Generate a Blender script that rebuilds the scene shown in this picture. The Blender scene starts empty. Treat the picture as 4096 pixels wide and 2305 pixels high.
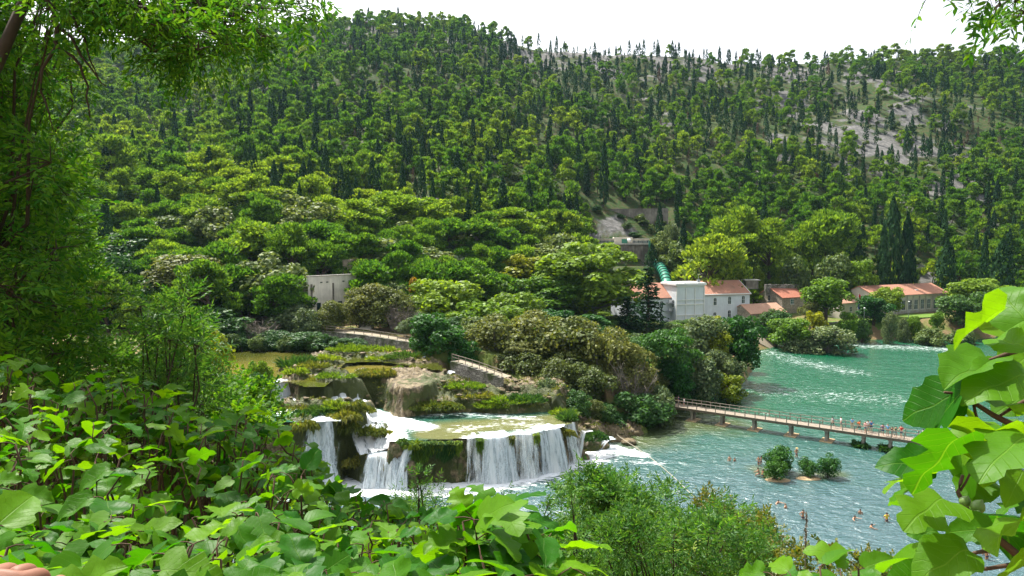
import bpy, math, random
import numpy as np
from mathutils import Vector, Matrix
SC = bpy.context.scene
COL = SC.collection
rnd = random.Random(7)
RNG = np.random.default_rng(11)
F = 680.0; CAMZ = 31.0; PITCH = math.radians(4.0)
CT, ST = math.cos(PITCH), math.sin(PITCH)

def PY(px, py, y):                       # world point seen at photo position px, py lying y metres ahead
    a = (px-512)/F; b = (288-py)/F
    s = y/(CT+b*ST)
    return np.array([a*s, y, CAMZ+s*(b*CT-ST)])
def PZ(px, py, z):                       # world point at photo position px, py lying at height z
    a = (px-512)/F; b = (288-py)/F
    s = (z-CAMZ)/(b*CT-ST)
    return np.array([a*s, s*(CT+b*ST), z])
def to_px(x, y, z):
    dz = z-CAMZ
    d = y*CT-dz*ST; u = y*ST+dz*CT
    return 512+F*x/d, 288-F*u/d

# ---------------------------------------------------------------- noise
def hash2(ix, iy, seed):
    h = np.sin(ix*127.1+iy*311.7+seed*74.7)*43758.5453
    return h-np.floor(h)
def vnoise(x, y, seed=0):
    ix = np.floor(x); iy = np.floor(y); fx = x-ix; fy = y-iy
    fx = fx*fx*(3-2*fx); fy = fy*fy*(3-2*fy)
    a = hash2(ix, iy, seed); b = hash2(ix+1, iy, seed); c = hash2(ix, iy+1, seed); d = hash2(ix+1, iy+1, seed)
    return (a+(b-a)*fx)*(1-fy)+(c+(d-c)*fx)*fy
def fbm(x, y, seed=0, o=4):
    s = 0.0; amp = 0.5
    for k in range(o):
        s = s+amp*vnoise(x*2**k, y*2**k, seed+k*3); amp *= 0.5
    return s
def sstep(e0, e1, x):
    t = np.clip((x-e0)/(e1-e0), 0, 1); return t*t*(3-2*t)
def sdpoly(P, X, Y):                     # signed distance to polygon, negative inside
    P = np.asarray(P, float)[:, :2]; n = len(P)
    d = np.full(X.shape, 1e18); ins = np.zeros(X.shape, bool)
    for i in range(n):
        ax, ay = P[i]; bx, by = P[(i+1) % n]
        ex, ey = bx-ax, by-ay; wx, wy = X-ax, Y-ay
        t = np.clip((wx*ex+wy*ey)/(ex*ex+ey*ey+1e-12), 0, 1)
        d = np.minimum(d, (wx-ex*t)**2+(wy-ey*t)**2)
        c = ((ay > Y) != (by > Y)) & (X < (bx-ax)*(Y-ay)/((by-ay) if abs(by-ay) > 1e-12 else 1e-12)+ax)
        ins ^= c
    d = np.sqrt(d)
    return np.where(ins, -d, d)
def dline(P, X, Y):                      # distance to an open polyline
    P = np.asarray(P, float)[:, :2]
    d = np.full(X.shape, 1e18)
    for i in range(len(P)-1):
        ax, ay = P[i]; ex, ey = P[i+1]-P[i]
        t = np.clip(((X-ax)*ex+(Y-ay)*ey)/(ex*ex+ey*ey+1e-12), 0, 1)
        d = np.minimum(d, (X-ax-ex*t)**2+(Y-ay-ey*t)**2)
    return np.sqrt(d)

# ---------------------------------------------------------------- mesh building
class MB:
    """collects vertices and faces, links them as one mesh object"""
    def __init__(s): s.v = []; s.f = []; s.n = 0; s.uv = []; s.at = []
    def add(s, V, faces, mat=0, uv=None, at=None):
        V = np.asarray(V, float).reshape(-1, 3)
        for f in faces:
            f = np.asarray(f, int)
            if len(f): s.f.append((f+s.n, mat))
        s.v.append(V); s.n += len(V)
        s.uv.append(np.zeros((len(V), 2)) if uv is None else np.asarray(uv, float))
        s.at.append(np.zeros(len(V)) if at is None else np.broadcast_to(np.asarray(at, float), (len(V),)))
        return s
    def box(s, c, size, rz=0.0, mat=0, tilt=None):
        x, y, z = np.array(size)/2.0
        V = np.array([[-x,-y,-z],[x,-y,-z],[x,y,-z],[-x,y,-z],[-x,-y,z],[x,-y,z],[x,y,z],[-x,y,z]])
        if tilt is not None: V = V @ np.array(tilt.to_3x3()).T
        if rz:
            c_, s_ = math.cos(rz), math.sin(rz)
            V = V @ np.array([[c_,s_,0],[-s_,c_,0],[0,0,1]])
        return s.add(V+np.array(c, float), [[[0,3,2,1],[4,5,6,7],[0,1,5,4],[1,2,6,5],[2,3,7,6],[3,0,4,7]]], mat)
    def bar(s, p, q, w, h, mat=0):       # beam from p to q, w wide, h high
        p = np.array(p, float); q = np.array(q, float); d = q-p; L = np.linalg.norm(d); d /= L
        up = np.array([0,0,1.0]) if abs(d[2]) < .95 else np.array([0,1.0,0])
        sx = np.cross(d, up); sx /= np.linalg.norm(sx); uz = np.cross(sx, d)
        V = [e+sx*a*w/2+uz*b*h/2 for e in (p, q) for a, b in ((-1,-1),(1,-1),(1,1),(-1,1))]
        return s.add(V, [[[0,1,2,3],[7,6,5,4],[0,4,5,1],[1,5,6,2],[2,6,7,3],[3,7,4,0]]], mat)
    def tube(s, P, R, n=6, mat=0, cap=True):
        P = np.asarray(P, float); m = len(P)
        R = np.broadcast_to(np.asarray(R, float), (m,))
        T = np.gradient(P, axis=0); T /= np.linalg.norm(T, axis=1)[:, None]+1e-9
        ref = np.array([0,0,1.0]) if abs(T[0][2]) < .9 else np.array([1.0,0,0])
        a = np.linspace(0, 2*math.pi, n, endpoint=False)
        V = []
        for i in range(m):
            sx = np.cross(T[i], ref); sx /= np.linalg.norm(sx)+1e-9; sy = np.cross(sx, T[i])
            V.append(P[i]+R[i]*(np.cos(a)[:, None]*sx+np.sin(a)[:, None]*sy))
        V = np.concatenate(V)
        i = np.arange(m-1)[:, None]*n; j = np.arange(n)[None]; k = (j+1) % n
        q = np.stack([i+j, i+k, i+n+k, i+n+j], -1).reshape(-1, 4)
        fs = [q]
        if cap: fs += [[list(range(n))[::-1]], [list(range((m-1)*n, m*n))]]
        return s.add(V, fs, mat)
    def lathe(s, c, prof, n=12, mat=0):  # prof: (radius, height) pairs
        c = np.array(c, float); a = np.linspace(0, 2*math.pi, n, endpoint=False); m = len(prof)
        V = np.concatenate([np.stack([np.cos(a)*r, np.sin(a)*r, np.full(n, h)], 1) for r, h in prof])+c
        i = np.arange(m-1)[:, None]*n; j = np.arange(n)[None]; k = (j+1) % n
        q = np.stack([i+j, i+k, i+n+k, i+n+j], -1).reshape(-1, 4)
        return s.add(V, [q, [list(range(n))[::-1]], [list(range((m-1)*n, m*n))]], mat)
    def ball(s, c, r, n=10, mat=0):
        r = np.broadcast_to(np.asarray(r, float), (3,)); m = n//2+1
        th = np.linspace(0.02, math.pi-0.02, m); a = np.linspace(0, 2*math.pi, n, endpoint=False)
        V = np.array([[math.sin(t)*math.cos(b)*r[0], math.sin(t)*math.sin(b)*r[1], math.cos(t)*r[2]] for t in th for b in a])+np.array(c, float)
        i = np.arange(m-1)[:, None]*n; j = np.arange(n)[None]; k = (j+1) % n
        return s.add(V, [np.stack([i+j, i+n+j, i+n+k, i+k], -1).reshape(-1, 4), [list(range(n))], [list(range((m-1)*n, m*n))[::-1]]], mat)
    def prism(s, pts, d, mat=0):         # closed outline (3D points) pushed along vector d
        P = np.asarray(pts, float); n = len(P); d = np.array(d, float)
        i = np.arange(n); k = (i+1) % n
        return s.add(np.concatenate([P, P+d]), [np.stack([i, k, k+n, i+n], 1), [list(range(n))[::-1]], [list(range(n, 2*n))]], mat)
    def mesh(s, name, mats, smooth=False, uv=False, at=None):
        me = bpy.data.meshes.new(name)
        V = np.concatenate(s.v).astype(np.float32)
        tot = np.concatenate([np.full(len(f), f.shape[1]) for f, _ in s.f]).astype(np.int32)
        loop = np.concatenate([f.ravel() for f, _ in s.f]).astype(np.int32)
        mi = np.concatenate([np.full(len(f), m) for f, m in s.f]).astype(np.int32)
        start = np.concatenate([[0], np.cumsum(tot)[:-1]]).astype(np.int32)
        me.vertices.add(len(V)); me.vertices.foreach_set('co', V.ravel())
        me.loops.add(len(loop)); me.loops.foreach_set('vertex_index', loop)
        me.polygons.add(len(tot)); me.polygons.foreach_set('loop_start', start)
        me.polygons.foreach_set('material_index', mi)
        for m in (mats if isinstance(mats, (list, tuple)) else [mats]): me.materials.append(m)
        me.polygons.foreach_set('use_smooth', np.full(len(tot), bool(smooth)))
        if uv:
            l = me.uv_layers.new(name='UVMap'); U = np.concatenate(s.uv).astype(np.float32)[loop]
            l.data.foreach_set('uv', U.ravel())
        if at:
            names = at if isinstance(at, (list, tuple)) else [at]
            for nm, arr in zip(names, [np.concatenate(s.at)] if not isinstance(at, tuple) else s.extra):
                A = me.attributes.new(nm, 'FLOAT', 'POINT'); A.data.foreach_set('value', np.asarray(arr, np.float32))
        me.update(calc_edges=True)
        return me
    def build(s, name, mats, parent=None, **k):
        return link(name, s.mesh(name, mats, **k), parent)

def link(name, me, parent=None):
    o = bpy.data.objects.new(name, me); COL.objects.link(o)
    if parent is not None: o.parent = parent
    return o
def tag(o, label, cat, group=None, kind=None):
    o['label'] = label; o['category'] = cat
    if group: o['group'] = group
    if kind: o['kind'] = kind
    return o
def struct(o, label=None, cat=None, kind='structure'):
    o['kind'] = kind
    if label: o['label'] = label; o['category'] = cat or o.name.replace('_', ' ')
    return o
def thing(name, loc, label, cat, group=None, rz=0.0):
    o = bpy.data.objects.new(name, None); COL.objects.link(o); o.empty_display_size = .3
    o.location = loc; o.rotation_euler = (0, 0, rz)
    return tag(o, label, cat, group)
def copy_tree(o, parent=None):
    c = o.copy(); COL.objects.link(c)
    if parent is not None: c.parent = parent
    for ch in list(o.children): copy_tree(ch, c)
    return c

# ---------------------------------------------------------------- materials
def new_mat(name):
    m = bpy.data.materials.new(name); m.use_nodes = True
    nt = m.node_tree; nt.nodes.clear()
    out = nt.nodes.new('ShaderNodeOutputMaterial')
    return m, nt, out
def N(nt, t, **k):
    n = nt.nodes.new(t)
    for a, b in k.items():
        if a in n.inputs.keys() if isinstance(a, str) else False: pass
        setattr(n, a, b)
    return n
def setin(n, **k):
    for a, b in k.items(): n.inputs[a.replace('_', ' ')].default_value = b
    return n
def L(nt, a, b): nt.links.new(a, b)
def c4(c): return (c[0], c[1], c[2], 1.0)
def mathn(nt, op, a, b=None, c=None):
    n = nt.nodes.new('ShaderNodeMath'); n.operation = op
    for i, v in enumerate((a, b, c)):
        if v is None: continue
        if isinstance(v, (int, float)): n.inputs[i].default_value = v
        else: L(nt, v, n.inputs[i])
    return n.outputs[0]
def mixc(nt, fac, a, b, mode='MIX'):
    n = nt.nodes.new('ShaderNodeMix'); n.data_type = 'RGBA'; n.blend_type = mode
    for s, v in ((n.inputs[0], fac), (n.inputs[6], a), (n.inputs[7], b)):
        if isinstance(v, (int, float)): s.default_value = v
        elif isinstance(v, tuple): s.default_value = c4(v)
        else: L(nt, v, s)
    return n.outputs[2]
def noise(nt, vec, scale, detail=4, rough=.55, dist=0.0):
    n = nt.nodes.new('ShaderNodeTexNoise'); n.inputs['Scale'].default_value = scale
    n.inputs['Detail'].default_value = detail; n.inputs['Roughness'].default_value = rough; n.inputs['Distortion'].default_value = dist
    if vec is not None: L(nt, vec, n.inputs['Vector'])
    return n.outputs['Fac']
def ramp(nt, fac, stops):
    n = nt.nodes.new('ShaderNodeValToRGB'); e = n.color_ramp.elements
    while len(e) < len(stops): e.new(.5)
    for i, (p, c) in enumerate(stops):
        e[i].position = p; e[i].color = c4(c) if isinstance(c, tuple) else (c, c, c, 1)
    L(nt, fac, n.inputs[0]); return n.outputs[0]
def mrange(nt, v, a, b, c=0.0, d=1.0):
    n = nt.nodes.new('ShaderNodeMapRange'); n.interpolation_type = 'SMOOTHSTEP'
    for i, q in enumerate((a, b, c, d)): n.inputs[i+1].default_value = q
    L(nt, v, n.inputs[0]); return n.outputs[0]
def coords(nt, which='Object', scale=None, rot=None):
    t = nt.nodes.new('ShaderNodeTexCoord')
    if scale is None and rot is None: return t.outputs[which]
    m = nt.nodes.new('ShaderNodeMapping'); L(nt, t.outputs[which], m.inputs[0])
    if scale is not None: m.inputs['Scale'].default_value = scale
    if rot is not None: m.inputs['Rotation'].default_value = rot
    return m.outputs[0]
def wpos(nt, scale=None, rot=None):
    g = nt.nodes.new('ShaderNodeNewGeometry')
    if scale is None and rot is None: return g.outputs['Position']
    m = nt.nodes.new('ShaderNodeMapping'); L(nt, g.outputs['Position'], m.inputs[0])
    if scale is not None: m.inputs['Scale'].default_value = scale
    if rot is not None: m.inputs['Rotation'].default_value = rot
    return m.outputs[0]
def bump(nt, h, strength=.5, dist=.05):
    n = nt.nodes.new('ShaderNodeBump'); n.inputs['Strength'].default_value = strength; n.inputs['Distance'].default_value = dist
    L(nt, h, n.inputs['Height']); return n.outputs[0]
def principled(nt, out, col=None, rough=.6, spec=.3, normal=None, metal=0.0):
    p = nt.nodes.new('ShaderNodeBsdfPrincipled')
    if col is not None:
        if isinstance(col, tuple): p.inputs['Base Color'].default_value = c4(col)
        else: L(nt, col, p.inputs['Base Color'])
    if isinstance(rough, (int, float)): p.inputs['Roughness'].default_value = rough
    else: L(nt, rough, p.inputs['Roughness'])
    p.inputs['Specular IOR Level'].default_value = spec; p.inputs['Metallic'].default_value = metal
    if normal is not None: L(nt, normal, p.inputs['Normal'])
    if out is not None: L(nt, p.outputs[0], out.inputs[0])
    return p
def attr(nt, name, obj=False):
    n = nt.nodes.new('ShaderNodeAttribute'); n.attribute_name = name
    if obj: n.attribute_type = 'OBJECT'
    return n

def leaf_mat(name, dark, light, trans=.35, tcol=None, rough=.55, spec=.25, hue=.03, val=.35):
    """foliage: every leaf its own shade between dark and light, every tree its own tint (object colour or 'tint' attribute)"""
    m, nt, out = new_mat(name)
    g = nt.nodes.new('ShaderNodeNewGeometry')
    oi = nt.nodes.new('ShaderNodeObjectInfo')
    sep = nt.nodes.new('ShaderNodeSeparateColor'); L(nt, oi.outputs['Color'], sep.inputs[0])
    t = mathn(nt, 'ADD', sep.outputs[0], attr(nt, 'tint').outputs['Fac'])
    c = mixc(nt, g.outputs['Random Per Island'], dark, light)
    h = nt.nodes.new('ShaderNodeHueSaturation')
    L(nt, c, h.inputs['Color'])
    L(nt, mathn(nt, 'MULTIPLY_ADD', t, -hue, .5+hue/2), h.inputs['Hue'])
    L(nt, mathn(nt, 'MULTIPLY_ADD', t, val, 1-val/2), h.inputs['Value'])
    p = principled(nt, None, h.outputs[0], rough, spec)
    tr = nt.nodes.new('ShaderNodeBsdfTranslucent')
    if tcol is None: tcol = (1.25, 1.15, .5)
    L(nt, mixc(nt, 1.0, h.outputs[0], tcol, 'MULTIPLY'), tr.inputs[0])
    mx = nt.nodes.new('ShaderNodeMixShader'); mx.inputs[0].default_value = trans
    L(nt, p.outputs[0], mx.inputs[1]); L(nt, tr.outputs[0], mx.inputs[2]); L(nt, mx.outputs[0], out.inputs[0])
    return m
def plain_mat(name, col, rough=.7, var=.25, scale=3.0, spec=.3, bmp=0.0, metal=0.0):
    m, nt, out = new_mat(name)
    n = noise(nt, coords(nt), scale, 5)
    c = mixc(nt, n, tuple(x*(1-var) for x in col), tuple(min(1, x*(1+var)) for x in col))
    principled(nt, out, c, rough, spec, bump(nt, n, .6, bmp) if bmp else None, metal)
    return m
# ---------------------------------------------------------------- camera, sky, sun
cam = bpy.data.objects.new('camera', bpy.data.cameras.new('camera')); COL.objects.link(cam)
cam.location = (0, 0, CAMZ); cam.rotation_euler = (math.radians(90)-PITCH, 0, 0)
cam.data.sensor_width = 36; cam.data.lens = F/1024*36; cam.data.clip_start = .05; cam.data.clip_end = 20000
SC.camera = cam
SUN_EL, SUN_AZ = math.radians(58), math.radians(-40)
wd = bpy.data.worlds.new('World'); SC.world = wd; wd.use_nodes = True
nt = wd.node_tree; bg = nt.nodes['Background']
sky = nt.nodes.new('ShaderNodeTexSky'); sky.sky_type = 'NISHITA'; sky.sun_disc = False
sky.sun_elevation = SUN_EL; sky.sun_rotation = SUN_AZ; sky.altitude = 100; sky.air_density = 1.0; sky.dust_density = 4.0; sky.ozone_density = 1.0
hs = nt.nodes.new('ShaderNodeHueSaturation'); hs.inputs['Saturation'].default_value = .25
L(nt, sky.outputs[0], hs.inputs['Color']); L(nt, hs.outputs[0], bg.inputs[0]); bg.inputs[1].default_value = .15
sl = bpy.data.lights.new('sun', 'SUN'); sl.energy = 4.8; sl.angle = math.radians(.6); sl.color = (1.0, .94, .84)
so = bpy.data.objects.new('sun', sl); COL.objects.link(so)
sdir = Vector((math.sin(SUN_AZ)*math.cos(SUN_EL), math.cos(SUN_AZ)*math.cos(SUN_EL), math.sin(SUN_EL)))
so.rotation_euler = sdir.to_track_quat('Z', 'Y').to_euler(); so.location = (-60, 60, 150)
SC.view_settings.view_transform = 'Standard'; SC.view_settings.look = 'None'; SC.view_settings.exposure = 1.15; SC.view_settings.gamma = 1
SC.render.engine = 'CYCLES'
cy = SC.cycles; cy.max_bounces = 7; cy.diffuse_bounces = 3; cy.glossy_bounces = 2; cy.transmission_bounces = 4; cy.transparent_max_bounces = 16; cy.volume_bounces = 0
cy.caustics_reflective = False; cy.caustics_refractive = False; cy.sample_clamp_indirect = 4; cy.sample_clamp_direct = 6; cy.use_denoising = True
try: cy.denoiser = 'OPENIMAGEDENOISE'; cy.denoising_input_passes = 'RGB_ALBEDO_NORMAL'; cy.denoising_prefilter = 'ACCURATE'
except Exception: pass

# ---------------------------------------------------------------- the lie of the land
RIDGE_PX = np.array([-200,20,70,110,160,190,215,240,280,340,380,420,470,500,540,600,660,700,740,780,830,890,950,1024,1300])
RIDGE_PY = np.array([  80,62,58, 57, 58, 60, 62, 50, 40, 34, 30, 32,  34, 42, 54,  58,  60, 63, 68, 70, 66, 62, 64, 68, 80.0])
Y_RIDGE = 580.0
FOOT_A = [-.95,-.6,-.3,-.1,.05,.2,.4,.65,.95]
FOOT_Y = [ 138,138,146,166,195,226,232,246,255]
RIVER = [(-40,52),(-32,74),(-30,84.5),(-14,85),(-4.5,85.5),(3,90.5),(10.5,97.5),(13,103),(20.5,109.5),(25,114),(29,121),(33,133),(43,134),(57,160),(72,205),(84,206),(104,208),(138,216),(167,224),(300,240),(420,180),(420,40),(120,40),(60,47),(20,50)]
def Z5(X, Y, z): return PZ((1000+X/1.813)/4, (1300+Y/1.813)/4, z)   # point in the close view of the falls
def poly5(pts, z): return [tuple(Z5(X, Y, z)[:2]) for X, Y in pts]
ZM, ZW, ZU = 5.4, 7.8, 10.0
MID = poly5([(1010,850),(1160,850),(1300,832),(1550,826),(1800,812),(2100,776),(2260,738),(2350,700),(2330,640),(2100,600),(1700,590),(1450,585),(1200,585),(950,590),(890,640),(930,700),(1000,760)], ZM)
PLAT = poly5([(820,960),(960,950),(1090,955),(1170,975),(1190,900),(1060,850),(930,820),(840,840)], 3.6)
WHITE = poly5([(-200,660),(200,690),(350,694),(430,690),(620,688),(690,640),(700,560),(690,500),(640,440),(390,420),(150,450),(-250,480)], ZW)
UPPER = poly5([(-700,470),(130,424),(280,398),(400,440),(560,436),(700,368),(770,368),(860,345),(1000,335),(1060,430),(1180,432),(1290,420),(1400,330),(1320,270),(1160,180),(900,120),(-700,100)], ZU)
SUBPOOL = poly5([(600,300),(700,282),(880,272),(1040,285),(1010,335),(860,345),(700,366)], 9.6)
BANK = poly5([(1290,430),(1450,440),(1560,410),(1800,420),(2050,450),(2200,480),(2300,430),(2250,340),(1700,300),(1400,330)], 8.2)
FOREST = [(-9,117),(-2,109),(6,106),(14,110),(19,113),(27,121),(31,133),(42,136),(55,162),(70,208),(40,232),(-30,200),(-40,150),(-28,140)]

def valley(x, y):
    return 12.2+(4.6-12.2)*sstep(-15, 34, x-.12*(y-130))
def foot_ridge(x, y):
    a = x/np.maximum(y, 1.0)
    px = 512+F*a
    yf = np.interp(a, FOOT_A, FOOT_Y)
    zr = CAMZ+(240-np.interp(px, RIDGE_PX, RIDGE_PY))/F*Y_RIDGE
    return yf, zr
PADS = []                                # level places cut into the ground: x, y, radius, z
def ground_z(x, y):
    x = np.asarray(x, float); y = np.asarray(y, float)
    yf, zr = foot_ridge(x, y)
    zv = valley(x, y)
    t = (y-yf)/(Y_RIDGE-yf)
    tc = np.clip(t, 0, 1)
    z = zv+(zr-zv)*tc**1.1
    z = z+(fbm(x/60, y/60, 3)-.47)*26*sstep(.03, .3, tc)*(1-.75*sstep(.85, 1, tc))+(fbm(x/14, y/14, 9)-.47)*5*sstep(.02, .15, tc)
    z = np.where(y > Y_RIDGE, np.maximum(zr-(y-Y_RIDGE)*.22, 40.0), z)
    z = z+(fbm(x/7, y/7, 21, 3)-.45)*.7
    # river bed and its banks
    sr = sdpoly(RIVER, x, y)
    z = np.where(sr < 0, -2.2, np.minimum(z, -1.0+sr*.75+.5*(fbm(x/3, y/3, 5, 2))))
    # the travertine steps
    rag = (fbm(x*.45, y*.45, 31, 3)-.45)*2.3
    def step(P, zt, steep, wob=1.0, slope=0.0):
        d = sdpoly(P, x, y)+rag*wob
        return zt-np.maximum(d, 0)*steep-slope*np.minimum(np.maximum(-d, 0), 6)
    rough = (fbm(x*.8, y*.8, 41, 3)-.45)+.75*(np.abs(fbm(x*1.5, y*1.5, 43, 3)-.47)*2-.18)+.55*(np.abs(fbm(x*3.1, y*3.1, 47, 2)-.4)*2-.2)
    core = sdpoly([(-60,60),(-60,150),(24,150),(24,60)], x, y) < 0
    low = np.where(y < 84.5+np.clip((x+4)*.75, 0, 11), -2.2, 1.0)
    near = np.where((x < -14) & (x > -37) & (sr > 0) & (y < 100) & (y > 74), -2.0, np.where((x <= -37) & (y < 118), np.minimum(z, 7.2+.5*rough), z))
    inU = sdpoly(UPPER, x, y) < 0
    zz = np.where(core & ((y < 118) | inU) & (x < 16), np.minimum(near, low), z)
    z = np.where(core, np.maximum(z*0-2.2, zz), z)
    T = np.full(x.shape, -9.0)
    T = np.maximum(T, step(MID, ZM-.15, 7)+rough*.35*sstep(-20, 8, x))
    T = np.maximum(T, step(PLAT, 3.5, 7)+rough*.5)
    T = np.maximum(T, step(WHITE, ZW-.15, 6)+rough*.25)
    T = np.maximum(T, step(UPPER, ZU-.35, 4, .9)+rough*.25)
    T = np.maximum(T, step(BANK, 8.0, 2.4, .8)+rough*1.2)
    T = np.where(sdpoly(SUBPOOL, x, y)+rag*.4 < 0, np.minimum(T, 9.15), T)
    for (X, Y, zt, rx, h, pw) in MOUNDS:
        c = Z5(X, Y, zt)
        r = np.hypot((x-c[0])/rx[0], (y-c[1])/rx[1])
        T = np.maximum(T, zt+h*(1-r**pw)+rough*1.15-np.maximum(r-1.0, 0)*7)
    for (A, B, w, zt0, zt1) in RAMPS:    # slanting chutes between the steps
        a = Z5(*A, zt0)[:2]; b = Z5(*B, zt1)[:2]; e = b-a
        s = np.clip(((x-a[0])*e[0]+(y-a[1])*e[1])/(e@e), 0, 1)
        d = np.hypot(x-a[0]-e[0]*s, y-a[1]-e[1]*s)
        T = np.maximum(T, zt0+(zt1-zt0)*s-np.maximum(d-w, 0)*3+rough*.4)
    z = np.where(core, np.maximum(z, T), z)
    fd = sdpoly(FOREST, x, y)
    z = np.where(fd < 3, np.maximum(z, np.minimum(valley(x, y), 7.6-np.clip((x+1)*.32, 0, 6)+np.clip((y-118)*.12, 0, 5))-np.maximum(fd, 0)*1.5), z)
    # the near hillside with the viewpoint
    zn = 29.25-.56*np.maximum(y-.4, 0)+.25*np.maximum(-y, 0)+(fbm(x/3, y/3, 77, 3)-.45)*.5-np.maximum(np.abs(x)-12, 0)*.12
    z = np.maximum(z, np.where(y < 75, zn, -9))
    for (cx, cy_, r, zp) in PADS:
        w = 1-sstep(r, r*1.6, np.hypot(x-cx, y-cy_)); z = z+(zp-z)*w
    return z
# mounds: centre in the close view, height of its foot, radii, rise, sharpness
MOUNDS = [
 (1230,400,8.9,(6.5,4.2),1.0,2.5),(1330,480,7.6,(5.5,3.2),1.0,2.5),(1130,360,9.2,(4.5,3.5),.9,2.5),
 (900,430,8.2,(5.0,2.4),1.9,4),(830,420,8.0,(2.4,2.0),2.1,4),
 (420,590,7.9,(6.2,1.5),.9,3),(640,610,7.9,(3.6,1.9),1.0,3),(690,720,6.2,(3.0,1.7),2.0,4),(720,830,3.0,(2.0,2.0),1.8,4),
 (900,770,5.0,(2.8,1.3),1.0,3),(830,610,6.8,(1.6,1.2),1.1,3),(390,740,6.8,(1.9,1.3),1.4,4),
 (760,960,1.2,(1.7,1.9),1.7,3),(790,1050,0.3,(2.2,1.6),1.2,3),(1040,1030,.2,(1.3,1.0),3.1,5),
 (380,330,10.0,(3.8,3.4),.9,3),(520,340,10.0,(4.2,3.2),.75,3),(580,280,10.0,(2.5,2.2),.6,3),(330,390,10.0,(2.0,1.8),.8,3),
 (640,400,9.9,(3.6,1.8),.7,3),(760,215,10.0,(8.0,3.0),.75,3),(960,225,10.0,(5.5,3.2),.8,3),(1120,240,10.0,(6,4),.9,3),(650,250,10.0,(2.4,1.4),.35,3),(1230,260,10.0,(4.5,3.5),.8,3),
 (1380,560,6.6,(4.5,2.0),.9,3),(1600,500,7.2,(6,4.0),1.3,3),(1850,560,6.3,(6.5,3.5),1.1,3),(2000,590,5.8,(4.5,2.6),1.0,3),(1600,590,5.5,(3,1.2),.8,3),
 (2430,820,.6,(3.5,4.2),2.6,4),(2560,790,.4,(4.2,3.0),1.8,3),(2700,760,.2,(4,3.0),1.2,3),(2420,985,-.3,(1.2,1.0),.9,3),
 (2230,800,2.2,(1.0,.9),2.6,5)]
RAMPS = [((640,500),(760,600),2.2,7.7,6.9),((760,600),(960,680),3.0,6.9,5.2),((780,640),(850,800),1.6,6.5,4.4),((850,800),(900,900),1.7,4.4,3.4),((1030,780),(1000,890),2.6,5.2,3.6)]

BUILD_PADS = [((690,329),3.9,20),((765,327),4.2,7),((800,313),6.4,10),((905,313),5.8,22),((858,318),5.0,10)]
for (p, zp, r) in BUILD_PADS:
    q = PZ(p[0], p[1], zp); PADS.append((q[0], q[1]+6, r, zp))
VH = PY(626, 244.5, 268); _f = PY(634, 268, 254); PADS.append((_f[0], _f[1]-1, 8.5, _f[2]+.5)); PADS += [(VH[0]+k, VH[1]+5, 5.5, VH[2]-.1) for k in (-10, -3, 4, 11)]
LK = PY(160, 215, 238); PADS.append((LK[0], LK[1]+6, 14, LK[2]))
TERR = PY(620, 220, 300)

def spaced(core0, core1, st, lo, hi, grow=1.07, mx=6.0, far=700):
    a = list(np.arange(core0, core1, st)); s = st; v = a[-1]; up = []
    while v < hi:
        s = min(s*grow, mx if abs(v) < far else 80); v += s; up.append(v)
    s = st; v = a[0]; dn = []
    while v > lo:
        s = min(s*grow, mx if abs(v) < far else 80); v -= s; dn.append(v)
    return np.array(dn[::-1]+a+up)
gx = spaced(-46, 26, .3, -1500, 1500); gy = spaced(80, 126, .28, -60, 5000)
GX, GY = np.meshgrid(gx, gy)
GZ = ground_z(GX, GY)
_gyv, _gxv = np.gradient(GZ, gy, gx)
SLOPE = np.hypot(_gxv, _gyv)
def H(x, y): return float(ground_z(np.array([float(x)]), np.array([float(y)]))[0])
def Harr(x, y): return ground_z(np.asarray(x, float), np.asarray(y, float))

# ground materials
def rock_ground():
    m, nt, out = new_mat('travertine_rock')
    p = wpos(nt)
    n1 = noise(nt, p, .6, 6, .6); n2 = noise(nt, p, 1.7, 7, .68)
    c = ramp(nt, n2, [(.30, (.035,.026,.014)), (.44, (.15,.11,.055)), (.58, (.31,.245,.14)), (.78, (.45,.39,.26))])
    moss = mixc(nt, noise(nt, p, 5, 3), (.030,.050,.010), (.10,.12,.022))
    g = nt.nodes.new('ShaderNodeNewGeometry'); sx = nt.nodes.new('ShaderNodeSeparateXYZ'); L(nt, g.outputs['Normal'], sx.inputs[0])
    mf = mathn(nt, 'ADD', n1, attr(nt, 'moss').outputs['Fac'])
    mf = mathn(nt, 'MULTIPLY_ADD', sx.outputs[2], -.16, mf)
    c = mixc(nt, mrange(nt, mf, .44, .58), c, moss)
    principled(nt, out, c, mrange(nt, n1, .3, .7, .35, .8), .4, bump(nt, mathn(nt, 'ADD', n2, noise(nt, p, 7, 4)), 1.0, .45))
    return m
def hill_ground():
    m, nt, out = new_mat('hill_soil')
    p = wpos(nt)
    n1 = noise(nt, p, .035, 5, .6); n2 = noise(nt, p, .45, 6, .65); n3 = noise(nt, p, 2.0, 4, .6)
    rock = ramp(nt, n2, [(.3, (.07,.07,.065)), (.5, (.12,.118,.112)), (.68, (.21,.205,.20))])
    soil = mixc(nt, n3, (.032,.034,.014), (.10,.088,.038))
    green = mixc(nt, n3, (.016,.040,.010), (.048,.085,.020))
    c = mixc(nt, mrange(nt, n2, .38, .56), soil, green)
    c = mixc(nt, mrange(nt, mathn(nt, 'ADD', n1, attr(nt, 'scree').outputs['Fac']), .55, .63), c, rock)
    principled(nt, out, c, .9, .1, bump(nt, n2, .9, .6))
    return m
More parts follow.
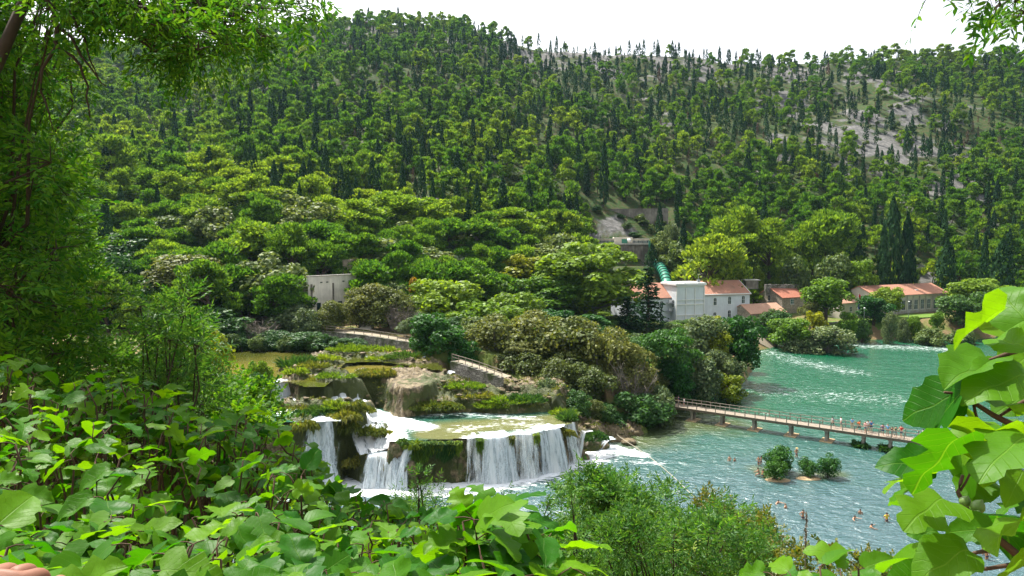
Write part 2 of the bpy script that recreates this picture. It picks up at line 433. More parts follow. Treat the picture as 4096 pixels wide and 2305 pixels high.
def bank_ground():
    m, nt, out = new_mat('bank_soil')
    p = wpos(nt)
    n1 = noise(nt, p, .12, 5, .6); n3 = noise(nt, p, 2.2, 4, .6)
    soil = mixc(nt, n3, (.10,.065,.030), (.27,.20,.11)); grass = mixc(nt, n3, (.045,.075,.014), (.15,.19,.045))
    c = mixc(nt, mrange(nt, n1, .40, .58), grass, soil)
    principled(nt, out, c, .9, .1, bump(nt, n3, .8, .12))
    return m
M_ROCK, M_HILL, M_BANK = rock_ground(), hill_ground(), bank_ground()

ny, nx = GX.shape
idx = np.arange(ny*nx).reshape(ny, nx)
quads = np.stack([idx[:-1,:-1], idx[:-1,1:], idx[1:,1:], idx[1:,:-1]], -1).reshape(-1, 4)
fxc = ((GX[:-1,:-1]+GX[1:,1:])/2).ravel(); fyc = ((GY[:-1,:-1]+GY[1:,1:])/2).ravel()
TERRACE = [(-60,78),(-60,119),(-34,127),(-12,116),(4,111),(18,112),(22,106),(14,90),(-6,80)]
is_t = sdpoly(TERRACE, fxc, fyc) < 0
yf, _zr = foot_ridge(fxc, fyc)
is_h = (fyc > yf+2) & ~is_t
# where the hillside shows bare grey stone
scree = .03*sstep(420, 560, GY)-.05
for (px, py, d, r, v) in [(865,115,430,26,.12),(905,100,470,30,.08),(812,75,560,40,.10),(700,66,570,50,.11),(560,52,565,45,.16),(905,235,262,22,.10),(862,250,262,20,.05),(610,232,285,9,.10),(575,225,280,9,.08),
                          (160,232,222,14,.2),(150,262,190,16,.2),(370,40,560,40,.12),(190,175,300,20,.12),(330,80,500,25,.1),(960,170,330,30,.1),(880,130,400,40,.14),(770,285,245,24,.06)]:
    q = PY(px, py, d); scree = scree+v*np.exp(-((GX-q[0])**2+(GY-q[1])**2)/(2*r*r))
# moss on the steps: near grassy mounds and on cliff faces of the step fronts
moss = np.full(GX.shape, -.12)
for (X, Y, z, r, v) in [(420,590,8,4,.3),(650,620,8,4,.34),(700,760,6,3,.36),(880,430,9,3.0,.26),(900,770,5,2.5,.3),(760,980,1,2.5,.3),(1230,880,4,4,.24),(1400,870,4,3,.18),(1350,580,6,4,.28),(1600,500,7,5,.22),(1900,570,6,5,.18),(2050,580,6,4,.25),(390,330,10,4,.3),(560,340,10,5,.25),(760,215,10,8,.3),(1000,230,10,6,.3),(390,740,7,2,.3),(2500,830,1,5,.2),(640,400,10,3,.3)]:
    q = Z5(X, Y, z); moss = moss+v*np.exp(-((GX-q[0])**2+(GY-q[1])**2)/(2*r*r))
# lumps and hollows pushed sideways into the cliff faces
_st = sstep(1.2, 3.0, SLOPE)*(sdpoly(TERRACE, GX, GY) < -1.0)
DX = _st*((fbm(GX*.9+GZ*.25, GZ*.9, 61, 3)-.45)*1.5); DY = _st*((fbm(GX*.8, GZ*.8+GY*.3, 62, 3)-.45)*2.2)
def sheet(name, mask, mat, label, at):
    q = quads[mask]; used = np.unique(q); remap = np.full(ny*nx, -1); remap[used] = np.arange(len(used))
    mb = MB(); mb.add(np.stack([(GX+DX).ravel(), (GY+DY).ravel(), GZ.ravel()], 1)[used], [remap[q]])
    mb.extra = [a.ravel()[used] for a in at[1]]
    o = link(name, mb.mesh(name, mat, smooth=True, at=tuple(at[0])))
    return struct(o, label, name.replace('_', ' '))
ledge = sheet('travertine_ledge', is_t, M_ROCK, 'tan and mossy stepped travertine rock under the waterfalls', (['moss'], [moss]))
hills = sheet('hillside', is_h, M_HILL, 'steep wooded hillside with bare grey stone showing between trees', (['scree'], [scree]))
land = sheet('ground', ~(is_t | is_h), M_BANK, 'earth and grass banks on both sides of the river', (['scree'], [scree]))
# ---------------------------------------------------------------- water
def water_mat(name, deep, shallow, ripple=1.0, rough=.07, bstr=.10, near_sheen=None, ior=1.45):
    m, nt, out = new_mat(name)
    p = wpos(nt)
    a1 = noise(nt, wpos(nt, (.55*ripple, .85*ripple, 1)), 1.0, 3, .55, .6)
    a2 = noise(nt, wpos(nt, (1.9*ripple, 3.2*ripple, 1), (0, 0, .35)), 1.0, 4, .6, .8)
    a3 = noise(nt, wpos(nt, (.11, .22, 1)), 1.0, 2, .5)
    h = mathn(nt, 'MULTIPLY_ADD', a2, .22, a1)
    h = mathn(nt, 'MULTIPLY_ADD', a3, .9, h)
    patch = noise(nt, wpos(nt, (.10, .16, 1), (0, 0, -.4)), 1.0, 4, .6)
    if near_sheen: 
        sy = nt.nodes.new('ShaderNodeSeparateXYZ'); L(nt, p, sy.inputs[0])
        deep = mixc(nt, mrange(nt, mathn(nt, 'MULTIPLY_ADD', patch, 30, sy.outputs[1]), 85, 150), near_sheen, deep)  # near water paler: silvery sky reflection put into its colour
    c = mixc(nt, mrange(nt, mathn(nt, 'ADD', attr(nt, 'shallow').outputs['Fac'], mathn(nt, 'MULTIPLY_ADD', patch, .7, -.35)), .25, .8), deep, shallow)
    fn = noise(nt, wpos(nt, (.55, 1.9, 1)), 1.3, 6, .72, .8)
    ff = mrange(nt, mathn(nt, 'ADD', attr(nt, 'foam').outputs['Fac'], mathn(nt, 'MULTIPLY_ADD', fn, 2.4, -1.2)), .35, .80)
    c = mixc(nt, ff, c, (.86, .90, .93))  # white of real foam and of the painted river glints
    r = mathn(nt, 'MULTIPLY_ADD', ff, .6, rough)
    q = principled(nt, out, c, r, .5, bump(nt, h, 1.0, bstr/ripple)); q.inputs['IOR'].default_value = ior
    return m
def water_sheet(name, xs, ys, z, mat, foam_glint_lines, shallow_lines, label, poly=None, zoff=None):
    X, Y = np.meshgrid(xs, ys)
    foam = np.zeros(X.shape); sh = np.zeros(X.shape)
    for P, r, v in foam_glint_lines: foam = np.maximum(foam, v*np.exp(-(dline(P, X, Y)/r)**2))
    for P, r, v in shallow_lines: sh = np.maximum(sh, v*np.exp(-(dline(P, X, Y)/r)**2))
    idx = np.arange(X.size).reshape(X.shape)
    q = np.stack([idx[:-1,:-1], idx[:-1,1:], idx[1:,1:], idx[1:,:-1]], -1).reshape(-1, 4)
    if poly is not None:
        keep = sdpoly(poly, (X[:-1,:-1]+X[1:,1:])/2, (Y[:-1,:-1]+Y[1:,1:])/2).ravel() < .25
        q = q[keep]
    used = np.unique(q); remap = np.full(X.size, -1); remap[used] = np.arange(len(used))
    Zs = np.full(X.shape, z) if zoff is None else z+zoff(X, Y)
    mb = MB(); mb.add(np.stack([X.ravel(), Y.ravel(), Zs.ravel()], 1)[used], [remap[q]])
    mb.extra = [foam.ravel()[used], sh.ravel()[used]]
    return struct(link(name, mb.mesh(name, mat, smooth=True, at=('foam', 'shallow'))), label, 'water')
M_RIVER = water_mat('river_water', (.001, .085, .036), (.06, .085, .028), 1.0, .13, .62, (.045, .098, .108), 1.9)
M_POOLW = water_mat('pool_water', (.020, .085, .060), (.12, .125, .05), 1.5, .07, .06)
M_BROWN = water_mat('brown_pool_water', (.048, .056, .010), (.15, .13, .028), 1.6, .05, .03)
def L5(pts, z): return [tuple(Z5(X, Y, z)[:2]) for X, Y in pts]
main_base = [(-9, 84), (-4.5, 84.5), (3, 89.5), (9.5, 95.5), (11.5, 97)]
casc_base = [(-26, 83.5), (-18, 84), (-11, 84)]
pier_line = [tuple(PZ(640, 433, 0)[:2]), tuple(PZ(676, 418, 0)[:2]), tuple(PZ(720, 424, 0)[:2])]
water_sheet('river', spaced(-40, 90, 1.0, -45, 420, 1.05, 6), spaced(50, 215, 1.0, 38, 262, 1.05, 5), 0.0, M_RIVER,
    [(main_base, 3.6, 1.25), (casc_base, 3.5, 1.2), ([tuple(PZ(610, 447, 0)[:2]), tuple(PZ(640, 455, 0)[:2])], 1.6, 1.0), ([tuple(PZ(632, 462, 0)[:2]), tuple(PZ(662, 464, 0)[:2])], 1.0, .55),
     ([tuple(PZ(855, 345, 0)[:2]), tuple(PZ(945, 349, 0)[:2])], 9, .42), ([tuple(PZ(770, 352, 0)[:2]), tuple(PZ(800, 362, 0)[:2]), tuple(PZ(850, 372, 0)[:2])], 7, .35), ([tuple(PZ(700, 388, 0)[:2]), tuple(PZ(900, 400, 0)[:2])], 9, .30)],  # far river streaks: sky glints on ripples painted white through the foam mask
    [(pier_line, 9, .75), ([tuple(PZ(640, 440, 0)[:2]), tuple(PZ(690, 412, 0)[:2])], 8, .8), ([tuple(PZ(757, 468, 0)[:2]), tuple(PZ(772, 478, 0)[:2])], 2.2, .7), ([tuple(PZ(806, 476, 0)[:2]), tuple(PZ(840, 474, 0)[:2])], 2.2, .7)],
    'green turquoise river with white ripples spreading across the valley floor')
up_poly = poly5([(-900,480),(130,428),(290,402),(420,448),(560,440),(640,300),(700,270),(900,262),(1060,275),(1180,300),(1420,330),(1330,260),(1180,175),(900,110),(-900,60)], 10.15)
water_sheet('upper_pool', np.arange(-110, 12, .8), np.arange(96, 152, .8), 10.12, M_BROWN,
    [(L5([(150,425),(280,398)], 10), .8, 1.0), (L5([(540,238),(650,245)], 10), .7, .5), (L5([(1050,190),(1180,200)], 10), 1.5, .5)], [(L5([(0,330),(250,330)], 10), 14, .75), (L5([(600,180),(300,200)], 10), 8, .45)],
    'still brown olive pool above the waterfalls', up_poly)
water_sheet('side_pool', np.arange(-30, -4, .5), np.arange(100, 124, .5), 9.55, M_BROWN, [(L5([(560,285),(700,285)], 9.6), .9, 1.0), (L5([(830,268),(890,270)], 9.6), 1.0, 1.1), (L5([(700,363),(770,363)], 9.6), .8, 1.0)],
    [(L5([(750,330),(900,310)], 9.6), 5, .9)], 'small golden pool between grassy tufts and the rock mound', poly5([(590,290),(700,265),(880,255),(1070,280),(1010,345),(860,352),(770,362),(700,366)], 9.55))
water_sheet('white_pool', np.arange(-60, -14, .5), np.arange(82, 114, .5), 7.85, M_POOLW,
    [(L5([(-200,580),(200,560),(420,500),(640,500)], 7.8), 3.6, 1.15), (L5([(150,480),(280,470)], 7.8), 2.2, 1.2), (L5([(430,700),(620,695)], 7.8), 1.0, .7), (L5([(120,640),(250,610)], 7.8), 2.5, 1.0)],
    [(L5([(330,675),(560,680)], 7.8), 1.6, 1.0)], 'foaming white pool between the upper pool and the left fall', poly5([(-260,700),(340,700),(640,694),(720,640),(735,560),(640,440),(400,425),(150,440),(-260,470)], 7.85))
water_sheet('middle_pool', np.arange(-24, 13, .4), np.arange(85, 106, .4), 5.50, M_POOLW,
    [(L5([(930,650),(1060,690),(1250,740)], 5.5), 2.0, 1.25), (L5([(1030,740),(1030,830)], 5.5), 2.0, 1.2), (L5([(1100,620),(1180,618)], 5.5), 1.2, 1.0), (L5([(1300,650),(1500,640),(1800,660),(2050,680)], 5.5), 2.2, .48), (L5([(1560,815),(1800,800),(2100,765),(2270,730)], 5.5), 1.0, .7), (L5([(1500,760),(1800,720),(2100,720)], 5.5), 2.2, .42)],
    [(L5([(1400,760),(2200,690)], 5.5), 4.5, 1.0), (L5([(1300,790),(1500,800)], 5.5), 3, 1.0)], 'shallow clear pool sliding over flat travertine above the main fall', [tuple(p) for p in MID])

def fall_mat(name, dens=.5, flow=1.0):
    m, nt, out = new_mat(name)
    t = nt.nodes.new('ShaderNodeUVMap'); t.uv_map = 'UVMap'
    def mp(s):
        n = nt.nodes.new('ShaderNodeMapping'); L(nt, t.outputs[0], n.inputs[0]); n.inputs['Scale'].default_value = s; return n.outputs[0]
    a = noise(nt, mp((.9, .07*flow, 1)), 1.0, 3, .6, .3)
    b = noise(nt, mp((7, .55*flow, 1)), 1.0, 4, .65, .2)
    c = noise(nt, mp((14, 5*flow, 1)), 1.0, 3, .7, .4)
    s = mathn(nt, 'ADD', mathn(nt, 'MULTIPLY', a, 1.3), mathn(nt, 'ADD', mathn(nt, 'MULTIPLY', b, .62), mathn(nt, 'MULTIPLY', c, .30)))
    s = mathn(nt, 'ADD', s, attr(nt, 'spray').outputs['Fac'])
    al = mrange(nt, s, 1.13-dens*.32, 1.37-dens*.32)
    col = mixc(nt, mrange(nt, s, .92, 1.25), (.52, .60, .66), (.90, .93, .95))
    p = principled(nt, None, col, .45, .3, bump(nt, s, 1.0, .10))
    tl = nt.nodes.new('ShaderNodeBsdfTranslucent'); tl.inputs[0].default_value = (.85, .9, .93, 1)
    ms = nt.nodes.new('ShaderNodeMixShader'); ms.inputs[0].default_value = .35; L(nt, p.outputs[0], ms.inputs[1]); L(nt, tl.outputs[0], ms.inputs[2])
    tr = nt.nodes.new('ShaderNodeBsdfTransparent')
    mx = nt.nodes.new('ShaderNodeMixShader'); L(nt, al, mx.inputs[0]); L(nt, tr.outputs[0], mx.inputs[1]); L(nt, ms.outputs[0], mx.inputs[2])
    L(nt, mx.outputs[0], out.inputs[0])
    return m
M_FALL, M_FALLD, M_RAPID = fall_mat('falling_water', .55), fall_mat('falling_water_dense', .98), fall_mat('rushing_water', .80, 1.6)
def resample(P, ds):
    P = np.asarray(P, float); seg = np.linalg.norm(np.diff(P, axis=0), axis=1); s = np.concatenate([[0], np.cumsum(seg)])
    u = np.arange(0, s[-1]+ds*.5, ds); u = np.minimum(u, s[-1])
    return np.stack([np.interp(u, s, P[:, k]) for k in range(P.shape[1])], 1), u
def lip_out(P):                          # the step edge is ragged: follow it
    x, y = P[:, 0], P[:, 1]
    return -(fbm(x*.45, y*.45, 31, 3)-.45)*2.3
def waterfall(lip, z0, z1, label, mat, spread=.35, layers=2, ragged=1.0, back=1.2, fan=0.0, name='waterfall'):
    """a falling curtain: lip polyline (plan), from height z0 down to z1"""
    P, u = resample(lip, .10)
    t = np.gradient(P, axis=0); t /= np.linalg.norm(t, axis=1)[:, None]+1e-9
    nrm = np.stack([t[:, 1], -t[:, 0]], 1); nrm *= np.sign(-nrm[:, 1:2]+1e-6)
    root = thing(name, (P[:, 0].mean(), P[:, 1].mean(), z1), label, 'waterfall')
    for k in range(layers):
        drop = z0-z1; v = np.concatenate([np.linspace(-back, 0, 5)[:-1], np.linspace(0, 1, 26)**1.25*drop])
        off = lip_out(P)*ragged
        nz = (fbm(u*.9, u*0+k*7, 5, 3)-.45)*.7
        V = []; UV = []; SP = []
        for vv in v:
            if vv < 0: o = off+vv; z = np.full(len(u), z0+.05+.03*k)
            else:
                o = off+.12+.16*k+vv/7.0+spread*np.sqrt(vv/drop)*(1+nz*.8)+.10*(vnoise(u*5, u*0+vv*1.2, 8+k)-.5)
                z = np.full(len(u), z0+.05-vv)+(0.04 if vv == 0 else 0)
            fx = fan*(max(vv, 0)/drop)**.8*(u/u[-1]-.5)*2
            V.append(np.stack([P[:, 0]+fx+nrm[:, 0]*o, P[:, 1]+nrm[:, 1]*o, z], 1))
            UV.append(np.stack([u+k*37.3, np.full(len(u), vv+k*11)], 1))
            edge = np.minimum(u, u[-1]-u)
            SP.append(-.35*np.exp(-(edge/.35)**2)+.16*max(0, vv/drop-.75)*4*.25-(.12 if vv < -.3 else 0)-.07*k)
        V = np.concatenate(V); n = len(u); m = len(v)
        i = np.arange(m-1)[:, None]*n; j = np.arange(n-1)[None]
        q = np.stack([i+j, i+j+1, i+n+j+1, i+n+j], -1).reshape(-1, 4)
        mb = MB(); mb.add(V-np.array(root.location), [q], uv=np.concatenate(UV)); mb.extra = [np.concatenate(SP)]
        o_ = link('water_curtain', mb.mesh('water_curtain', mat, smooth=True, uv=True, at=('spray',)), root)
    return root
def FL(pts, z): return [tuple(Z5(X, Y, z)[:2]) for X, Y in pts]
waterfall(FL([(1545,828),(1620,824),(1675,820)], ZM), 5.5, 0, 'left strands of the broad main fall with dark rock showing between', M_FALL, .5, 2, back=2.0, fan=.3)
waterfall(FL([(1660,821),(1800,812),(1905,800)], ZM), 5.5, 0, 'dense white middle curtain of the broad main fall', M_FALLD, .9, 3, back=2.4, fan=.4)
waterfall(FL([(1890,802),(2010,788),(2085,779)], ZM), 5.5, 0, 'streaky curtain right of the dense middle of the main fall', M_FALL, .45, 3, back=2.2, fan=.3)
waterfall(FL([(2070,781),(2180,758),(2250,742)], ZM), 5.5, 0, 'white right hand curtain of the main fall', M_FALLD, .7, 2, back=2.0, fan=.4)
waterfall(FL([(2262,738),(2330,712),(2352,700)], ZM), 5.4, 0, 'narrow ropes of water at the right end of the broad main fall', M_FALL, .4, 2)
waterfall(FL([(2385,745),(2450,775)], 4.2), 4.0, .1, 'thin trickling veil beside the mossy rocks right of the main fall', M_FALL, .3, 1, 0)
waterfall(FL([(832,950),(960,940),(1090,948),(1165,965)], 3.6), 3.6, 0, 'foaming cascade spilling over a rounded rock below the middle pool', M_FALLD, 1.3, 3, .8, fan=1.0)
waterfall(FL([(1150,868),(1205,885)], 5.0), 5.1, 0, 'white spout curving off the pool edge beside the mossy cliff', M_FALLD, 1.3, 2, .6, fan=.9)
waterfall(FL([(425,693),(520,690),(612,690)], ZW), 7.9, 0, 'tall left waterfall framed by dark moss columns', M_FALLD, 1.5, 3, fan=1.6)
waterfall(FL([(640,800),(668,800)], 6.0), 6.0, 0.2, 'thin strand of water sliding down beside the moss column', M_FALLD, 1.0, 2, .2, .4, fan=.5)
waterfall(FL([(330,740),(360,740)], 7.0), 7.0, 0.2, 'thin strand left of the tall waterfall', M_FALL, .8, 1, .2, .4)
waterfall(FL([(700,367),(772,366)], 9.6), 9.65, 6.2, 'white chute dropping from the small golden pool into the rapids', M_FALLD, .5, 2, .7)
waterfall(FL([(1098,434),(1140,431),(1185,430)], 9.4), 9.5, 5.5, 'bright fall over the brown rock mound into the green pool', M_FALLD, .35, 2, .7)
waterfall(FL([(1045,425),(1068,428)], 9.4), 9.5, 5.5, 'hair thin fall just left of the bright mound fall', M_FALL, .3, 1, .7)
waterfall(FL([(975,520),(1010,520)], 7.2), 7.2, 5.5, 'tiny double trickle under the grassy cliff', M_FALL, .3, 1, 0, .3)
waterfall(FL([(120,426),(200,412),(288,397)], ZU), 10.1, 7.9, 'low white weir from the brown pool into the foaming pool', M_FALLD, .5, 2, .9)
waterfall(FL([(545,242),(650,246)], 10.1), 10.12, 9.55, 'low step of water beside a grass tuft in the upper pool', M_FALLD, .3, 1, 0, .3)
waterfall(FL([(822,232),(895,226)], 10.3), 10.3, 9.55, 'short white cascade between two grassy islets', M_FALLD, .5, 1, 0, .5)
waterfall(FL([(1240,232),(1285,236)], 10.8), 10.9, 9.9, 'small cascade beside the dark trees at the top of the rocks', M_FALLD, .4, 1, 0, .5)
waterfall(FL([(1440,330),(1475,350)], 9.4), 9.4, 8.0, 'little cascade among brown rocks below the stone wall', M_FALLD, .5, 1, 0, .5)
q0 = PZ(607, 436, 1.4); q1 = PZ(613, 440, 1.4)
waterfall([tuple(q0[:2]), tuple(q1[:2])], 1.35, 0, 'small white spout from the rocky bank near the bridge', M_FALLD, 1.6, 2, 0, .6)

def chute(A, B, w, za, zb, label, lift=.28):
    a = np.array([*Z5(*A, za)[:2], za]); b = np.array([*Z5(*B, zb)[:2], zb])
    n, m = 26, int(np.linalg.norm(b-a)/.25)+2
    e = (b-a)[:2]/np.linalg.norm((b-a)[:2]); pn = np.array([-e[1], e[0]])
    V = []; UV = []; SP = []
    for i in range(m):
        s = i/(m-1); c = a+(b-a)*s
        for j in range(n):
            k = j/(n-1)*2-1
            x, y = c[0]+pn[0]*k*w, c[1]+pn[1]*k*w
            V.append((x, y, 0)); UV.append((k*w*1.0+50, s*np.linalg.norm(b-a))); SP.append(.12-.5*max(0, abs(k)-.55)-.4*max(0, .12-s)-.3*max(0, s-.9))
    V = np.array(V); g = Harr(V[:, 0], V[:, 1]); base = np.interp(np.repeat(np.linspace(0, 1, m), n), [0, 1], [za, zb])
    V[:, 2] = np.maximum(np.minimum(g, base+.5), base-.25)+lift+.35*(fbm(V[:, 0]*1.6, V[:, 1]*1.6, 12, 3)-.45)
    i = np.arange(m-1)[:, None]*n; j = np.arange(n-1)[None]
    mb = MB(); mb.add(V, [np.stack([i+j, i+j+1, i+n+j+1, i+n+j], -1).reshape(-1, 4)], uv=UV); mb.extra = [np.array(SP)]
    return tag(link('rapids', mb.mesh('rapids', M_RAPID, smooth=True, uv=True, at=('spray',))), label, 'rapids')
chute((610,470), (770,605), 2.3, 7.9, 7.1, 'rushing white rapids leaving the foaming pool beside the grassy hump')
chute((750,590), (980,690), 2.7, 7.1, 5.45, 'broad churning white rapids entering the green middle pool')
chute((780,640), (860,810), 1.5, 6.8, 4.6, 'narrow white chute between two mossy humps')
chute((840,760), (920,925), 2.3, 5.4, 3.7, 'steep white chute feeding the rounded cascade')
chute((1040,790), (1010,900), 2.2, 5.5, 4.0, 'white slide at the left lip of the middle pool')
# ---------------------------------------------------------------- foliage and trees
def unit(v): return v/(np.linalg.norm(v, axis=-1, keepdims=True)+1e-9)
def leaf_quads(C, Nn, U, Ln, W):
    """rhombic leaves: centre, normal, direction, length, width"""
    U = unit(U-(U*Nn).sum(-1, keepdims=True)*Nn); S = np.cross(Nn, U)
    Ln = np.asarray(Ln).reshape(-1, 1)*np.ones((len(C), 1)); W = np.asarray(W).reshape(-1, 1)*np.ones((len(C), 1))
    V = np.stack([C-U*Ln/2, C+S*W/2-U*Ln*.05, C+U*Ln/2, C-S*W/2-U*Ln*.05], 1).reshape(-1, 3)
    return V, np.arange(len(V)).reshape(-1, 4)
def clump_leaves(rng, c, r, n, size, up=.35, flat=1.0, droop=0.0, shell=.55):
    """n leaves round an ellipsoid clump, thicker towards its upper skin"""
    d = unit(rng.normal(size=(n, 3))+np.array([0, 0, up]))
    rr = (shell+(1-shell)*rng.random((n, 1))**.6)
    C = np.asarray(c)+d*rr*np.asarray(r)*np.array([1, 1, flat])
    Nn = unit(d*1.0+rng.normal(size=(n, 3))*.75+np.array([0, 0, .35]))
    U = unit(rng.normal(size=(n, 3))+d*.6+np.array([0, 0, -droop]))
    s = size*(.7+.6*rng.random(n))
    return leaf_quads(C, Nn, U, s, s*.95)
def tuft_leaves(rng, c, r, n, size, flat=.6):
    """needle sprays: narrow upright strokes over the top of a flattened cushion"""
    d = unit(rng.normal(size=(n, 3))+np.array([0, 0, .55])); rr = .62+.38*rng.random((n, 1))**.7
    C = np.asarray(c)+d*rr*np.asarray(r)*np.array([1, 1, flat])
    U = unit(np.array([0, 0, 1.0])+d*.95+rng.normal(size=(n, 3))*.35); Nn = unit(d+rng.normal(size=(n, 3))*.8)
    Nn = unit(Nn-(Nn*U).sum(-1, keepdims=True)*U); s = size*(.7+.7*rng.random(n))
    return leaf_quads(C, Nn, U, s*1.25, s*.62)
def add_leaves(mb, VF, mat=0, at=None): mb.add(VF[0], [VF[1]], mat, at=at)

def limbs(mb, rng, h, r0, tips, mat, lean=(0, 0), base=.25):
    """tapered trunk with limbs reaching to the given clump centres"""
    k = 7; z = np.linspace(0, h, k)
    P = np.stack([lean[0]*(z/h)**1.5+.12*h*.15*np.sin(z*1.3/h*3+rng.random()*6)*(z/h), lean[1]*(z/h)**1.5, z], 1)
    mb.tube(P, np.linspace(r0, r0*.3, k), 6, mat)
    for t in tips:
        f = min(.92, max(base, (t[2]/h)*.62)); s = np.array([np.interp(f*h, z, P[:, i]) for i in range(3)])
        t = np.asarray(t); mid = (s+t)/2+np.array([0, 0, -.06*h*.4])
        mb.tube([s, mid, t], [r0*.38, r0*.22, r0*.07], 4, mat, cap=False)

def make_broadleaf(seed, h=10, w=8, n=26, leaves=110, size=.42, base=.18, up=.4, rc=.25, droop=.1, gap=.0, flat=.85):
    rng = np.random.default_rng(seed); cr, tr = MB(), MB(); tips = []
    R = w/2
    zc = h*(base+1)/2; hz = h*(1-base)/2
    cs = []
    while len(cs) < n:
        d = unit(rng.normal(size=3)+np.array([0, 0, .25])); q = rng.random()**.4
        p = np.array([d[0]*R*.78*q, d[1]*R*.78*q, zc+d[2]*hz*.8*q])
        if len(cs) > 4 and min(np.linalg.norm((p-o)/np.array([1, 1, 1])) for o in cs) < R*rc*.62: 
            if rng.random() < .85: continue
        cs.append(p)
    for c in cs:
        r = R*rc*(.75+.6*rng.random())
        add_leaves(cr, clump_leaves(rng, c, r*1.15, int(leaves*(r/(R*rc))**2*.9), size, up, flat, droop))
        tips.append(c)
    limbs(tr, rng, h*.72, h*.028+.06, tips[::2], 0, base=.12)
    return cr, tr
def make_pine(seed, h=10, w=8, n=20, leaves=70, size=.55, base=.42, lean=0):
    """rounded, layered, somewhat open crown on a bare leaning trunk"""
    rng = np.random.default_rng(seed); cr, tr = MB(), MB(); tips = []; R = w/2
    lx, ly = rng.normal(size=2)*lean
    for i in range(n):
        f = rng.random()**.75; z = h*(base+(1-base)*f*.95)
        rr = R*(.95*math.sqrt(max(0.02, 1-f**2.2)))*math.sqrt(rng.random())
        a = rng.random()*6.28; fz = (z/h)**1.5
        c = np.array([math.cos(a)*rr+lx*fz, math.sin(a)*rr+ly*fz, z]); r = R*(.22+.22*rng.random()**1.5)
        add_leaves(cr, tuft_leaves(rng, c, r, int(leaves*(.6+1.6*(r/R-.22)/.22)*1.15), size, .62)); tips.append(c)
    limbs(tr, rng, h*.85, h*.022+.05, tips[::2], 0, (lx, ly), .35)
    return cr, tr
def make_cypress(seed, h=12, w=2.4, leaves=900, size=.5, fat=.0, ragged=.12):
    rng = np.random.default_rng(seed); cr, tr = MB(), MB(); n = leaves
    f = rng.random(n)**.85; a = rng.random(n)*6.283
    prof = np.interp(f, [0, .06, .25+fat, .6, .85, 1], [.35, .75, 1.0, .82, .45, .04])
    lump = 1+ragged*np.sin(a*3+f*19+seed)+ragged*np.sin(a*5-f*31)
    r = w/2*prof*lump*(.72+.28*rng.random(n)**.5)
    C = np.stack([np.cos(a)*r, np.sin(a)*r, h*(.03+.97*f)], 1)
    d = np.stack([np.cos(a), np.sin(a), .25+0*a], 1)
    Nn = unit(d+rng.normal(size=(n, 3))*.45); U = unit(np.array([0, 0, 1.0])+d*.35+rng.normal(size=(n, 3))*.25)
    s = size*(.7+.6*rng.random(n))
    add_leaves(cr, leaf_quads(C, Nn, U, s*1.5, s*.6))
    tr.tube([(0, 0, 0), (0, 0, h*.5)], [.14, .05], 5, 0)
    return cr, tr
def make_fir(seed, h=14, w=7, tiers=17, leaves=150, size=.45):
    """dark broad conifer with drooping layered branches"""
    rng = np.random.default_rng(seed); cr, tr = MB(), MB()
    for i in range(tiers):
        f = (i+.5)/tiers; R = w/2*(1-f)**.75*(.9+.25*rng.random()); z = h*(.08+.9*f)
        nb = max(4, int(9*(1-f)+3))
        for k in range(nb):
            a = k/nb*6.283+rng.random()*.6; L_ = R*(.75+.4*rng.random()); m = max(6, int(leaves/nb*(1-f*.5)))
            q = rng.random(m)**.7; d = np.array([math.cos(a), math.sin(a)])
            C = np.stack([d[0]*L_*q, d[1]*L_*q, z-.18*L_*q**1.5+0*q], 1)+rng.normal(size=(m, 3))*np.array([.28, .28, .16])*h/14
            Nn = unit(np.array([0, 0, 1.0])+rng.normal(size=(m, 3))*.6); U = unit(np.array([d[0], d[1], -.3])+rng.normal(size=(m, 3))*.5)
            s = size*(.7+.6*rng.random(m)); add_leaves(cr, leaf_quads(C, Nn, U, s*1.3, s*.7))
    tr.tube([(0, 0, 0), (0, 0, h*.95)], [h*.02+.05, .03], 6, 0)
    return cr, tr
def make_shrub(seed, h=3, w=4, n=12, leaves=70, size=.4):
    rng = np.random.default_rng(seed); cr, tr = MB(), MB(); R = w/2; tips = []
    for i in range(n):
        a = rng.random()*6.283; q = math.sqrt(rng.random())*.72; z = h*(.25+.5*rng.random()*(1-q*.6))
        c = np.array([math.cos(a)*R*q, math.sin(a)*R*q, z]); tips.append(c)
        add_leaves(cr, clump_leaves(rng, c, np.array([R*.36, R*.36, h*.30]), leaves, size, .4, 1.0, 0, .5))
    for t in tips[::2]: tr.tube([(0, 0, 0), np.array(t)*np.array([.5, .5, .4]), t], [.06, .04, .015], 4, 0, cap=False)
    return cr, tr
def make_bare(seed, h=6, w=5, n=60, twigs=9):
    """leafless or dried twiggy crown"""
    rng = np.random.default_rng(seed); cr, tr = MB(), MB()
    for i in range(n):
        a = rng.random()*6.283; q = math.sqrt(rng.random())*w/2; z = h*(.45+.5*rng.random())
        p0 = np.array([0, 0, h*(.05+.3*rng.random())]); p1 = np.array([math.cos(a)*q, math.sin(a)*q, z]); m = p0*.5+p1*.5+rng.normal(size=3)*.25
        tr.tube([p0, m, p1], [.05, .03, .012], 3, 0, cap=False)
        for k in range(twigs):
            s = m+(p1-m)*rng.random(); e = s+unit(rng.normal(size=3)+unit(p1)*.8)*(.3+.6*rng.random())*h/6
            cr.tube([s, e], [.016, .006], 3, 0, cap=False)
    return cr, tr

